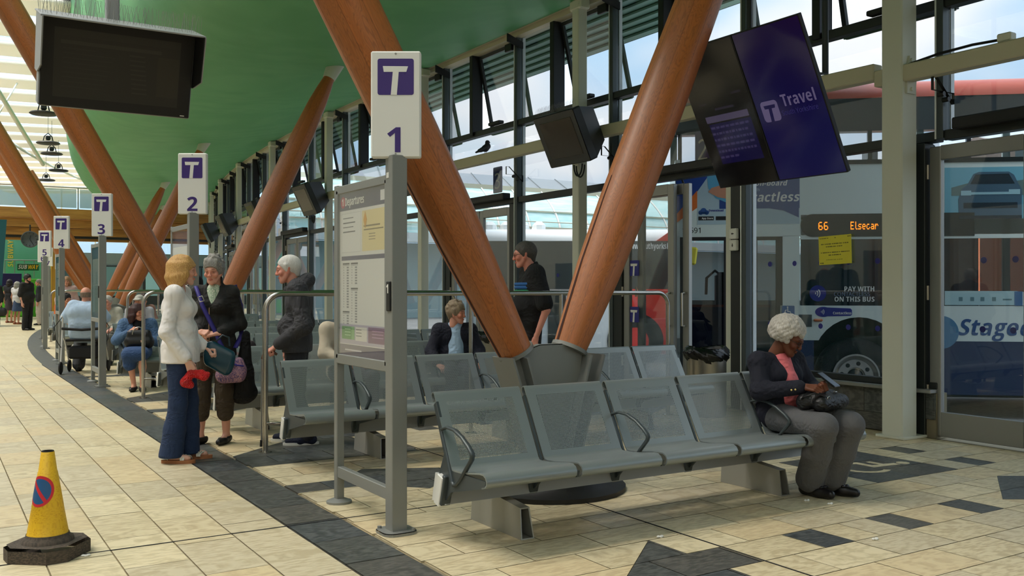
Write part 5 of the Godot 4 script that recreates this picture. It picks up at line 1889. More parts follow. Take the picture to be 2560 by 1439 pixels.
func street() -> void:
	var br := tri(mat(Color.WHITE, 0.8), noise_tex(5.0, C(166, 92, 58), C(198, 116, 76), 8, 3, 128, Vector2(1, 4)), Vector3(0.4, 1.2, 0.4))
	# brick house seen through the bus, roofs beyond
	var spots := [[Vector3(28, 0, -14.5), Vector3(8, 5.2, 9), "orange brick house seen through the Elsecar bus door"], [Vector3(50, 0, -22), Vector3(12, 6, 10), "brick house behind the buses on the far right"], [Vector3(46, 0, -2), Vector3(10, 6, 12), "brick house farthest right across the bus yard"]]
	for q in spots:
		var h := thing("house", q[2], "house", Transform3D(Basis(), q[0]))
		var b := MB.new()
		b.box(Vector3(0, q[1].y / 2 - 0.2, 0), q[1])
		part("brick_wall", b.mesh(), br, h)
		b = MB.new()
		b.prism(PackedVector2Array([Vector2(-q[1].z / 2 - 0.4, q[1].y - 0.3), Vector2(q[1].z / 2 + 0.4, q[1].y - 0.3), Vector2(0, q[1].y + 1.6)]), q[1].x, Transform3D(Basis(Vector3.UP, PI / 2), Vector3(-q[1].x / 2, 0, 0)))
		part("roof", b.mesh(), mat(C(96, 84, 78), 0.8), h)
		for i in 3:
			b = MB.new()
			b.box(Vector3(-q[1].x / 2 - 0.01, 1.6 + 2.4 * (i % 2), -2.5 + 2.5 * i), Vector3(0.06, 1.3, 1.0))
			part("window", b.mesh(), M.white, h)
	# red car beyond the bus door
	var car := thing("car", "red car beyond the bus, seen through its open door", "car", Transform3D(Basis(Vector3.UP, deg_to_rad(-32)), W(14.0, -7.9, -0.22)))
	var b := MB.new()
	b.prism(PackedVector2Array([Vector2(-2.1, 0.3), Vector2(2.1, 0.3), Vector2(2.15, 0.75), Vector2(1.9, 0.95), Vector2(1.1, 1.02), Vector2(0.5, 1.5), Vector2(-1.2, 1.52), Vector2(-1.9, 1.0), Vector2(-2.15, 0.9)]), 1.7, Transform3D(), 0.05)
	part("body", b.mesh(), mat(C(214, 30, 34), 0.25), car)
	b = MB.new()
	b.prism(PackedVector2Array([Vector2(0.95, 1.03), Vector2(0.45, 1.44), Vector2(-1.15, 1.46), Vector2(-1.7, 1.03)]), 1.72, Transform3D(Basis(), Vector3(0, 0, -0.01)))
	part("side_window", b.mesh(), mat(C(30, 36, 40), 0.1), car)
	for x in [-1.35, 1.35]:
		b = MB.new()
		b.lathe([Vector2(0, 0), Vector2(0.32, 0), Vector2(0.32, 0.18), Vector2(0, 0.18)], 20, Transform3D(Basis(Vector3.RIGHT, PI / 2), Vector3(x, 0.32, 1.55)))
		part("wheel", b.mesh(), M.rubber, car)

# plates, stickers and notices on or behind the front glass (w = 0)
func glass_marks() -> void:
	var left := Basis(Vector3.UP, -PI / 2)     # faces the hall
	# hanging bay plates outside
	for q in [[7.84, 3.11, "3", "blue bay plate with a white 3 in the glass left of the tilted monitor"], [3.12, 3.02, "2", "dark blue bay plate with a white 2 half behind the twin screens"]]:
		var r := thing("bay_plate", q[3], "sign", TB(q[0], -0.03, q[1], -PI / 2), "bay number plates")
		var b := MB.new()
		b.prism(rrect(0.27, 0.42, 0.02), 0.012, Transform3D(), 0.002)
		part("plate", b.mesh(), M.navy, r)
		text("number", q[2], 0.26, M.white, r, Transform3D(Basis(), Vector3(0, -0.02, 0.013)), false, 1.0, 0.002)
	# yellow notice
	var n := thing("notice", "yellow printed notice taped inside the glass above the wheelchair floor symbol", "notice", TB(1.18, 0.025, 1.745, -PI / 2))
	var yb := MB.new()
	yb.box(Vector3(0, 0, 0), Vector3(0.40, 0.29, 0.002), 0.0, Basis(Vector3.BACK, 0.03))
	var yim := Image.create(160, 128, false, Image.FORMAT_RGB8)
	yim.fill(C(226, 214, 60))
	for ln in [[6, 8, 40, 3], [80, 8, 6, 4], [142, 6, 10, 4], [12, 34, 134, 4], [36, 46, 80, 4], [10, 72, 140, 4], [48, 84, 60, 4], [36, 106, 78, 2], [6, 118, 18, 5]]:
		var x: int = ln[0]
		while x < ln[0] + ln[2]:
			yim.fill_rect(Rect2i(x, ln[1], 5 + x % 5, ln[3]), C(110, 104, 40))
			x += 8 + x % 3
	yim.generate_mipmaps()
	var ym := mat(Color.WHITE, 0.6)
	ym.albedo_texture = ImageTexture.create_from_image(yim)
	part("sheet", yb.mesh(), ym, n)
	# rows of blue dots that mark the glass
	var dot := MB.new()
	dot.prism(circle(0.028, 14), 0.001)
	var dm := dot.mesh()
	var ordn := ["first", "second", "third", "fourth", "fifth", "sixth"]
	for row in 2:
		for i in 6:
			dot_at(dm, 0.35 + 0.34 * i, [1.62, 0.97][row], "%s blue dot from the near column in the %s row on the glass" % [ordn[i], ["upper", "lower"][row]])
	for i in 2:
		dot_at(dm, -0.38 - 0.28 * i, 1.60, "blue dot in the upper row on the near glass door, %s from its hinges" % ordn[i])
		dot_at(dm, -0.37 - 0.27 * i, 1.0, "blue dot in the lower row on the near glass door, %s from its hinges" % ordn[i])
	for i in 4:
		dot_at(dm, 5.25 + 0.42 * i, 1.55, "%s blue dot from the right on the glass behind the tall man" % ordn[i])
	# T stickers on the fixed pane behind the right log
	for q in [[4.35, 1.62], [4.35, 1.02]]:
		var r := thing("logo_sticker", "small blue square sticker with a white T on the glass, %s of the two" % ("upper" if q[1] > 1.3 else "lower"), "sticker", TB(q[0], 0.02, q[1], -PI / 2), "T stickers on the glass")
		tee(r, Transform3D(), 0.2, M.navy, M.white)
	# door call boxes on the mullion
	for q in 2:
		var r := thing("call_box", "%s white push-button box on the mullion beside the glass" % ["upper", "lower"][q], "switch", TB(2.50, 0.1, 2.0 - 0.13 * q - 0.03, -PI / 2), "push-button boxes")
		var b := MB.new()
		b.box(Vector3(0, 0, 0), Vector3(0.11, 0.12, 0.05), 0.008)
		part("box", b.mesh(), M.white, r)
		b = MB.new()
		b.prism(PackedVector2Array([Vector2(-0.02, 0), Vector2(0.0, 0.012), Vector2(0.0, 0.005), Vector2(0.02, 0.005), Vector2(0.02, -0.005), Vector2(0.0, -0.005), Vector2(0.0, -0.012)]), 0.002, Transform3D(Basis(Vector3.BACK, 0.0 if q == 0 else PI / 2), Vector3(0, 0, 0.025)))
		part("arrow", b.mesh(), M.black, r)

func dot_at(dm: Mesh, s: float, h: float, label: String) -> void:
	var o := part("glass_dot", dm, M.navy, null, TB(s, 0.012, h, -PI / 2))
	meta(o, label, "marker", "blue dots on the glass")

# ---------------------------------------------------------------- the far end of the hall (straight building coordinates: x = −w, z = −s)
func far_end() -> void:
	var woodb := tri(mat(Color.WHITE, 0.5), noise_tex(2.0, C(150, 104, 40), C(190, 140, 64), 61, 4, 128, Vector2(0.4, 3.0)), Vector3(0.15, 1.2, 0.5))
	# footbridge across the hall: stepped timber fascia and a glass balustrade
	var br := thing("footbridge", "timber-faced footbridge with a glass balustrade crossing the far end of the hall", "footbridge", Transform3D(Basis(), Vector3(0, 0, -42)))
	var b := MB.new()
	for q in [[4.78, 0.44, 0.0], [4.36, 0.4, -0.35], [3.98, 0.34, -0.7], [3.7, 0.22, -1.1]]:
		b = MB.new()
		b.box(Vector3(-4.0, q[0], q[2]), Vector3(22, q[1], 0.3), 0.01)
		part("fascia_board", b.mesh(), woodb, br)
	b = MB.new()
	b.box(Vector3(-4.0, 4.3, -2.0), Vector3(22, 1.2, 2.6))
	part("deck", b.mesh(), M.dark, br)
	b = MB.new()
	b.tube([Vector3(-15, 6.0, 0), Vector3(7, 6.0, 0)], 0.035, 8)
	part("handrail", b.mesh(), M.chrome, br)
	for i in 12:
		b = MB.new()
		b.box(Vector3(-14.5 + 1.8 * i, 5.5, 0), Vector3(0.05, 1.0, 0.05))
		part("baluster", b.mesh(), M.alu, br)
		b = MB.new()
		b.box(Vector3(-13.6 + 1.8 * i, 5.5, 0), Vector3(1.66, 0.86, 0.02))
		part("glass_panel", b.mesh(), glassy(C(150, 180, 170), 0.55, 0.1), br)
	# end walls of the hall
	var wf := mat(C(104, 114, 112), 0.6)
	b = MB.new()
	b.box(Vector3(2.5, 1.75, -61), Vector3(38, 3.9, 0.3))
	meta(part("wall_far", b.mesh(), wf), "plain grey green wall under the glazing at the far end", "wall", "", "structure")
	var eg := thing("window_40", "high glazing in the far end wall above the footbridge", "window", Transform3D(), "", "structure")
	for i in 20:
		b = MB.new()
		b.box(Vector3(-16.5 + 2.0 * i, 6.2, -61), Vector3(0.08, 5.0, 0.12))
		part("mullion", b.mesh(), M.white, eg)
		b = MB.new()
		b.box(Vector3(-15.5 + 2.0 * i, 6.2, -61), Vector3(1.9, 4.9, 0.02))
		part("pane", b.mesh(), M.roofglass, eg)
	# shop fronts along the far end wall
	for i in 7:
		var sf := thing("shop_window", "dark framed shop window on the far end wall, %s from the left" % ["first", "second", "third", "fourth", "fifth", "sixth", "seventh"][i], "window", Transform3D(Basis(), Vector3(-2.6 + 2.7 * i, 1.6, -60.8)), "shop windows on the far wall")
		b = MB.new()
		b.box(Vector3(0, 0, 0), Vector3(2.2, 2.6, 0.1), 0.02)
		part("frame", b.mesh(), M.dark, sf)
		for q in 2:
			b = MB.new()
			b.box(Vector3(-0.5 + 1.0 * q, 0.25, 0.06), Vector3(0.88, 1.9, 0.02))
			part("pane", b.mesh(), mat([C(150, 190, 196), C(60, 80, 84), C(96, 128, 130)][(i + q) % 3], 0.2), sf)
	# teal leaning wall on the far left
	b = MB.new()
	var teal := mat(C(16, 84, 92), 0.5)
	b.prism(PackedVector2Array([Vector2(-5.0, 0.0), Vector2(-9.0, 0.0), Vector2(-9.0, 3.9), Vector2(-4.75, 3.9)]), 0.5, Transform3D(Basis(), Vector3(-0.55, 0, -34.5)))
	meta(part("leaning_wall", b.mesh(), teal), "dark teal leaning wall at the left edge under the footbridge", "wall", "", "structure")
	# food kiosk: lime counter, green back wall, purple screen, name board
	var ki := thing("kiosk", "lime green food kiosk with a yellow and white name board below the footbridge", "kiosk", Transform3D(Basis(), Vector3(0, 0, -46)))
	var lime := mat(C(86, 190, 36), 0.4)
	b = MB.new()
	b.box(Vector3(-3.9, 0.8, -0.4), Vector3(3.4, 2.1, 0.6), 0.05)
	part("back_panel", b.mesh(), lime, ki)
	b = MB.new()
	b.box(Vector3(-4.6, 0.5, 0.1), Vector3(2.0, 1.0, 0.5), 0.08)
	part("counter", b.mesh(), mat(C(102, 206, 44), 0.35), ki)
	b = MB.new()
	b.box(Vector3(-4.36, 1.78, 0.0), Vector3(0.92, 0.64, 0.08), 0.01)
	part("menu_screen", b.mesh(), mat(C(34, 26, 92), 0.3), ki)
	b = MB.new()
	b.box(Vector3(-3.62, 2.42, -0.1), Vector3(0.95, 0.34, 0.12), 0.02)
	var nb := part("name_board", b.mesh(), mat(C(0, 96, 56), 0.4), ki)
	text("lettering", "SUB", 0.2, M.white, nb, Transform3D(Basis(), Vector3(-3.85, 2.42, -0.035)), true, 0.75, 0.01, 0.2)
	text("lettering", "WAY", 0.2, mat(C(250, 206, 30), 0.4), nb, Transform3D(Basis(), Vector3(-3.40, 2.42, -0.035)), true, 0.75, 0.01, 0.2)
	b = MB.new()
	b.tube([Vector3(-4.6, 2.75, -0.3), Vector3(-2.9, 2.75, -0.3)], 0.03, 6)
	for i in 5: b.tube([Vector3(-4.6 + 0.42 * i, 1.9, -0.3), Vector3(-4.6 + 0.42 * i, 2.75, -0.3)], 0.02, 6)
	part("railing", b.mesh(), M.alu, ki)
	b = MB.new()
	b.box(Vector3(-3.4, 2.9, -1.2), Vector3(2.4, 2.4, 0.05))
	part("glass_screen", b.mesh(), mat(C(112, 190, 160), 0.25), ki)
	text("lettering", "SUBWAY", 0.24, mat(C(240, 214, 90), 0.4), ki, Transform3D(Basis(Vector3.BACK, PI / 2), Vector3(-4.3, 3.1, -1.16)), true, 1.0, 0.01)
	b = MB.new()
	b.box(Vector3(-2.5, 1.6, 0.3), Vector3(0.3, 3.2, 0.3))
	part("yellow_post", b.mesh(), mat(C(210, 160, 50), 0.5), ki)
	# clock hung below the bridge
	var ck := thing("clock", "round dark station clock hung under the footbridge", "clock", Transform3D(Basis(Vector3.UP, deg_to_rad(-12)), Vector3(-4.21, 3.39, -38)))
	b = MB.new()
	b.lathe([Vector2(0, -0.08), Vector2(0.34, -0.08), Vector2(0.34, 0.02), Vector2(0.31, 0.03), Vector2(0.30, 0.015), Vector2(0, 0.015)], 32, Transform3D(Basis(Vector3.RIGHT, PI / 2), Vector3.ZERO))
	part("face", b.mesh(), mat(C(70, 74, 72), 0.5), ck)
	b = MB.new()
	for i in 12:
		var a := TAU * i / 12
		b.box(Vector3(sin(a) * 0.26, cos(a) * 0.26, 0.02), Vector3(0.02, 0.05, 0.008), 0.0, Basis(Vector3.BACK, -a))
	b.box(Vector3(sin(0.2) * 0.08, cos(0.2) * 0.08, 0.025), Vector3(0.025, 0.17, 0.006), 0.0, Basis(Vector3.BACK, -0.2))
	b.box(Vector3(sin(2.6) * 0.11, cos(2.6) * 0.11, 0.03), Vector3(0.02, 0.24, 0.006), 0.0, Basis(Vector3.BACK, -2.6))
	part("hands_and_marks", b.mesh(), M.black, ck)
	b = MB.new()
	b.cyl(Vector3(0, 0.34, -0.03), Vector3(0, 0.6, -0.03), 0.03)
	part("hanger", b.mesh(), M.dark, ck)
	# hanging lamps
	var li := ["highest, beside the first timber log", "second from the top, above the third", "third down", "lowest but one", "lowest, above the footbridge rail"]
	var i2 := 0
	for q in [[26.0, 4.84, 6.6], [32.0, 4.13, 6.57], [35.0, 3.71, 6.59], [40.0, 2.93, 6.53], [44.0, 3.03, 6.5]]:
		var lm := thing("pendant_lamp", "black disc lamp hung under the glazed roof, " + li[i2], "lamp", Transform3D(Basis(), Vector3(-q[1], q[2], -q[0])), "hanging hall lamps")
		b = MB.new()
		b.lathe([Vector2(0, -0.05), Vector2(0.36, -0.05), Vector2(0.4, -0.02), Vector2(0.36, 0.02), Vector2(0.1, 0.06), Vector2(0, 0.06)], 24)
		part("shade", b.mesh(), M.black, lm)
		b = MB.new()
		b.tube([Vector3(-0.16, 0.05, 0), Vector3(-0.12, 0.22, 0), Vector3(0, 0.34, 0), Vector3(0.12, 0.22, 0), Vector3(0.16, 0.05, 0)], 0.02, 6)
		b.box(Vector3(0.0, 0.17, 0), Vector3(0.16, 0.16, 0.16), 0.03)
		part("bracket", b.mesh(), M.black, lm)
		b = MB.new()
		b.cyl(Vector3(0, 0.34, 0), Vector3(0, 1.3, 0), 0.008, -1, 5)
		part("wire", b.mesh(), M.alu, lm)
		i2 += 1
	# white rods of the roof truss near the left edge
	b = MB.new()
	for q in [[Vector3(-6.4, 7.2, -24), Vector3(-4.2, 5.9, -33), 0.07], [Vector3(-6.9, 7.9, -26), Vector3(-6.3, 6.0, -26), 0.03], [Vector3(-6.2, 7.9, -29), Vector3(-5.7, 6.0, -29), 0.03], [Vector3(-6.6, 6.3, -27), Vector3(-4.6, 5.5, -36), 0.05], [Vector3(-6.2, 6.1, -26), Vector3(-5.4, 7.8, -28), 0.025]]:
		b.cyl(q[0], q[1], q[2], -1, 8)
	meta(part("truss_rods", b.mesh(), M.white), "white rods of the roof truss at the far left", "truss", "", "structure")

func small_things() -> void:
	cone()
	bins()
	pigeon()
	# crumbs on the floor
	var w := ["left of the seated woman's shoes", "nearest the seated woman's shoes", "by the near dark arrow", "by the dark half tile", "beside the cone's foot"]
	var i := 0
	for q in [[-1.04, 3.04], [-1.18, 2.99], [-1.21, 4.41], [-1.86, 3.46], [0.05, 7.11]]:
		var b := MB.new()
		for k in 3:
			ellipsoid(b, Vector3(0.012 * k - 0.012, 0.006, 0.008 * (k % 2)), Vector3(0.012, 0.007, 0.009), 5)
		var o := part("crumb", b.mesh(), M.white, null, TB(q[0], q[1]))
		meta(o, "small white scrap of litter on the floor tiles, " + w[i], "litter", "litter scraps")
		i += 1
	# flaking paint on the soffit
	var b := MB.new()
	for k in 2:
		var rows := []
		for j in 6:
			var f := j / 5.0
			rows.append([W(7.43 + 0.25 * f, 4.62 - 0.2 * f - 0.35 * k, 5.18 - 0.12 * sin(f * 3.0)), W(7.40 + 0.25 * f, 4.52 - 0.2 * f - 0.35 * k, 5.14 - 0.08 * sin(f * 3.0))])
		b.grid(rows)
	meta(part("paint_flake", b.mesh(), M.cream), "curled flakes of paint hanging from the green soffit", "paint", "", "stuff")
	# fittings on the tie beams
	var lb := ["on the tie beam right of the twin screens", "on the tie beam above the near glass door", "on the tie beam behind the right timber log"]
	i = 0
	for q in [[1.1, 3.41], [-0.75, 3.42], [4.1, 3.46]]:
		b = MB.new()
		b.box(Vector3(0, 0.035, 0), Vector3(0.09, 0.07, 0.12), 0.01)
		var o := part("junction_box", b.mesh(), M.col, null, TB(q[0], 0.3, q[1] - 0.05))
		meta(o, "small pale junction box " + lb[i], "box", "junction boxes")
		var c := MB.new()
		c.tube([Vector3(0.0, 0.03, -0.06), Vector3(0.01, 0.045, -0.3), Vector3(-0.01, 0.03, -0.6), Vector3(0, 0.0, -0.9)], 0.012, 6)
		part("cable", c.mesh(), M.rubber, o)
		i += 1

func cone() -> void:
	var root := thing("traffic_cone", "worn yellow no-waiting cone on a black rubber foot, at lower left", "cone", Transform3D(Basis(Vector3.UP, deg_to_rad(-38)), W(0.18, 7.27, 0.0)))
	var b := MB.new()
	var o := PackedVector2Array()
	for q in [[0.172, 0.09], [0.09, 0.172]]:
		pass
	for p in [Vector2(0.172, -0.1), Vector2(0.172, 0.1), Vector2(0.1, 0.172), Vector2(-0.1, 0.172), Vector2(-0.172, 0.1), Vector2(-0.172, -0.1), Vector2(-0.1, -0.172), Vector2(0.1, -0.172)]: o.append(p)
	b.prism(o, 0.075, Transform3D(Basis(Vector3.RIGHT, -PI / 2), Vector3.ZERO), 0.012)
	var rub := tri(mat(Color.WHITE, 0.85), noise_tex(2.5, C(58, 52, 46), C(96, 84, 72), 71, 4, 128), Vector3(4, 4, 4), false)
	part("rubber_foot", b.mesh(), rub, root)
	b = MB.new()
	b.lathe([Vector2(0.125, 0.07), Vector2(0.12, 0.092), Vector2(0.104, 0.10), Vector2(0.1, 0.115)], 32)
	part("foot_collar", b.mesh(), rub, root)
	b = MB.new()
	b.lathe([Vector2(0.102, 0.105), Vector2(0.0975, 0.112), Vector2(0.074, 0.25), Vector2(0.0745, 0.252), Vector2(0.046, 0.425), Vector2(0.044, 0.427), Vector2(0.031, 0.525), Vector2(0.028, 0.528), Vector2(0.024, 0.526), Vector2(0.022, 0.45), Vector2(0.0, 0.45)], 40)
	var ym := tri(mat(Color.WHITE, 0.45), noise_tex(2.2, C(206, 150, 16), C(232, 186, 34), 72, 4, 128, Vector2(1, 1), 0.2, 0.55), Vector3(5, 5, 5), false)
	part("cone_body", b.mesh(), ym, root)
	b = MB.new()
	b.lathe([Vector2(0.031, 0.524), Vector2(0.028, 0.531), Vector2(0.023, 0.529), Vector2(0.021, 0.46)], 24)
	part("top_rim", b.mesh(), M.rubber, root)
	# round plate printed on the side: red ring, blue field, red bar, laid on the cone's surface
	var c := [mat(C(206, 40, 52), 0.45), mat(C(36, 88, 138), 0.45), mat(C(206, 40, 52), 0.45)]
	for k in 3:
		var m := MB.new()
		var rows := []
		if k < 2:
			for i in 7:
				var row := []
				for j in 33:
					var a := TAU * j / 32
					row.append(on_cone(Vector2(cos(a), sin(a)) * (0.076 if k == 0 else 0.062) * i / 6.0, 0.0006 + 0.0005 * k))
				rows.append(row)
		else:
			for i in 3:
				var row := []
				for j in 11:
					row.append(on_cone(Vector2((j - 5) * 0.0126, 0.0085 * (i - 1)).rotated(-PI / 4 - 0.1), 0.0018))
				rows.append(row)
		m.grid(rows)
		part(["ring", "blue_field", "bar"][k], m.mesh(), c[k], root)

func on_cone(p: Vector2, lift: float) -> Vector3:
	var h := 0.335 + p.y
	var r := 0.0985 - (h - 0.11) * 0.163 + lift
	var a := PI / 2 + 0.12 - p.x / r * 0.96
	return Vector3(cos(a) * r, h, sin(a) * r)

func bins() -> void:
	var lb := ["steel litter bin with a black bag at the door right of the nearest benches", "steel litter bin with a black bag behind the seated person in a navy cardigan"]
	for k in 2:
		var root := thing("litter_bin", lb[k], "bin", TB(2.28 + 4.4 * k, 0.73 + 0.1 * k), "litter bins")
		var b := MB.new()
		b.lathe([Vector2(0, 0), Vector2(0.2, 0), Vector2(0.21, 0.02), Vector2(0.21, 0.66), Vector2(0.2, 0.66)], 32)
		part("drum", b.mesh(), M.inox, root)
		var bag := MB.new()
		var rows := []
		for i in 8:
			var row := []
			for j in 48:
				var a := TAU * j / 48
				var f := i / 7.0
				var r := 0.2 + 0.045 * sin(f * PI) + 0.012 * sin(a * 9.0 + i) * f + 0.008 * sin(a * 17.0 - i * 2.0)
				row.append(Vector3(cos(a) * r, 0.735 - 0.15 * f + 0.012 * sin(a * 5.0) * f + 0.015 * sin(a * 2.0 + 1.0), sin(a) * r))
			rows.append(row)
		bag.grid(rows, true)
		rows = []
		for i in 4:
			var row := []
			for j in 48:
				var a := TAU * j / 48
				row.append(Vector3(cos(a) * (0.205 - 0.02 * i), 0.735 - 0.1 * i * i * 0.3 + 0.015 * sin(a * 2.0 + 1.0), sin(a) * (0.205 - 0.02 * i)))
			rows.append(row)
		bag.grid(rows, true)
		part("bin_bag", bag.mesh(), mat(C(16, 16, 18), 0.25), root)

func pigeon() -> void:
	var root := thing("pigeon", "dark pigeon perched on the beige beam left of the tilted monitor", "bird", TB(7.7, 0.3, 3.485, PI * 0.5))
	# body along local −z (tail) to z (breast)
	var f := Field.new()
	f.bone(Vector3(0, 0.095, 0.02), Vector3(0, 0.125, 0.05), 0.052, 0.05)
	f.bone(Vector3(0, 0.09, 0.0), Vector3(0, 0.06, -0.07), 0.05, 0.03)
	f.bone(Vector3(0, 0.055, -0.07), Vector3(0, 0.015, -0.16), 0.024, 0.014)
	f.bone(Vector3(0, 0.14, 0.05), Vector3(0, 0.185, 0.04), 0.034, 0.024)
	f.bone(Vector3(0, 0.198, 0.045), Vector3(0, 0.2, 0.055), 0.024, 0.022)
	f.bone(Vector3(0, 0.198, 0.07), Vector3(0, 0.19, 0.098), 0.008, 0.003)
	f.k = 0.03
	part("body", f.mesh(0.006), mat(C(36, 38, 46), 0.6), root)
	for s in [-1.0, 1.0]:
		var w := Field.new()
		w.k = 0.02
		w.bone(Vector3(0.04 * s, 0.115, 0.03), Vector3(0.035 * s, 0.06, -0.09), 0.022, 0.014)
		w.bone(Vector3(0.035 * s, 0.06, -0.09), Vector3(0.015 * s, 0.025, -0.14), 0.012, 0.006)
		part("wing", w.mesh(0.006), mat(C(58, 60, 70), 0.6), root)
		var l := MB.new()
		l.tube([Vector3(0.02 * s, 0.06, 0.01), Vector3(0.02 * s, 0.012, 0.015), Vector3(0.022 * s, 0.003, 0.045)], 0.0045, 6)
		part("leg", l.mesh(), mat(C(150, 70, 60), 0.7), root)

# ---------------------------------------------------------------- smooth bodies: tapered bones joined by a smooth minimum, meshed as surface nets
class Field:
	var a := PackedVector3Array()
	var d := PackedVector3Array()
	var l2 := PackedFloat32Array()
	var ra := PackedFloat32Array()
	var rb := PackedFloat32Array()
	var sq := PackedVector3Array()     # squash: the space is stretched by this along x, y, z before measuring
	var tag := PackedColorArray()
	var cutp := PackedInt32Array()
	var k := 0.03
	var floor_y := -1e9
	var top_y := 1e9
	var colored := false

	func bone(p: Vector3, q: Vector3, r: float, r2: float, s := Vector3.ONE, c := Color.WHITE, cut := 0) -> Field:
		a.append(p * s)
		d.append((q - p) * s)
		l2.append(maxf(((q - p) * s).length_squared(), 1e-9))
		ra.append(r)
		rb.append(r2)
		sq.append(s)
		tag.append(c)
		cutp.append(cut)
		return self

	func ball(p: Vector3, r: float, s := Vector3.ONE, c := Color.WHITE, cut := 0) -> Field:
		return bone(p, p, r, r, s, c, cut)

	func bounds(i: int) -> AABB:
		var s := sq[i]
		var r := maxf(ra[i], rb[i])
		var p := a[i] / s
		var q := (a[i] + d[i]) / s
		var e := Vector3(r / s.x, r / s.y, r / s.z)
		return AABB(p.min(q) - e, (p - q).abs() + e * 2.0)

	func mesh(cell: float) -> ArrayMesh:
		return build(cell).mesh_fast()

	func build(cell: float) -> Shell:
		var box := bounds(0)
		var n := a.size()
		var bb: Array[AABB] = []
		for i in n:
			var q := bounds(i)
			bb.append(q.grow(k * 0.5))
			if cutp[i] == 0: box = box.merge(q)
		box = box.grow(cell * 2.5)
		var nx := int(ceil(box.size.x / cell)) + 2
		var ny := int(ceil(box.size.y / cell)) + 2
		var nz := int(ceil(box.size.z / cell)) + 2
		var org := box.position
		var vals := PackedFloat32Array()
		vals.resize(nx * ny * nz)
		vals.fill(1.0)
		const B := 6
		var half := Vector3.ONE * (B * 0.5 * cell)
		var cells: Array[Vector3i] = []
		for bz in range(0, nz, B):
			for by in range(0, ny, B):
				for bx in range(0, nx, B):
					var c := org + Vector3(bx, by, bz) * cell + half
					var blk := AABB(c - half, half * 2.0).grow(cell * 1.5)
					var near := PackedInt32Array()
					for i in n:
						if bb[i].intersects(blk): near.append(i)
					if near.is_empty(): continue
					# far inside: the block's middle is deeper than the block is large
					var m := value(c, near)
					var reach := half.x * 1.7321 * 1.45 + k * 0.3
					if m < -reach:
						for z in range(bz, mini(bz + B, nz)):
							for y in range(by, mini(by + B, ny)):
								for x in range(bx, mini(bx + B, nx)):
									vals[(z * ny + y) * nx + x] = -1.0
						continue
					if m > reach * 1.6: continue
					for z in range(bz, mini(bz + B, nz)):
						for y in range(by, mini(by + B, ny)):
							var p := org + Vector3(bx, y, z) * cell
							for x in range(bx, mini(bx + B, nx)):
								vals[(z * ny + y) * nx + x] = value(p, near)
								p.x += cell
					cells.append(Vector3i(bx, by, bz))
		# surface nets
		var out := Shell.new()
		var id := {}
		for blk in cells:
			for z in range(maxi(blk.z - 1, 0), mini(blk.z + B, nz - 1)):
				for y in range(maxi(blk.y - 1, 0), mini(blk.y + B, ny - 1)):
					for x in range(maxi(blk.x - 1, 0), mini(blk.x + B, nx - 1)):
						var i0 := (z * ny + y) * nx + x
						if id.has(i0): continue
						var v0 := vals[i0]
						var v1 := vals[i0 + 1]
						var v2 := vals[i0 + nx]
						var v3 := vals[i0 + nx + 1]
						var i4 := i0 + nx * ny
						var v4 := vals[i4]
						var v5 := vals[i4 + 1]
						var v6 := vals[i4 + nx]
						var v7 := vals[i4 + nx + 1]
						var neg := int(v0 < 0) + int(v1 < 0) + int(v2 < 0) + int(v3 < 0) + int(v4 < 0) + int(v5 < 0) + int(v6 < 0) + int(v7 < 0)
						if neg == 0 or neg == 8: continue
						var s := Vector3.ZERO
						var w := 0
						for e in [[v0, v1, 0, 0, 0, 0], [v2, v3, 0, 1, 0, 0], [v4, v5, 0, 0, 1, 0], [v6, v7, 0, 1, 1, 0], [v0, v2, 0, 0, 0, 1], [v1, v3, 1, 0, 0, 1], [v4, v6, 0, 0, 1, 1], [v5, v7, 1, 0, 1, 1], [v0, v4, 0, 0, 0, 2], [v1, v5, 1, 0, 0, 2], [v2, v6, 0, 1, 0, 2], [v3, v7, 1, 1, 0, 2]]:
							if (e[0] < 0.0) == (e[1] < 0.0): continue
							var t: float = e[0] / (e[0] - e[1])
							var p := Vector3(e[2], e[3], e[4])
							p[e[5]] += t
							s += p
							w += 1
						id[i0] = out.v.size()
						out.v.append(org + (Vector3(x, y, z) + s / w) * cell)
						var g := Vector3(v1 + v3 + v5 + v7 - v0 - v2 - v4 - v6, v2 + v3 + v6 + v7 - v0 - v1 - v4 - v5, v4 + v5 + v6 + v7 - v0 - v1 - v2 - v3)
						out.n.append(g.normalized())
		for i0 in id:
			var v0 := vals[i0]
			var x: int = i0 % nx
			var y: int = (i0 / nx) % ny
			var z: int = i0 / (nx * ny)
			if x == 0 or y == 0 or z == 0: continue
			var ex := vals[i0 + 1]
			var ey := vals[i0 + nx]
			var ez := vals[i0 + nx * ny]
			if (v0 < 0) != (ex < 0): out.quad(id, i0, nx, nx * ny, v0 < 0)
			if (v0 < 0) != (ey < 0): out.quad(id, i0, nx * ny, 1, v0 < 0)
			if (v0 < 0) != (ez < 0): out.quad(id, i0, 1, nx, v0 < 0)
		if colored:
			for i in out.v.size():
				out.c.append(color_at(out.v[i]))
		return out

	func value(p: Vector3, near: PackedInt32Array) -> float:
		var r := 1.0
		var dug := 1.0
		for i in near:
			var s := sq[i]
			var q := p * s - a[i]
			var t := clampf(q.dot(d[i]) / l2[i], 0.0, 1.0)
			var e := (q - d[i] * t).length() - (ra[i] + (rb[i] - ra[i]) * t)
			if cutp[i] == 1:
				dug = minf(dug, e)
				continue
			var h := k - absf(r - e)
			r = minf(r, e)
			if h > 0.0: r -= h * h * 0.25 / k
		if dug < 1.0:
			var kk := k * 0.5
			var h := kk - absf(r + dug)
			r = maxf(r, -dug)
			if h > 0.0: r += h * h * 0.25 / kk
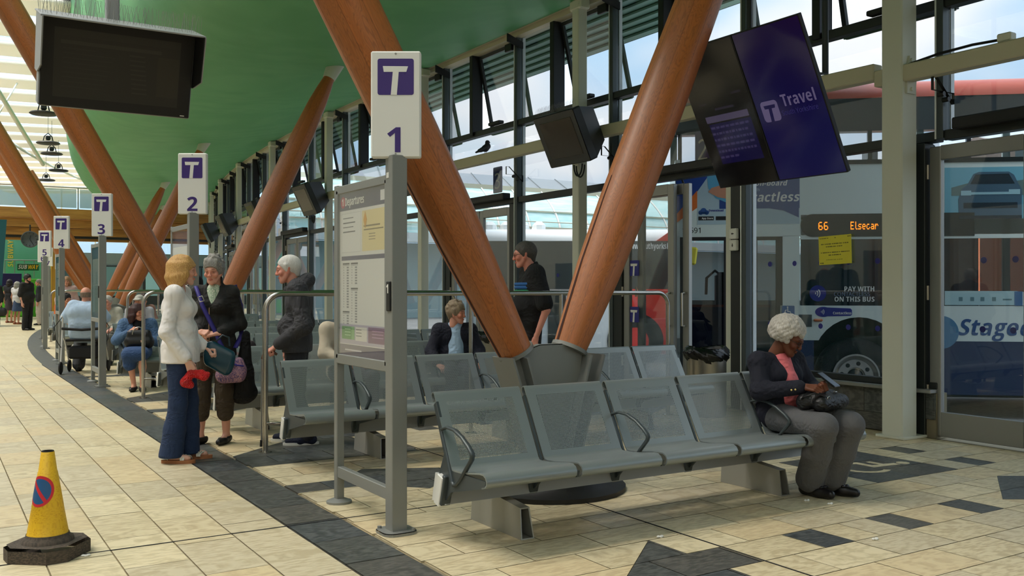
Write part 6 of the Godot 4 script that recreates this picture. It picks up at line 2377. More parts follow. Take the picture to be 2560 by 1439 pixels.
		if p.y < floor_y: r = maxf(r, floor_y - p.y)
		if p.y > floor_y and r < 0.05: r = maxf(r, floor_y - p.y)
		if p.y > top_y - 0.05: r = maxf(r, p.y - top_y)
		return r

	func color_at(p: Vector3) -> Color:
		var sum := Color(0, 0, 0, 0)
		var w := 0.0
		for i in a.size():
			if cutp[i] == 1: continue
			var q := p * sq[i] - a[i]
			var t := clampf(q.dot(d[i]) / l2[i], 0.0, 1.0)
			var e := (q - d[i] * t).length() - (ra[i] + (rb[i] - ra[i]) * t)
			var g := exp(-maxf(e, -0.01) * 420.0) 
			sum += tag[i] * g
			w += g
		return Color(sum.r / w, sum.g / w, sum.b / w, 1.0) if w > 1e-12 else Color.WHITE

class Shell:
	var v := PackedVector3Array()
	var n := PackedVector3Array()
	var c := PackedColorArray()
	var ix := PackedInt32Array()

	func quad(id: Dictionary, i0: int, du: int, dv: int, inside: bool) -> void:
		if not (id.has(i0 - du) and id.has(i0 - dv) and id.has(i0 - du - dv)): return
		var p: int = id[i0]
		var q: int = id[i0 - du]
		var r: int = id[i0 - du - dv]
		var s: int = id[i0 - dv]
		if inside: ix.append_array([p, r, q, p, s, r])
		else: ix.append_array([p, q, r, p, r, s])

	func add(o: Shell, xf: Transform3D, tint := Color.WHITE) -> Shell:
		var s := v.size()
		for p in o.v: v.append(xf * p)
		var nb := xf.basis.inverse().transposed()
		for m in o.n: n.append((nb * m).normalized())
		var flip := xf.basis.determinant() < 0.0
		for i in range(0, o.ix.size(), 3):
			ix.append(s + o.ix[i])
			ix.append(s + o.ix[i + (2 if flip else 1)])
			ix.append(s + o.ix[i + (1 if flip else 2)])
		while c.size() < s: c.append(Color.WHITE)
		for i in o.v.size(): c.append((o.c[i] if o.c.size() else Color.WHITE) * tint)
		return self

	func mesh_fast() -> ArrayMesh:
		var arr := []
		arr.resize(Mesh.ARRAY_MAX)
		arr[Mesh.ARRAY_VERTEX] = v
		arr[Mesh.ARRAY_NORMAL] = n
		if c.size() == v.size() and c.size() > 0: arr[Mesh.ARRAY_COLOR] = c
		arr[Mesh.ARRAY_INDEX] = ix
		var m := ArrayMesh.new()
		m.add_surface_from_arrays(Mesh.PRIMITIVE_TRIANGLES, arr)
		return m

# ---------------------------------------------------------------- people
# a figure's own axes: y up, faces +z, its left is +x
var HEAD := {}
var HAND := {}

func lin(c: Color) -> Color:
	return c.srgb_to_linear()

func head_shell(kind: String, cell: float) -> Shell:
	var key := kind + str(cell)
	if HEAD.has(key): return HEAD[key]
	var f := Field.new()
	f.k = 0.016
	f.colored = true
	var w := Color.WHITE
	var m := 1.0 if kind == "man" else 0.93
	f.ball(Vector3(0, 0.028, -0.012), 0.086, Vector3(1.15, 0.95, 0.86), w)
	f.bone(Vector3(0, -0.01, 0.028), Vector3(0, -0.072, 0.044), 0.062 * m, 0.043 * m, Vector3(1.02, 1, 1), w)
	f.ball(Vector3(0, -0.101, 0.064), 0.021 * m, Vector3(0.9, 1, 1), w)
	for s in [-1.0, 1.0]:
		f.bone(Vector3(0.052 * s, -0.03, 0.0), Vector3(0.028 * s, -0.092, 0.048), 0.021 * m, 0.017 * m, Vector3.ONE, w)
		f.ball(Vector3(0.041 * s, -0.026, 0.064), 0.024, Vector3.ONE, Color(1, 0.86, 0.82))
		f.bone(Vector3(0.012 * s, 0.024, 0.086), Vector3(0.04 * s, 0.022, 0.074), 0.013, 0.012, Vector3.ONE, w)
		f.ball(Vector3(0.031 * s, 0.001, 0.104), 0.0165, Vector3.ONE, w, 1)
		f.bone(Vector3(0.078 * s, 0.014, -0.008), Vector3(0.073 * s, -0.028, 0.002), 0.014, 0.010, Vector3(1.7, 1, 1), Color(1, 0.82, 0.78))
		f.ball(Vector3(0.0105 * s, -0.0345, 0.1), 0.0085, Vector3.ONE, Color(1, 0.82, 0.78))
	f.bone(Vector3(0, 0.014, 0.090), Vector3(0, -0.03, 0.108 if kind == "man" else 0.103), 0.008 * m, 0.0105 * m, Vector3.ONE, Color(1, 0.84, 0.8))
	f.bone(Vector3(0, -0.05, -0.03), Vector3(0, -0.14, -0.04), 0.052 * m, 0.055 * m, Vector3.ONE, w)
	var out := Shell.new()
	out.add(f.build(cell), Transform3D())
	# eyes, lids, brows and lips keep their edges: small bodies with almost no blending
	for s in [-1.0, 1.0]:
		var e := Field.new()
		e.k = 0.002
		e.colored = true
		e.ball(Vector3(0.031 * s, 0.0, 0.0785), 0.0125, Vector3.ONE, Color(0.9, 0.92, 0.92))
		e.ball(Vector3(0.031 * s, 0.0, 0.0872), 0.0055, Vector3.ONE, Color(0.05, 0.05, 0.05))
		e.bone(Vector3(0.0175 * s, 0.0065, 0.0875), Vector3(0.031 * s, 0.0085, 0.0895), 0.0036, 0.0042, Vector3.ONE, Color(0.62, 0.46, 0.42))
		e.bone(Vector3(0.031 * s, 0.0085, 0.0895), Vector3(0.045 * s, 0.004, 0.0795), 0.0042, 0.0036, Vector3.ONE, Color(0.62, 0.46, 0.42))
		e.bone(Vector3(0.018 * s, -0.0085, 0.0865), Vector3(0.044 * s, -0.0085, 0.0795), 0.0036, 0.0036, Vector3.ONE, Color(0.82, 0.64, 0.6))
		out.add(e.build(0.0024), Transform3D())
		e = Field.new()
		e.k = 0.002
		e.colored = true
		e.bone(Vector3(0.013 * s, 0.0235, 0.0965), Vector3(0.033 * s, 0.0285, 0.0915), 0.0034, 0.0036, Vector3.ONE, Color(0.45, 0.38, 0.34))
		e.bone(Vector3(0.033 * s, 0.0285, 0.0915), Vector3(0.05 * s, 0.024, 0.078), 0.0036, 0.0028, Vector3.ONE, Color(0.45, 0.38, 0.34))
		out.add(e.build(0.003), Transform3D())
	var lp := Field.new()
	lp.k = 0.004
	lp.colored = true
	var lc := Color(0.88, 0.58, 0.56)
	lp.bone(Vector3(-0.021, -0.0665, 0.082), Vector3(-0.006, -0.0625, 0.0895), 0.003, 0.0048, Vector3.ONE, lc)
	lp.bone(Vector3(-0.006, -0.0625, 0.0895), Vector3(0.006, -0.0625, 0.0895), 0.0048, 0.0048, Vector3.ONE, lc)
	lp.bone(Vector3(0.006, -0.0625, 0.0895), Vector3(0.021, -0.0665, 0.082), 0.0048, 0.003, Vector3.ONE, lc)
	lp.bone(Vector3(-0.016, -0.0705, 0.083), Vector3(0, -0.0725, 0.088), 0.004, 0.0054, Vector3.ONE, lc)
	lp.bone(Vector3(0, -0.0725, 0.088), Vector3(0.016, -0.0705, 0.083), 0.0054, 0.004, Vector3.ONE, lc)
	out.add(lp.build(0.0026), Transform3D())
	HEAD[key] = out
	return HEAD[key]

# a left hand: wrist at the origin, fingers down −y, palm towards +z, thumb on +x
func hand_shell(kind: String, cell: float) -> Shell:
	var key := kind + str(cell)
	if HAND.has(key): return HAND[key]
	var f := Field.new()
	f.k = 0.008
	f.bone(Vector3(0, 0.02, 0), Vector3(0, -0.02, 0), 0.026, 0.025, Vector3(1, 1, 1.25))
	for q in [[0.026, -0.082], [0.009, -0.087], [-0.009, -0.083], [-0.026, -0.075]]:
		f.bone(Vector3(q[0] * 0.55, -0.018, 0), Vector3(q[0], q[1], 0), 0.0145, 0.0105, Vector3.ONE)
	var bend: Array = {"relaxed": [0.35, 0.45, 0.35], "grip": [1.1, 1.35, 0.9], "point": [0.55, 0.8, 0.5]}[kind]
	var i := 0
	for q in [[0.026, -0.084, 0.041, 0.026, 0.02], [0.009, -0.089, 0.045, 0.029, 0.021], [-0.009, -0.085, 0.041, 0.027, 0.02], [-0.026, -0.077, 0.032, 0.021, 0.018]]:
		var p := Vector3(q[0], q[1], 0.0)
		var ang := 0.0
		for j in 3:
			ang += bend[j] * (1.0 + 0.08 * i)
			var e := p + Vector3((q[0] * 0.06) if j == 0 else 0.0, -cos(ang), sin(ang)) * float(q[2 + j])
			f.bone(p, e, [0.0094, 0.0085, 0.0078][j], [0.0086, 0.0079, 0.0066][j])
			p = e
		i += 1
	var close := 0.5 if kind == "relaxed" else 1.0
	var t0 := Vector3(0.018, -0.022, 0.006)
	var t1 := Vector3(0.042 - 0.012 * close, -0.056, 0.018 + 0.014 * close)
	var t2 := Vector3(0.046 - 0.026 * close, -0.086, 0.024 + 0.020 * close)
	var t3 := Vector3(0.046 - 0.036 * close, -0.106, 0.028 + 0.024 * close)
	f.bone(t0, t1, 0.0155, 0.0115)
	f.bone(t1, t2, 0.0105, 0.0092)
	f.bone(t2, t3, 0.0092, 0.0072)
	HAND[key] = f.build(cell)
	return HAND[key]

func stand(h: float) -> Dictionary:
	var k := h / 1.7
	var j := {"k": k, "pelvis": Vector3(0, 0.94, 0) * k, "waist": Vector3(0, 1.08, 0) * k, "chest": Vector3(0, 1.27, -0.01) * k, "neck": Vector3(0, 1.445, -0.02) * k, "head": Transform3D(Basis(), Vector3(0, 1.585, 0.02) * k)}
	for s in ["L", "R"]:
		var x := 1.0 if s == "L" else -1.0
		j["sh" + s] = Vector3(0.162 * x, 1.395, -0.02) * k
		j["el" + s] = Vector3(0.225 * x, 1.10, -0.05) * k
		j["wr" + s] = Vector3(0.235 * x, 0.86, 0.02) * k
		j["hi" + s] = Vector3(0.09 * x, 0.90, 0) * k
		j["kn" + s] = Vector3(0.095 * x, 0.49, 0.015) * k
		j["an" + s] = Vector3(0.095 * x, 0.085, -0.02) * k
		j["toe" + s] = Vector3(0.02 * x, -0.055, 0.15) * k
		j["F" + s] = Vector3(0, -1, 0.1)
		j["N" + s] = Vector3(-x, 0, 0)
		j["hand" + s] = "relaxed"
	return j

# sitting with the seat's top at height y, hips at the origin of z
func sit(h: float, y: float) -> Dictionary:
	var k := h / 1.7
	var j := {"k": k, "pelvis": Vector3(0, y + 0.10, 0), "waist": Vector3(0, y + 0.24, -0.01), "chest": Vector3(0, y + 0.42, -0.02), "neck": Vector3(0, y + 0.565, -0.01), "head": Transform3D(Basis(), Vector3(0, y + 0.71, 0.04))}
	for s in ["L", "R"]:
		var x := 1.0 if s == "L" else -1.0
		j["sh" + s] = Vector3(0.17 * x, y + 0.525, -0.01)
		j["el" + s] = Vector3(0.225 * x, y + 0.29, 0.06)
		j["wr" + s] = Vector3(0.12 * x, y + 0.22, 0.27)
		j["hi" + s] = Vector3(0.085 * x, y + 0.085, 0.03)
		j["kn" + s] = Vector3(0.10 * x, y + 0.07, 0.44)
		j["an" + s] = Vector3(0.10 * x, 0.085, 0.40)
		j["toe" + s] = Vector3(0.02 * x, -0.055, 0.15)
		j["F" + s] = Vector3(-0.4 * x, -0.2, 0.9)
		j["N" + s] = Vector3(-0.3 * x, -0.9, -0.1)
		j["hand" + s] = "relaxed"
	return j

func skin_mat() -> StandardMaterial3D:
	if not M.has("skin"):
		M.skin = mat(Color.WHITE, 0.55)
		M.skin.vertex_color_use_as_albedo = true
		M.skin.subsurf_scatter_enabled = true
		M.skin.subsurf_scatter_strength = 0.06
	return M.skin

func cloth(c: Color, scale := 9.0, relief := 0.5, rough := 0.85) -> StandardMaterial3D:
	if not M.has("folds"):
		M.folds = noise_tex(1.5, Color.BLACK, Color.WHITE, 33, 2, 256, Vector2(1, 1), 0.2, 0.8)
	var m := mat(c, rough)
	m.heightmap_enabled = true
	m.heightmap_texture = M.folds
	m.heightmap_scale = relief
	m.uv1_triplanar = true
	m.uv1_scale = Vector3(scale, scale * 0.7, scale) * 0.3
	m.rim_enabled = true
	m.rim = clampf(c.get_luminance() * 0.5, 0.0, 0.2)
	return m

func body(J: Dictionary, skin: Color, who: String, fine: float) -> ArrayMesh:
	var k: float = J.k
	var f := Field.new()
	f.k = 0.03
	f.bone(J.pelvis - Vector3(0.06, 0, 0) * k, J.pelvis + Vector3(0.06, 0, 0) * k, 0.085 * k, 0.085 * k)
	f.bone(J.pelvis, J.chest, 0.088 * k, 0.09 * k, Vector3(0.9, 1, 1.25))
	f.bone(J.shL * 0.8 + J.neck * 0.2, J.shR * 0.8 + J.neck * 0.2, 0.05 * k, 0.05 * k)
	var hd: Transform3D = J.head
	f.bone(J.neck - Vector3(0, 0.02, 0), hd * Vector3(0, -0.075, -0.03), 0.056 * k, 0.051 * k)
	for s in ["L", "R"]:
		f.bone(J["sh" + s], J["el" + s], 0.046 * k, 0.038 * k)
		f.bone(J["el" + s], J["wr" + s], 0.038 * k, 0.025 * k)
		f.bone(J["hi" + s], J["kn" + s], 0.074 * k, 0.048 * k)
		f.bone(J["kn" + s], J["kn" + s] * 0.6 + J["an" + s] * 0.4 + Vector3(0, 0, -0.02), 0.047 * k, 0.05 * k)
		f.bone(J["kn" + s] * 0.6 + J["an" + s] * 0.4 + Vector3(0, 0, -0.02), J["an" + s], 0.05 * k, 0.032 * k)
		f.bone(J["an" + s] + Vector3(0, -0.03, -0.01), J["an" + s] + J["toe" + s] * 0.9, 0.034 * k, 0.026 * k)
	var out := Shell.new()
	out.add(f.build(fine * 1.45), Transform3D(), lin(skin))
	out.add(head_shell(who, fine * 0.5), Transform3D(hd.basis.scaled(Vector3.ONE * k), hd.origin), lin(skin))
	for s in ["L", "R"]:
		var F: Vector3 = J["F" + s].normalized()
		var N: Vector3 = (J["N" + s] - F * F.dot(J["N" + s])).normalized()
		var y := -F
		var x := y.cross(N)
		if s == "R": x = -x
		out.add(hand_shell(J["hand" + s], maxf(0.004, fine * 0.38)), Transform3D(Basis(x, y, N).scaled(Vector3.ONE * k) if false else Basis(x * k, y * k, N * k), J["wr" + s]), lin(skin))
	return out.mesh_fast()

# torso garment with sleeves; o: chest, waist, hips (radii), hem (height), sleeve (0..1 of the arm), arm and cuff radii
func top(J: Dictionary, o: Dictionary, cell: float) -> ArrayMesh:
	var k: float = J.k
	var f := Field.new()
	f.k = o.get("k", 0.045)
	var sq := Vector3(1.0, 1, o.get("flat", 1.22))
	var ch: float = o.get("chest", 0.128) * k
	var wa: float = o.get("waist", 0.125) * k
	var hp: float = o.get("hips", 0.13) * k
	var sx: float = o.get("wide", 0.07) * k
	f.bone(J.chest - Vector3(sx, 0, 0), J.chest + Vector3(sx, 0, 0), ch, ch, sq)
	f.bone(J.waist - Vector3(sx * 0.7, 0, 0), J.waist + Vector3(sx * 0.7, 0, 0), wa, wa, sq)
	if o.get("belly", 0.0) > 0.0:
		f.ball(J.waist + Vector3(0, -0.03, 0.07) * k, o.belly * k, Vector3(0.85, 1, 1))
	if o.get("bust", 0.0) > 0.0:
		for s in [-1.0, 1.0]: f.ball(J.chest + Vector3(0.07 * s, 0.0, 0.075) * k, o.bust * k)
	if o.get("low", true):
		f.bone(J.pelvis - Vector3(sx * 0.8, 0.0, 0), J.pelvis + Vector3(sx * 0.8, 0.0, 0), hp, hp, sq)
		var drop: Vector3 = o.get("drop", Vector3.ZERO)
		if drop != Vector3.ZERO:
			f.bone(J.pelvis - Vector3(sx * 0.8, 0.0, 0), J.pelvis - Vector3(sx * 0.85, 0.0, 0) + drop, hp, hp * 1.05, sq)
			f.bone(J.pelvis + Vector3(sx * 0.8, 0.0, 0), J.pelvis + Vector3(sx * 0.85, 0.0, 0) + drop, hp, hp * 1.05, sq)
	for s in ["L", "R"]:
		var sh: Vector3 = J["sh" + s]
		f.bone(sh, J.neck * 0.75 + sh * 0.25 + Vector3(0, -0.015, 0), o.get("shoulder", 0.062) * k, 0.058 * k)
		f.bone(sh, J.chest * 0.5 + sh * 0.5, 0.07 * k, 0.09 * k)
		var a: float = o.get("arm", 0.062) * k
		var c: float = o.get("cuff", 0.046) * k
		var sl: float = o.get("sleeve", 1.0)
		var el: Vector3 = J["el" + s]
		var wr: Vector3 = J["wr" + s]
		if sl <= 0.5:
			f.bone(sh, sh.lerp(el, sl * 2.0), a, a * 0.95)
		else:
			f.bone(sh, el, a, (a + c) * 0.5 * 1.04)
			var e := el.lerp(wr, (sl - 0.5) * 2.0)
			f.bone(el, e, (a + c) * 0.5 * 1.02, c)
	if o.get("collar", 0.0) > 0.0:
		f.bone(J.neck + Vector3(0, -0.01, 0.0), J.neck + Vector3(0, o.collar, 0.01), 0.072 * k, 0.074 * k)
		f.bone(J.neck + Vector3(0, 0.02, 0.02), J.neck + Vector3(0, o.collar + 0.05, 0.03), 0.06 * k, 0.064 * k, Vector3.ONE, Color.WHITE, 1)
	if o.get("hood", false):
		f.bone(J.neck + Vector3(-0.05, 0.02, -0.08), J.neck + Vector3(0.05, 0.02, -0.08), 0.055, 0.055)
		f.bone(J.neck + Vector3(-0.075, 0.0, 0.0), J.neck + Vector3(0, 0.05, -0.1), 0.045, 0.05)
		f.bone(J.neck + Vector3(0.075, 0.0, 0.0), J.neck + Vector3(0, 0.05, -0.1), 0.045, 0.05)
		f.bone(J.neck + Vector3(-0.075, 0.0, 0.0), J.neck + Vector3(-0.03, -0.04, 0.08), 0.04, 0.03)
		f.bone(J.neck + Vector3(0.075, 0.0, 0.0), J.neck + Vector3(0.03, -0.04, 0.08), 0.04, 0.03)
	f.floor_y = o.get("hem", -1e9)
	# neck opening
	var v: Vector3 = o.get("vee", Vector3(0, 0.0, 0))
	if v != Vector3.ZERO:
		f.bone(J.neck + Vector3(0, 0.03, 0.03), J.neck + v, 0.055 * k, 0.02 * k, Vector3.ONE, Color.WHITE, 1)
	return f.mesh(cell)

# trousers: o: hip, thigh, knee, hem radii; length 0..1 of the shin
func legs(J: Dictionary, o: Dictionary, cell: float) -> ArrayMesh:
	var k: float = J.k
	var f := Field.new()
	f.k = 0.03
	var hp: float = o.get("hip", 0.118) * k
	var sq := Vector3(1, 1, 1.1)
	f.bone(J.pelvis - Vector3(0.06, -0.03, 0) * k, J.pelvis + Vector3(0.06, 0.03, 0) * k, hp, hp, sq)
	for s in ["L", "R"]:
		var kn: Vector3 = J["kn" + s]
		var an: Vector3 = J["an" + s]
		var e := kn.lerp(an, o.get("length", 1.0))
		f.bone(J["hi" + s], kn, o.get("thigh", 0.092) * k, o.get("knee", 0.07) * k)
		f.bone(kn, kn.lerp(e, 0.5), o.get("knee", 0.07) * k, (o.get("knee", 0.07) * 0.5 + o.get("hem", 0.07) * 0.5) * k)
		f.bone(kn.lerp(e, 0.5), e, (o.get("knee", 0.07) * 0.5 + o.get("hem", 0.07) * 0.5) * k, o.get("hem", 0.07) * k)
	f.floor_y = o.get("cut", -1e9)
	f.top_y = o.get("top", 1e9)
	return f.mesh(cell)

func shoe(J: Dictionary, s: String, o: Dictionary, cell: float) -> ArrayMesh:
	var k: float = J.k
	var f := Field.new()
	f.k = 0.02
	var an: Vector3 = J["an" + s]
	var t: Vector3 = J["toe" + s]
	var flat := Vector3(t.x, 0, t.z).normalized()
	var hl := Vector3(an.x, 0.04, an.z) - flat * 0.035 * k
	var toe := Vector3(an.x, 0.032, an.z) + flat * (t.length() + 0.005)
	var fat: float = o.get("fat", 1.0)
	f.bone(hl, hl.lerp(toe, 0.55), 0.039 * k * fat, 0.043 * k * fat)
	f.bone(hl.lerp(toe, 0.55), toe, 0.043 * k * fat, 0.03 * k * fat)
	f.bone(Vector3(an.x, 0.055, an.z), hl, 0.042 * k * fat, 0.038 * k * fat)
	if o.get("high", false): f.bone(Vector3(an.x, 0.09, an.z), hl, 0.045 * k, 0.04 * k)
	f.floor_y = 0.002
	f.top_y = o.get("rim", 0.085)
	if o.get("open", 0.0) > 0.0:
		f.bone(Vector3(an.x, 0.14, an.z), Vector3(an.x, 0.075, an.z) + flat * 0.07, 0.05, o.open, Vector3.ONE, Color.WHITE, 1)
	return f.mesh(cell)

func sole(J: Dictionary, s: String, hgt: float, grow: float) -> ArrayMesh:
	var an: Vector3 = J["an" + s]
	var t: Vector3 = J["toe" + s]
	var flat := Vector3(t.x, 0, t.z).normalized()
	var sd := flat.cross(Vector3.UP)
	var ln := t.length()
	var p := PackedVector2Array()
	for i in 24:
		var a := TAU * i / 24
		var y := cos(a)
		var wdt := 0.043 if y > 0 else 0.035
		p.append(Vector2(sin(a) * wdt * grow, y * (ln + 0.115) * 0.5 * grow + (ln - 0.045) * 0.5))
	var b := MB.new()
	b.prism(p, hgt, Transform3D(Basis(-sd, -flat, Vector3.UP).transposed().inverse() if false else Basis(sd, flat, Vector3.UP), Vector3(an.x, 0.0, an.z)), 0.003)
	return b.mesh()

func hair_mat(c: Color, d: Color) -> StandardMaterial3D:
	var m := mat(Color.WHITE, 0.6)
	tri(m, noise_tex(3.0, d, c, 77, 4, 128, Vector2(3, 0.6), 0.3, 0.7), Vector3(5, 3, 5), false)
	m.heightmap_enabled = true
	if not M.has("strand"): M.strand = noise_tex(3.0, Color.BLACK, Color.WHITE, 78, 4, 128, Vector2(3.4, 0.6), 0.3, 0.7)
	m.heightmap_texture = M.strand
	m.heightmap_scale = 0.22
	return m

# hair laid on the head's own axes
func hair(J: Dictionary, style: String, cell: float) -> ArrayMesh:
	var f := Field.new()
	f.k = 0.022
	var r := RandomNumberGenerator.new()
	r.seed = 17
	if style == "bob" or style == "bob_long":
		f.ball(Vector3(0, 0.045, -0.02), 0.096, Vector3(1.1, 1.0, 0.88))
		var dn := -0.135 if style == "bob" else -0.155
		for i in 15:
			var a := lerpf(-0.55, PI + 0.55, i / 14.0)
			var p := Vector3(cos(a) * 0.078, 0.05, -0.02 - sin(a) * 0.085)
			var e := Vector3(cos(a) * 0.09, dn + 0.015 * sin(i * 2.3) + (0.03 if i < 2 or i > 12 else 0.0), -0.025 - sin(a) * 0.080)
			f.bone(p, p.lerp(e, 0.55) + Vector3(cos(a), 0, -sin(a)) * 0.012, 0.026, 0.026)
			f.bone(p.lerp(e, 0.55) + Vector3(cos(a), 0, -sin(a)) * 0.012, e, 0.026, 0.013)
		for i in 7:
			var x := -0.06 + 0.02 * i
			f.bone(Vector3(x * 0.7, 0.105, 0.03), Vector3(x, 0.045 - absf(x) * 0.3, 0.092 - absf(x) * 0.55), 0.016, 0.010)
		f.ball(Vector3(0, -0.06, 0.105), 0.068, Vector3(1.08, 0.7, 1.0), Color.WHITE, 1)
	elif style == "short" or style == "cropped":
		var g := 0.008 if style == "cropped" else 0.014
		f.ball(Vector3(0, 0.04, -0.018), 0.086 + g, Vector3(1.13, 0.97, 0.86))
		f.bone(Vector3(0, 0.02, -0.07), Vector3(0, -0.05, -0.075), 0.045 + g * 0.4, 0.03, Vector3(0.7, 1, 1))
		for s in [-1.0, 1.0]:
			f.bone(Vector3(0.07 * s, 0.04, 0.01), Vector3(0.073 * s, -0.012, 0.008), 0.016 + g * 0.3, 0.007)
		if style == "short":
			for i in 60:
				var a := r.randf_range(0, TAU)
				var t := r.randf_range(0.0, 1.45)
				var q := Vector3(sin(t) * cos(a) * 0.086, 0.042 + cos(t) * 0.1, -0.018 + sin(t) * sin(a) * 0.108)
				if q.z > 0.055 and q.y < 0.062: continue
				var sd := Vector3(-sin(a), r.randf_range(-0.2, 0.6), cos(a)) * 0.03
				f.bone(q, q + sd + Vector3(0, 0.004, 0), 0.011, 0.005)
			for i in 6:
				f.bone(Vector3(-0.05 + 0.02 * i, 0.10, 0.055), Vector3(-0.055 + 0.021 * i, 0.058 - 0.008 * (i % 2), 0.088 - absf(i - 2.5) * 0.006), 0.013, 0.007)
		f.ball(Vector3(0, -0.035, 0.105), 0.095 if style == "cropped" else 0.084, Vector3(1.0, 1.0, 1.0), Color.WHITE, 1)
	elif style == "curly":
		for i in 240:
			var y := 1.0 - 1.62 * i / 240.0
			var rr := sqrt(maxf(0.0, 1.0 - y * y))
			var a := i * 2.39996
			var q := Vector3(cos(a) * rr * 0.112, 0.045 + y * 0.105, -0.032 + sin(a) * rr * 0.112)
			if q.z > 0.03 and q.y < 0.058: continue
			f.ball(q, r.randf_range(0.017, 0.026))
		f.ball(Vector3(0, 0.05, -0.03), 0.094, Vector3(1.0, 1, 0.95))
		f.k = 0.005
		f.ball(Vector3(0, -0.06, 0.115), 0.088, Vector3(1.0, 0.85, 1.0), Color.WHITE, 1)
	elif style == "fringe":
		# horseshoe of hair round a bald head
		for i in 9:
			var a := lerpf(0.1, PI - 0.1, i / 8.0)
			f.bone(Vector3(cos(a) * 0.073, 0.03, -0.02 - sin(a) * 0.088), Vector3(cos(a) * 0.07, -0.035, -0.02 - sin(a) * 0.078), 0.012, 0.008)
	var sh := f.build(cell)
	var k: float = J.k
	var hd: Transform3D = J.head
	return Shell.new().add(sh, Transform3D(hd.basis.scaled(Vector3.ONE * k), hd.origin)).mesh_fast()

func glasses(J: Dictionary) -> ArrayMesh:
	var b := MB.new()
	for s in [-1.0, 1.0]:
		var lp := []
		for i in 17:
			var a := TAU * i / 16
			lp.append(Vector3(0.031 * s + cos(a) * 0.022, 0.0 + sin(a) * 0.015, 0.1 - absf(cos(a) * 0.008 * s + 0.031) * 0.12))
		b.tube(lp, 0.0022, 5)
		b.tube([Vector3(0.053 * s, 0.004, 0.093), Vector3(0.076 * s, 0.008, 0.06), Vector3(0.079 * s, 0.01, -0.005)], 0.002, 5)
	b.tube([Vector3(-0.01, 0.004, 0.1), Vector3(0, 0.007, 0.104), Vector3(0.01, 0.004, 0.1)], 0.0022, 5)
	var o := MB.new()
	var hd: Transform3D = J.head
	o.add(b, Transform3D(hd.basis.scaled(Vector3.ONE * J.k), hd.origin))
	return o.mesh()

# a figure is its skin mesh, with hair and clothes as its children
func person(label: String, xf: Transform3D, J: Dictionary, skin: Color, who: String, cell := 0.012, group := "") -> MeshInstance3D:
	var o := part("person", body(J, skin, who, cell), skin_mat(), null, xf)
	meta(o, label, "person", group)
	return o

func faced(s: float, w: float, yaw_deg: float, h := 0.0) -> Transform3D:
	# yaw 0 faces the camera's way back (towards the camera); positive turns to the picture's right
	return Transform3D(Basis(Vector3.UP, deg_to_rad(-32.0 + yaw_deg)), W(s, w, h))

func people() -> void:
	woman_blonde()
	woman_grey()
	man_hoodie()
	woman_seated()
	man_polo()
	person_cardigan()
	woman_denim()
	man_rollator()
	others()

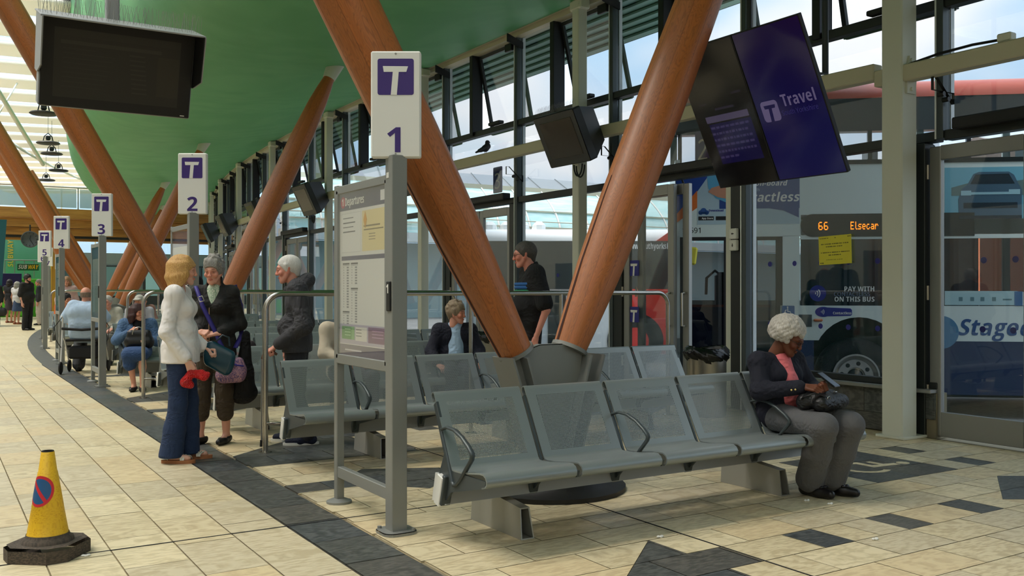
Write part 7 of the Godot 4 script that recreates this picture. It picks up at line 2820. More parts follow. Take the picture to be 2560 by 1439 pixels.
func woman_blonde() -> void:
	var J := stand(1.60)
	J.head.basis = Basis(Vector3.UP, 0.12)
	J.chest += Vector3(0, 0, -0.01)
	J.elR = Vector3(-0.21, 1.02, -0.06)
	J.wrR = Vector3(-0.19, 0.80, 0.09)
	J.FR = Vector3(0.1, -0.9, 0.35)
	J.NR = Vector3(1, 0, 0.0)
	J.handR = "grip"
	J.elL = Vector3(0.20, 1.03, -0.02)
	J.wrL = Vector3(0.13, 0.87, 0.17)
	J.FL = Vector3(-0.2, -0.25, 0.9)
	J.NL = Vector3(-0.5, -0.8, 0)
	J.handL = "grip"
	J.anL = Vector3(0.08, 0.085, 0.04)
	J.knL = Vector3(0.085, 0.46, 0.05)
	J.anR = Vector3(-0.09, 0.085, -0.05)
	J.knR = Vector3(-0.09, 0.46, 0.0)
	J.hiL.z = -0.0
	var o := person("blonde woman in a white linen shirt and dark bootcut jeans, seen from the side", faced(2.52, 6.10, 98), J, C(222, 172, 150), "woman", 0.011)
	part("hair", hair(J, "bob", 0.0055), hair_mat(C(226, 184, 116), C(178, 128, 66)), o)
	part("shirt", top(J, {"chest": 0.132, "waist": 0.142, "hips": 0.15, "hem": 0.775, "drop": Vector3(0, -0.14, 0), "sleeve": 0.93, "arm": 0.06, "cuff": 0.052, "bust": 0.07, "flat": 1.08, "k": 0.034, "wide": 0.06}, 0.011), cloth(C(238, 234, 232), 5.0, 0.9), o)
	part("jeans", legs(J, {"hip": 0.125, "thigh": 0.1, "knee": 0.072, "hem": 0.098, "length": 1.06, "cut": 0.045}, 0.011), cloth(C(28, 48, 82), 14.0, 0.4), o)
	for s in ["L", "R"]:
		var sd := part("sandal", sole(J, s, 0.026, 1.0), mat(C(164, 104, 64), 0.6), o)
		var b := MB.new()
		var an: Vector3 = J["an" + s]
		for i in 5:
			var z := an.z + 0.05 + 0.018 * i
			var pts := []
			for q in 9:
				var a := PI * q / 8
				pts.append(Vector3(an.x + cos(a) * 0.043, 0.024 + sin(a) * (0.052 - 0.005 * i), z + 0.012 * cos(a) * (i - 2)))
			b.tube(pts, 0.006, 6, true, false, Vector2(0.5, 1.0))
		b.tube([Vector3(an.x - 0.036, 0.03, an.z - 0.02), Vector3(an.x - 0.03, 0.08, an.z - 0.035), Vector3(an.x, 0.085, an.z - 0.05), Vector3(an.x + 0.03, 0.08, an.z - 0.035), Vector3(an.x + 0.036, 0.03, an.z - 0.02)], 0.008, 6, true, false, Vector2(0.5, 1.0))
		part("sandal_straps", b.mesh(), mat(C(222, 218, 206), 0.35, 0.3), sd)
	var b := MB.new()
	var ring := []
	for i in 17:
		var a := TAU * i / 16
		ring.append(J.wrR + Vector3(cos(a) * 0.03, 0.012, sin(a) * 0.028))
	b.tube(ring, 0.008, 6, false, true, Vector2(0.5, 1.2))
	b.box(J.wrR + Vector3(-0.031, 0.012, 0), Vector3(0.008, 0.026, 0.026), 0.004)
	part("wristwatch", b.mesh(), mat(C(216, 206, 176), 0.3, 0.3), o)
	# what she holds
	var w := o.transform
	var f := Field.new()
	f.k = 0.03
	f.bone(Vector3(0, 0, -0.02), Vector3(0, -0.09, -0.07), 0.04, 0.05)
	f.bone(Vector3(0, -0.09, -0.07), Vector3(0, -0.12, -0.02), 0.05, 0.04)
	f.bone(Vector3(0, 0.0, 0.0), Vector3(0, -0.03, 0.12), 0.035, 0.045)
	f.bone(Vector3(0, -0.03, 0.12), Vector3(0, -0.005, 0.16), 0.04, 0.025)
	f.bone(Vector3(0, 0.01, 0.05), Vector3(0, 0.02, 0.1), 0.03, 0.025)
	var rb := part("plastic_bag", f.mesh(0.008), cloth(C(214, 22, 26), 22.0, 1.6, 0.3), null, w * Transform3D(Basis().scaled(Vector3.ONE * 0.72), J.wrR + Vector3(0.0, -0.10, 0.035)))
	meta(rb, "crumpled shiny red plastic bag held in the blonde woman's hand", "bag")
	f = Field.new()
	f.k = 0.06
	f.bone(Vector3(0, 0.03, -0.07), Vector3(0, 0.01, 0.09), 0.042, 0.04, Vector3(1.5, 1, 1))
	f.bone(Vector3(0, -0.03, -0.06), Vector3(0, -0.06, 0.10), 0.05, 0.045, Vector3(1.4, 1, 1))
	f.bone(Vector3(0, -0.09, -0.04), Vector3(0, -0.12, 0.10), 0.045, 0.04, Vector3(1.4, 1, 1))
	var tb := part("handbag", f.mesh(0.008), mat(C(16, 62, 78), 0.25), null, w * Transform3D(Basis(Vector3.RIGHT, 0.35), J.wrL + Vector3(0.0, -0.03, 0.10)))
	meta(tb, "dark teal glossy handbag on the blonde woman's arm", "handbag")
	var hb := MB.new()
	hb.tube([Vector3(0, 0.08, -0.05), Vector3(0, 0.14, -0.02), Vector3(0, 0.14, 0.03), Vector3(0, 0.075, 0.06)], 0.008, 6)
	part("strap", hb.mesh(), mat(C(12, 44, 58), 0.3), tb)

func woman_grey() -> void:
	var J := stand(1.61)
	J.head.basis = Basis(Vector3.UP, -0.12) * Basis(Vector3.RIGHT, 0.08)
	J.shL = Vector3(0.142, 1.315, -0.02)
	J.shR = Vector3(-0.142, 1.315, -0.02)
	J.elL = Vector3(0.215, 1.04, -0.05)
	J.wrL = Vector3(0.07, 0.97, 0.17)
	J.FL = Vector3(-0.85, -0.05, 0.25)
	J.NL = Vector3(-0.1, -0.75, -0.5)
	J.handL = "point"
	J.elR = Vector3(-0.205, 1.05, -0.04)
	J.wrR = Vector3(-0.085, 0.985, 0.18)
	J.FR = Vector3(0.85, -0.1, 0.25)
	J.NR = Vector3(0.1, -0.6, -0.6)
	J.handR = "grip"
	J.anR = Vector3(-0.115, 0.08, 0.02)
	J.anL = Vector3(0.095, 0.08, -0.03)
	J.knR = Vector3(-0.105, 0.46, 0.02)
	J.toeR = Vector3(-0.10, -0.055, 0.12)
	J.toeL = Vector3(-0.02, -0.055, 0.15)
	var o := person("grey-haired woman in a black jacket and brown cropped trousers facing the camera", faced(3.22, 5.66, 3), J, C(224, 164, 140), "woman", 0.011)
	part("hair", hair(J, "short", 0.0055), hair_mat(C(176, 172, 164), C(110, 106, 100)), o)
	var jm := cloth(C(36, 35, 33), 8.0, 0.7)
	part("jacket", top(J, {"chest": 0.122, "waist": 0.125, "hips": 0.142, "hem": 0.765, "drop": Vector3(0, -0.10, 0), "sleeve": 0.94, "arm": 0.06, "cuff": 0.047, "collar": 0.06, "bust": 0.066, "k": 0.032, "wide": 0.062, "vee": Vector3(0, -0.13, 0.125)}, 0.011), jm, o)
	# patterned top in the jacket's opening
	var f := Field.new()
	f.k = 0.02
	f.bone(J.neck + Vector3(0, -0.035, 0.02), J.neck + Vector3(0, -0.16, 0.07), 0.068, 0.04, Vector3(1, 1, 1))
	var pt := mat(Color.WHITE, 0.8)
	tri(pt, noise_tex(5.0, C(112, 156, 120), C(232, 232, 214), 91, 2, 128, Vector2(1, 1), 0.42, 0.52), Vector3(4, 4, 4), false)
	part("blouse", f.mesh(0.008), pt, o)
	var z := MB.new()
	z.tube([Vector3(0, 1.19, 0.165), Vector3(0.0, 1.03, 0.175), Vector3(0.0, 0.80, 0.165)], 0.004, 5)
	part("zip", z.mesh(), mat(C(196, 160, 130), 0.35, 0.5), o)
	part("trousers", legs(J, {"hip": 0.125, "thigh": 0.1, "knee": 0.082, "hem": 0.076, "length": 0.52}, 0.011), cloth(C(70, 58, 44), 9.0, 0.8), o)
	for s in ["L", "R"]:
		part("shoe", shoe(J, s, {"rim": 0.062, "open": 0.035, "fat": 0.95}, 0.008), mat(C(16, 15, 15), 0.5), o)
	var w := o.transform
	# strap and patterned bag
	var st := thing("shoulder_bag", "purple paisley shoulder bag on a violet strap at the grey-haired woman's hip", "bag", w)
	var b := MB.new()
	b.tube([Vector3(-0.15, 1.375, 0.03), Vector3(-0.11, 1.33, 0.12), Vector3(-0.05, 1.2, 0.178), Vector3(0.04, 1.02, 0.186), Vector3(0.10, 0.88, 0.18), Vector3(0.13, 0.82, 0.17)], 0.015, 6, true, false, Vector2(1.3, 0.18))
	b.tube([Vector3(0.16, 1.385, -0.06), Vector3(0.2, 1.2, -0.12), Vector3(0.22, 0.95, -0.06), Vector3(0.2, 0.84, 0.08)], 0.018, 6, true, false, Vector2(0.2, 1.3))
	part("strap", b.mesh(), mat(C(54, 46, 132), 0.6), st)
	b = MB.new()
	b.tube([Vector3(-0.09, 1.28, 0.185), Vector3(-0.05, 1.29, 0.2), Vector3(-0.03, 1.25, 0.205), Vector3(-0.07, 1.24, 0.195)], 0.005, 5, false, true)
	part("buckle", b.mesh(), M.chrome, st)
	f = Field.new()
	f.k = 0.03
	f.bone(Vector3(0.14, 0.80, 0.16), Vector3(0.15, 0.70, 0.16), 0.035, 0.075, Vector3(1, 1, 1.35))
	f.bone(Vector3(0.12, 0.61, 0.16), Vector3(0.24, 0.61, 0.14), 0.07, 0.065, Vector3(1, 1, 1.35))
	f.bone(Vector3(0.24, 0.72, 0.13), Vector3(0.25, 0.66, 0.13), 0.045, 0.06, Vector3(1, 1, 1.35))
	var pm := mat(Color.WHITE, 0.6)
	var pim := noise_tex(6.0, C(58, 48, 108), C(200, 150, 150), 95, 3, 256, Vector2(1, 1), 0.44, 0.54)
	tri(pm, pim, Vector3(3.2, 3.2, 3.2), false)
	part("bag_body", f.mesh(0.008), pm, st)
	b = MB.new()
	b.tube([Vector3(0.20, 0.715, 0.225), Vector3(0.25, 0.70, 0.21), Vector3(0.29, 0.69, 0.17)], 0.008, 6)
	part("pocket_zip", b.mesh(), mat(C(54, 46, 132), 0.5), st)
	# black coat over her arm
	f = Field.new()
	f.k = 0.04
	f.bone(Vector3(0.27, 0.95, -0.02), Vector3(0.25, 0.62, -0.02), 0.035, 0.075, Vector3(1, 1, 1.3))
	f.bone(Vector3(0.25, 0.62, -0.02), Vector3(0.25, 0.44, -0.04), 0.085, 0.1, Vector3(1, 1, 1.5))
	f.bone(Vector3(0.30, 0.44, -0.06), Vector3(0.20, 0.42, -0.02), 0.06, 0.07, Vector3(1, 1, 1.5))
	var ct := part("coat", f.mesh(0.011), cloth(C(14, 14, 14), 8.0, 1.2), null, w)
	meta(ct, "black coat hanging over the grey-haired woman's arm behind her bag", "coat")

func man_hoodie() -> void:
	var J := stand(1.64)
	J.head.basis = Basis(Vector3.UP, 0.1) * Basis(Vector3.RIGHT, 0.1)
	J.head.origin += Vector3(0, -0.01, 0.06)
	J.neck += Vector3(0, -0.01, 0.025)
	J.chest += Vector3(0, 0, -0.005)
	J.elL = Vector3(0.27, 1.03, -0.09)
	J.wrL = Vector3(0.19, 0.865, 0.15)
	J.FL = Vector3(-0.1, -0.55, 0.8)
	J.NL = Vector3(-0.3, -0.6, -0.5)
	J.handL = "grip"
	J.elR = Vector3(-0.25, 1.04, -0.05)
	J.wrR = Vector3(-0.22, 0.83, 0.1)
	J.anL = Vector3(0.1, 0.085, -0.1)
	J.anR = Vector3(-0.1, 0.085, 0.04)
	var o := person("white-haired old man in a charcoal hooded top standing behind the steel handrail", faced(2.88, 5.03, -84), J, C(226, 158, 138), "man", 0.011)
	part("hair", hair(J, "cropped", 0.0055), hair_mat(C(236, 234, 228), C(206, 202, 196)), o)
	part("hoodie", top(J, {"chest": 0.142, "waist": 0.15, "hips": 0.148, "hem": 0.80, "drop": Vector3(0, -0.08, 0), "sleeve": 0.95, "arm": 0.08, "cuff": 0.056, "hood": true, "belly": 0.11, "wide": 0.08}, 0.011), cloth(C(58, 58, 62), 7.0, 1.0), o)
	part("trousers", legs(J, {"hip": 0.125, "thigh": 0.1, "knee": 0.078, "hem": 0.072, "length": 1.0}, 0.012), cloth(C(40, 42, 48), 8.0, 0.8), o)
	for s in ["L", "R"]:
		part("shoe", shoe(J, s, {"fat": 1.12, "high": true}, 0.008), cloth(C(24, 30, 52), 20.0, 0.3), o)
		part("sole", sole(J, s, 0.022, 1.14), M.white, o)
	var st := thing("walking_stick", "wooden walking stick under the white-haired man's hand, its rubber tip on the floor", "stick", o.transform)
	var b := MB.new()
	var hand: Vector3 = J.wrL + Vector3(-0.02, -0.055, 0.07)
	b.tube([hand + Vector3(0.0, -0.025, -0.07), hand + Vector3(0, 0.0, -0.04), hand + Vector3(0, 0.005, 0.0), hand + Vector3(0, -0.02, 0.045), hand + Vector3(0, -0.06, 0.055)], 0.011, 8)
	part("handle", b.mesh(), mat(C(92, 58, 36), 0.45), st)
	b = MB.new()
	b.cyl(hand + Vector3(0, -0.05, 0.055), Vector3(hand.x, 0.05, hand.z + 0.06), 0.010, 0.009, 8)
	part("shaft", b.mesh(), mat(C(150, 150, 150), 0.3, 0.7), st)
	b = MB.new()
	b.cyl(Vector3(hand.x, 0.055, hand.z + 0.06), Vector3(hand.x, 0.0, hand.z + 0.06), 0.013, 0.016, 10)
	part("tip", b.mesh(), M.rubber, st)

func woman_seated() -> void:
	var J := sit(1.6, 0.42)
	J.waist += Vector3(0, -0.03, 0.0)
	J.chest += Vector3(0, -0.07, -0.01)
	J.neck += Vector3(0, -0.085, -0.005)
	J.shL += Vector3(0, -0.08, -0.01)
	J.shR += Vector3(0, -0.08, -0.01)
	J.head = Transform3D(Basis(Vector3.UP, 0.42) * Basis(Vector3.RIGHT, 0.42), Vector3(0.01, 1.022, 0.075))
	J.elR = Vector3(-0.235, 0.68, 0.05)
	J.wrR = Vector3(-0.075, 0.72, 0.27)
	J.FR = Vector3(0.45, -0.05, 0.85)
	J.NR = Vector3(0.4, -0.75, -0.3)
	J.handR = "point"
	J.elL = Vector3(0.23, 0.67, 0.08)
	J.wrL = Vector3(0.06, 0.69, 0.30)
	J.FL = Vector3(-0.55, 0.1, 0.7)
	J.NL = Vector3(-0.2, 0.9, -0.3)
	J.handL = "grip"
	J.knL = Vector3(0.15, 0.48, 0.46)
	J.knR = Vector3(-0.08, 0.485, 0.44)
	J.anL = Vector3(0.19, 0.085, 0.27)
	J.anR = Vector3(0.04, 0.085, 0.22)
	J.toeR = Vector3(0.01, -0.055, 0.15)
	J.toeL = Vector3(0.04, -0.055, 0.15)
	var xf := Transform3D(Basis(Vector3.UP, 0.0), W(-0.71, 2.93, 0.0))
	var o := person("seated woman with curly white hair, navy blazer and grey trousers looking at her phone", xf, J, C(112, 66, 46), "woman", 0.011)
	part("hair", hair(J, "curly", 0.0055), hair_mat(C(214, 208, 198), C(166, 160, 152)), o)
	part("glasses", glasses(J), mat(C(40, 32, 30), 0.3), o)
	part("blazer", top(J, {"chest": 0.132, "waist": 0.138, "hips": 0.15, "hem": 0.435, "sleeve": 0.95, "arm": 0.066, "cuff": 0.052, "k": 0.036, "bust": 0.085, "vee": Vector3(0, -0.26, 0.19), "wide": 0.065, "flat": 1.05}, 0.011), cloth(C(20, 22, 38), 8.0, 0.8), o)
	var f := Field.new()
	f.k = 0.03
	f.bone(J.neck + Vector3(0, -0.03, 0.02), J.neck + Vector3(0, -0.17, 0.075), 0.075, 0.078)
	f.bone(J.neck + Vector3(0, -0.17, 0.075), J.waist + Vector3(0, -0.02, 0.06), 0.078, 0.1)
	part("top", f.mesh(0.010), cloth(C(226, 116, 122), 9.0, 0.6), o)
	var b := MB.new()
	for s in [-1.0, 1.0]:
		for q in 2:
			b = MB.new()
			var wr: Vector3 = J["wrR"] if s < 0 else J["wrL"]
			var el: Vector3 = J["elR"] if s < 0 else J["elL"]
			ellipsoid(b, wr.lerp(el, 0.12 + 0.09 * q) + Vector3(0.056 * s * 0.8, -0.01, 0.02), Vector3(0.008, 0.008, 0.008), 6)
			part("cuff_button", b.mesh(), mat(C(214, 190, 130), 0.25, 0.8), o)
	var gt := cloth(C(92, 92, 94), 12.0, 0.35)
	part("trousers", legs(J, {"hip": 0.125, "thigh": 0.102, "knee": 0.088, "hem": 0.098, "length": 0.93}, 0.011), gt, o)
	for s in ["L", "R"]:
		var sh := part("shoe", shoe(J, s, {"rim": 0.07, "open": 0.035, "fat": 1.0}, 0.008), mat(C(22, 18, 20), 0.35), o)
		b = MB.new()
		var an: Vector3 = J["an" + s]
		for q in [-1.0, 1.0]:
			ellipsoid(b, Vector3(an.x + 0.018 * q + 0.02, 0.068, an.z + 0.10), Vector3(0.018, 0.01, 0.012), 6)
		part("bow", b.mesh(), mat(C(26, 22, 26), 0.3), sh)
	# phone and handbag
	var ph := part("phone", MB.new().box(Vector3.ZERO, Vector3(0.075, 0.15, 0.012), 0.004).mesh(), mat(C(14, 14, 16), 0.2), null, xf * Transform3D(Basis(Vector3.UP, 0.2) * Basis(Vector3.RIGHT, -1.0), Vector3(0.02, 0.77, 0.39)))
	meta(ph, "dark mobile phone in the seated woman's hands", "phone")
	f = Field.new()
	f.k = 0.04
	f.bone(Vector3(-0.13, 0.05, -0.05), Vector3(0.13, 0.05, -0.05), 0.055, 0.055)
	f.bone(Vector3(-0.12, 0.05, 0.06), Vector3(0.12, 0.05, 0.06), 0.05, 0.05)
	f.bone(Vector3(-0.08, 0.085, 0.0), Vector3(0.08, 0.085, 0.0), 0.04, 0.04)
	var hb := part("handbag", f.mesh(0.009), cloth(C(18, 18, 20), 10.0, 0.5, 0.45), null, xf * Transform3D(Basis(Vector3.UP, 0.15) * Basis(Vector3.RIGHT, 0.05), Vector3(0.05, 0.575, 0.32)))
	meta(hb, "black handbag lying on the seated woman's lap", "handbag")
	b = MB.new()
	var ring := []
	for i in 13:
		var a := TAU * i / 12
		ring.append(Vector3(-0.09 + cos(a) * 0.016, 0.085 + sin(a) * 0.016, 0.095))
	b.tube(ring, 0.003, 5)
	b.box(Vector3(0.06, 0.115, 0.05), Vector3(0.028, 0.004, 0.016), 0.002)
	part("fittings", b.mesh(), M.chrome, hb)
	b = MB.new()
	b.tube([Vector3(-0.09, 0.09, 0.08), Vector3(-0.16, 0.12, 0.04), Vector3(-0.2, 0.09, -0.02), Vector3(-0.13, 0.06, -0.08)], 0.011, 6, true, false, Vector2(1.2, 0.4))
	part("strap", b.mesh(), mat(C(18, 18, 20), 0.5), hb)

func man_polo() -> void:
	var J := stand(1.84)
	J.head.basis = Basis(Vector3.UP, -0.15) * Basis(Vector3.RIGHT, 0.08)
	J.head.origin += Vector3(0, -0.01, 0.04)
	J.elL = Vector3(0.30, 1.14, -0.10)
	J.wrL = Vector3(0.27, 0.86, 0.0)
	J.FL = Vector3(0, -0.9, 0.25)
	J.NL = Vector3(-0.8, 0, -0.4)
	J.handL = "grip"
	var o := person("tall man in glasses and a black polo shirt standing behind the rail between the logs", faced(3.12, 2.43, -78), J, C(220, 150, 130), "man", 0.012)
	part("hair", hair(J, "cropped", 0.006), hair_mat(C(92, 88, 80), C(56, 52, 48)), o)
	part("glasses", glasses(J), M.black, o)
	var pm := cloth(C(14, 14, 16), 7.0, 0.7)
	part("polo_shirt", top(J, {"chest": 0.145, "waist": 0.155, "hips": 0.145, "hem": 0.84, "sleeve": 0.42, "arm": 0.085, "belly": 0.15, "wide": 0.08, "collar": 0.03}, 0.012), pm, o)
	part("trousers", legs(J, {"hip": 0.122, "thigh": 0.1, "knee": 0.08, "hem": 0.075}, 0.014), cloth(C(16, 16, 18), 8.0, 0.6), o)
	# blue and green bands over the chest
	var i := 0
	for q in [[C(40, 96, 160), 1.40], [C(40, 96, 160), 1.365], [C(36, 136, 96), 1.325]]:
		var b := MB.new()
		var pts := []
		for a in 15:
			var t := lerpf(-0.35, PI + 0.35, a / 14.0)
			pts.append(Vector3(cos(t) * 0.226, q[1], -0.012 + sin(t) * 0.168))
		b.tube(pts, 0.018, 6, true, false, Vector2(0.5, 1.1))
		part("chest_band", b.mesh(), mat(q[0], 0.8), o)
		i += 1
	for s in ["L", "R"]:
		part("shoe", shoe(J, s, {"high": true}, 0.011), M.black, o)

func person_cardigan() -> void:
	var J := sit(1.6, 0.42)
	J.head = Transform3D(Basis(Vector3.UP, 0.95), Vector3(0.01, 1.085, 0.06))
	J.neck.y -= 0.03
	J.shL.y -= 0.04
	J.shR.y -= 0.04
	J.elL = Vector3(0.26, 0.68, 0.03)
	J.wrL = Vector3(0.23, 0.55, 0.24)
	J.elR = Vector3(-0.26, 0.68, 0.03)
	J.wrR = Vector3(-0.22, 0.55, 0.24)
	var o := person("seated grey-haired person in a navy cardigan and pale blue shirt behind the rail", Transform3D(Basis(Vector3.UP, -0.35), W(3.85, 2.93)), J, C(214, 152, 128), "woman", 0.013)
	part("hair", hair(J, "short", 0.007), hair_mat(C(172, 150, 122), C(122, 106, 88)), o)
	part("cardigan", top(J, {"chest": 0.138, "waist": 0.14, "hips": 0.145, "sleeve": 0.95, "arm": 0.075, "cuff": 0.056, "vee": Vector3(0, -0.34, 0.2), "flat": 1.1}, 0.013), cloth(C(24, 26, 42), 8.0, 0.8), o)
	var f := Field.new()
	f.k = 0.03
	f.bone(J.neck + Vector3(0, -0.02, 0.02), J.waist + Vector3(0, 0.0, 0.06), 0.078, 0.1)
	f.bone(J.neck + Vector3(-0.05, 0.0, 0.03), J.neck + Vector3(0.05, 0.0, 0.03), 0.03, 0.03)
	part("shirt", f.mesh(0.012), cloth(C(168, 196, 222), 8.0, 0.6), o)
	part("trousers", legs(J, {}, 0.015), cloth(C(48, 50, 58), 8.0, 0.6), o)
	for s in ["L", "R"]:
		part("shoe", shoe(J, s, {}, 0.012), M.black, o)

func woman_denim() -> void:
	var J := sit(1.58, 0.42)
	J.head = Transform3D(Basis(Vector3.UP, 0.75), Vector3(0.0, 1.03, 0.05))
	for q in ["chest", "neck", "shL", "shR"]: J[q] += Vector3(0, -0.07, 0)
	J.waist.y -= 0.03
	J.elR = Vector3(-0.26, 0.66, 0.08)
	J.wrR = Vector3(-0.08, 0.78, 0.24)
	J.FR = Vector3(0.6, 0.45, 0.4)
	J.NR = Vector3(0.3, -0.5, -0.6)
	J.handR = "grip"
	J.elL = Vector3(0.25, 0.64, 0.08)
	J.wrL = Vector3(0.12, 0.66, 0.28)
	J.FL = Vector3(-0.7, 0.1, 0.5)
	J.NL = Vector3(-0.2, -0.8, -0.4)
	J.handL = "grip"
	J.anL = Vector3(0.09, 0.085, 0.46)
	J.anR = Vector3(-0.02, 0.085, 0.36)
	J.knL = Vector3(0.09, 0.49, 0.45)
	J.knR = Vector3(-0.08, 0.49, 0.43)
	var o := person("seated woman with a dark red bob in a denim jacket and skirt", Transform3D(Basis(Vector3.UP, -0.25), W(8.40, 5.36)), J, C(222, 160, 132), "woman", 0.012)
	part("hair", hair(J, "bob_long", 0.0065), hair_mat(C(74, 34, 30), C(42, 20, 20)), o)
	part("denim_jacket", top(J, {"chest": 0.136, "waist": 0.138, "hips": 0.142, "hem": 0.46, "sleeve": 0.88, "arm": 0.075, "cuff": 0.055, "bust": 0.07, "vee": Vector3(0, -0.24, 0.19), "flat": 1.1}, 0.012), cloth(C(74, 104, 140), 9.0, 0.9), o)
	var f := Field.new()
	f.k = 0.03
	f.bone(J.neck + Vector3(0, 0.0, 0.02), J.waist + Vector3(0, 0.02, 0.06), 0.07, 0.1)
	part("top", f.mesh(0.012), mat(C(16, 16, 20), 0.8), o)
	f = Field.new()
	f.k = 0.06
	f.bone(J.hiL, J.knL, 0.105, 0.085)
	f.bone(J.hiR, J.knR, 0.105, 0.085)
	f.bone(J.hiL * 0.5 + J.hiR * 0.5, J.knL * 0.5 + J.knR * 0.5, 0.1, 0.085)
	f.bone(J.knR + Vector3(0, -0.02, -0.04), J.knR + Vector3(0.01, -0.14, -0.05), 0.08, 0.085)
	part("denim_skirt", f.mesh(0.012), cloth(C(48, 76, 118), 10.0, 0.6), o)
	for s in ["L", "R"]:
		part("shoe", shoe(J, s, {"rim": 0.06, "open": 0.03}, 0.01), M.black, o)
	f = Field.new()
	f.k = 0.03
	f.bone(Vector3(-0.12, 0, 0), Vector3(0.12, 0, 0), 0.07, 0.07, Vector3(1, 0.8, 1.1))
	f.bone(Vector3(-0.1, 0.1, 0), Vector3(0.1, 0.1, 0), 0.055, 0.055, Vector3(1, 0.9, 1.2))
	var hb := part("handbag", f.mesh(0.011), mat(C(16, 15, 16), 0.4), null, o.transform * Transform3D(Basis(), Vector3(0.04, 0.645, 0.28)))
	meta(hb, "black handbag on the lap of the woman in denim", "handbag")
	var b := MB.new()
	var ring := []
	for i in 13:
		var a := PI * i / 12
		ring.append(Vector3(cos(a) * 0.08, 0.1 + sin(a) * 0.1, 0.07))
	b.tube(ring, 0.007, 6)
	part("handle", b.mesh(), M.chrome, hb)

func man_rollator() -> void:
	var J := sit(1.75, 0.55)
	J.knL = Vector3(0.15, 0.55, 0.42)
	J.knR = Vector3(-0.15, 0.55, 0.42)
	J.anL = Vector3(0.17, 0.085, 0.30)
	J.anR = Vector3(-0.17, 0.085, 0.30)
	J.head.origin = Vector3(0, 1.255, 0.05)
	J.elL = Vector3(0.31, 0.86, 0.04)
	J.elR = Vector3(-0.31, 0.86, 0.04)
	J.wrL = Vector3(0.26, 0.74, 0.24)
	J.wrR = Vector3(-0.26, 0.74, 0.24)
	var at := Transform3D(Basis(Vector3.UP, deg_to_rad(148 + 12)), W(11.4, 5.62))
	var o := person("bald man in a pale blue T-shirt seated on a walking frame, seen from behind", at, J, C(216, 150, 124), "man", 0.013)
	part("hair", hair(J, "fringe", 0.007), hair_mat(C(150, 128, 110), C(112, 94, 80)), o)
	part("t_shirt", top(J, {"chest": 0.165, "waist": 0.175, "hips": 0.165, "sleeve": 0.44, "arm": 0.095, "belly": 0.16, "wide": 0.1, "flat": 1.0}, 0.013), cloth(C(176, 198, 222), 4.0, 0.6), o)
	part("trousers", legs(J, {"hip": 0.15, "thigh": 0.115, "knee": 0.095, "hem": 0.095, "length": 0.95}, 0.014), cloth(C(70, 72, 76), 8.0, 0.8), o)
	for s in ["L", "R"]:
		part("shoe", shoe(J, s, {"fat": 1.1, "high": true}, 0.012), M.black, o)
	var ro := thing("rollator", "silver wheeled walking frame with a black seat and basket under the bald man", "walking frame", at)
	var b := MB.new()
	for x in [-0.3, 0.3]:
		b.tube([Vector3(x, 0.12, -0.28), Vector3(x, 0.55, -0.2), Vector3(x, 0.88, -0.14), Vector3(x, 0.92, -0.24)], 0.014, 8)
		b.tube([Vector3(x, 0.12, 0.26), Vector3(x, 0.5, 0.0), Vector3(x, 0.62, -0.18)], 0.014, 8)
	part("frame", b.mesh(), mat(C(222, 222, 220), 0.3, 0.3), ro)
	b = MB.new()
	b.tube([Vector3(-0.3, 0.72, -0.2), Vector3(0, 0.70, -0.24), Vector3(0.3, 0.72, -0.2)], 0.022, 8)
	part("back_strap", b.mesh(), M.rubber, ro)
	b = MB.new()
	b.box(Vector3(0, 0.53, 0.0), Vector3(0.52, 0.04, 0.34), 0.012)
	part("seat", b.mesh(), M.rubber, ro)
	b = MB.new()
	b.box(Vector3(0, 0.33, 0.0), Vector3(0.46, 0.2, 0.3), 0.03)
	part("basket", b.mesh(), mat(C(30, 30, 32), 0.8), ro)
	for x in [-0.3, 0.3]:
		for z in [-0.28, 0.26]:
			b = MB.new()
			b.lathe([Vector2(0, -0.018), Vector2(0.08, -0.018), Vector2(0.1, -0.008), Vector2(0.1, 0.008), Vector2(0.08, 0.018), Vector2(0, 0.018)], 20, Transform3D(Basis(Vector3.BACK, PI / 2), Vector3(x, 0.1, z)))
			part("wheel", b.mesh(), M.rubber, ro)
	for x in [-0.3, 0.3]:
		b = MB.new()
		b.tube([Vector3(x, 0.9, -0.2), Vector3(x * 1.35, 0.75, -0.22), Vector3(x * 1.3, 0.55, -0.22), Vector3(x * 1.02, 0.42, -0.24)], 0.006, 5)
		part("brake_cable", b.mesh(), M.rubber, ro)

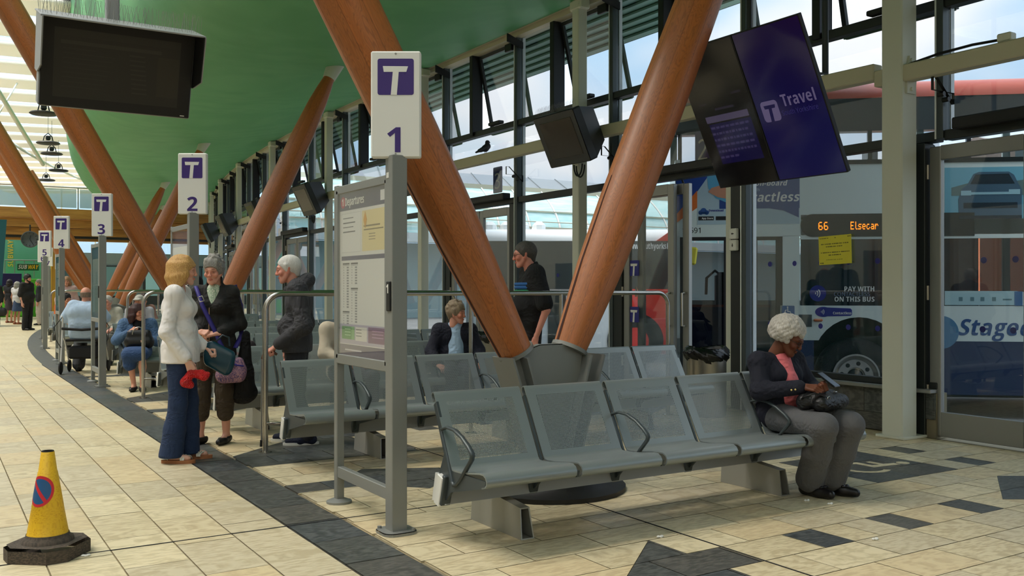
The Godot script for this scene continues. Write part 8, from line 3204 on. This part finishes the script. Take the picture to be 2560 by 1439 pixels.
func others() -> void:
	# man in black behind the grey-haired woman
	var J := stand(1.74)
	J.head.basis = Basis(Vector3.RIGHT, 0.35)
	J.head.origin += Vector3(0, -0.03, 0.07)
	var o := person("balding man in a black shirt half hidden behind the grey-haired woman", faced(5.75, 5.28, -62), J, C(206, 140, 116), "man", 0.014)
	part("hair", hair(J, "fringe", 0.008), hair_mat(C(110, 86, 70), C(80, 62, 52)), o)
	part("shirt", top(J, {"chest": 0.145, "waist": 0.15, "hips": 0.145, "hem": 0.78, "sleeve": 0.9, "arm": 0.08, "belly": 0.14}, 0.014), cloth(C(14, 14, 15), 8.0, 0.8), o)
	part("trousers", legs(J, {}, 0.016), cloth(C(20, 20, 24), 8.0, 0.6), o)
	for s in ["L", "R"]: part("shoe", shoe(J, s, {"high": true}, 0.014), M.black, o)
	var f := Field.new()
	f.k = 0.05
	f.bone(Vector3(-0.12, 0.12, 0), Vector3(0.12, 0.12, 0), 0.1, 0.1)
	f.bone(Vector3(-0.1, 0.24, 0), Vector3(0.1, 0.24, 0), 0.07, 0.06)
	var rs := part("rucksack", f.mesh(0.014), cloth(C(38, 30, 32), 8.0, 0.8), null, Transform3D(Basis(Vector3.UP, -0.4), W(6.02, 4.62, 0.44)))
	meta(rs, "dark bag with red trim on the bench behind the rail, left of the old man", "bag")
	var b := MB.new()
	b.tube([Vector3(-0.15, 0.1, 0.09), Vector3(-0.05, 0.16, 0.11), Vector3(0.08, 0.08, 0.11)], 0.018, 6)
	part("trim", b.mesh(), mat(C(178, 26, 34), 0.5), rs)
	# figures on the benches farther off, and standing near the kiosk
	var sitters := [
		["seated person in a beige jacket half hidden behind the gate 1 notice case", 3.85, 4.22, 0.1, C(206, 150, 124), C(190, 178, 156), C(70, 70, 76), "short", C(150, 140, 130)],
		["seated old man in glasses and a pale jacket, behind the woman in denim", 13.1, 5.02, -0.3, C(220, 160, 140), C(186, 184, 170), C(96, 96, 90), "cropped", C(210, 206, 198)],
		["seated man in a pale grey cap behind the woman in denim", 13.1, 4.48, -0.3, C(214, 156, 132), C(176, 176, 184), C(80, 84, 92), "cap", C(176, 174, 164)],
		["seated person in green with fair hair behind the second rail", 13.2, 3.75, 0.2, C(220, 166, 140), C(34, 132, 74), C(60, 60, 66), "short", C(196, 164, 120)],
		["seated person with brown hair and a pale scarf under the third timber V", 15.6, 4.0, 0.0, C(208, 150, 126), C(150, 112, 98), C(52, 54, 60), "short", C(70, 52, 44)],
		["seated person in orange beside the gate 5 post", 18.0, 5.3, 0.3, C(206, 148, 120), C(206, 104, 48), C(40, 40, 48), "short", C(30, 26, 24)]]
	for q in sitters:
		var Js := sit(1.62, 0.42)
		Js.head = Transform3D(Basis(Vector3.UP, q[3]), Vector3(0, 1.11, 0.05))
		var p := person(q[0], TB(q[1], q[2], 0.0, q[3]), Js, q[4], "man" if "man" in q[0] else "woman", 0.018)
		if q[7] == "cap":
			var cf := Field.new()
			cf.ball(Vector3(0, 0.045, -0.012), 0.094, Vector3(1.1, 1.0, 0.86))
			cf.bone(Vector3(0, 0.055, 0.08), Vector3(0, 0.045, 0.14), 0.05, 0.045, Vector3(0.8, 4, 1))
			cf.ball(Vector3(0, -0.06, 0.0), 0.105, Vector3(0.9, 1, 0.8), Color.WHITE, 1)
			part("cap", Shell.new().add(cf.build(0.009), Js.head).mesh_fast(), cloth(q[8], 12.0, 0.3), p)
		else:
			part("hair", hair(Js, q[7], 0.009), hair_mat(q[8], q[8].darkened(0.3)), p)
		part("jacket", top(Js, {"sleeve": 0.94, "chest": 0.138, "waist": 0.14, "arm": 0.075, "cuff": 0.056}, 0.018), cloth(q[5], 4.0, 0.4), p)
		part("trousers", legs(Js, {}, 0.018), cloth(q[6], 8.0, 0.6), p)
		for s in ["L", "R"]: part("shoe", shoe(Js, s, {"high": true}, 0.016), M.black, p)
	var standers := [
		["burly bearded man all in black standing on the walkway near the kiosk", Vector3(-5.01, 0, -29.3), 1.80, 75.0, C(206, 150, 128), C(20, 19, 18), C(22, 22, 24), "short", C(28, 22, 20), 1.25],
		["woman in a white vest and denim skirt standing left of the man in black", Vector3(-4.88, 0, -35.2), 1.62, 160.0, C(196, 138, 110), C(226, 222, 220), C(60, 78, 110), "bob", C(196, 190, 178), 1.05],
		["person with dark hair in black behind the woman in the white vest", Vector3(-5.0, 0, -37.2), 1.72, 170.0, C(196, 140, 112), C(24, 22, 26), C(50, 40, 44), "bob", C(34, 24, 24), 1.0],
		["man in a dark jacket and pale trousers right of the man in black", Vector3(-4.24, 0, -34.0), 1.70, -70.0, C(214, 150, 128), C(40, 40, 44), C(206, 190, 176), "cropped", C(150, 140, 132), 1.0],
		["person in black at the left edge carrying a black bag", Vector3(-5.72, 0, -33.4), 1.70, 10.0, C(200, 146, 120), C(18, 18, 20), C(22, 22, 26), "short", C(40, 34, 32), 1.0],
		["woman in pale pink standing beyond the gate 4 post", Vector3(-4.73, 0, -21.5), 1.66, 20.0, C(214, 158, 132), C(214, 178, 172), C(70, 70, 80), "bob", C(186, 140, 96), 1.0]]
	for q in standers:
		var Js := stand(q[2])
		var g: float = q[9]
		var p := person(q[0], Transform3D(Basis(Vector3.UP, deg_to_rad(-32.0 + q[3])), q[1]), Js, q[4], "man" if " man" in q[0] or q[0].begins_with("man") else "woman", 0.02)
		part("hair", hair(Js, q[7], 0.01), hair_mat(q[8], q[8].darkened(0.3)), p)
		if "bearded" in q[0]:
			var bf := Field.new()
			bf.bone(Vector3(-0.055, -0.04, 0.03), Vector3(0, -0.1, 0.075), 0.024, 0.028)
			bf.bone(Vector3(0.055, -0.04, 0.03), Vector3(0, -0.1, 0.075), 0.024, 0.028)
			part("beard", Shell.new().add(bf.build(0.01), Transform3D(Basis().scaled(Vector3.ONE * Js.k), Js.head.origin)).mesh_fast(), mat(C(34, 26, 22), 0.9), p)
		var short_: bool = "vest" in q[0]
		part("shirt", top(Js, {"chest": 0.138 * g, "waist": 0.145 * g, "hips": 0.14 * g, "hem": 0.86 * Js.k, "sleeve": 0.12 if short_ else (0.55 if "burly" in q[0] else 0.92), "arm": 0.075 * g, "cuff": 0.055, "belly": 0.16 if g > 1.2 else 0.0}, 0.02), cloth(q[5], 4.0, 0.35), p)
		if short_:
			var sf := Field.new()
			sf.bone(Js.pelvis, Js.pelvis + Vector3(0, -0.42, 0.0), 0.14, 0.2, Vector3(1, 1, 1.2))
			sf.floor_y = 0.5
			part("denim_skirt", sf.mesh(0.02), cloth(q[6], 8.0, 0.6), p)
		else:
			part("trousers", legs(Js, {"hip": 0.12 * g, "thigh": 0.1 * g, "knee": 0.08, "hem": 0.078}, 0.02), cloth(q[6], 8.0, 0.6), p)
		for s in ["L", "R"]: part("shoe", shoe(Js, s, {"high": true}, 0.016), M.black if not short_ else mat(C(150, 90, 60), 0.7), p)
		if "carrying" in q[0]:
			var bg := Field.new()
			bg.bone(Vector3(-0.05, 0, 0), Vector3(0.05, 0, 0), 0.13, 0.13, Vector3(1, 0.8, 1.5))
			var hb := part("handbag", bg.mesh(0.02), M.black, null, p.transform * Transform3D(Basis(), Vector3(0.24, 0.52, 0.03)))
			meta(hb, "black bag carried by the person at the left edge", "bag")
			var hm := MB.new()
			hm.tube([Vector3(0, 0.1, -0.07), Vector3(0, 0.24, 0), Vector3(0, 0.1, 0.07)], 0.01, 6)
			part("handle", hm.mesh(), M.black, hb)
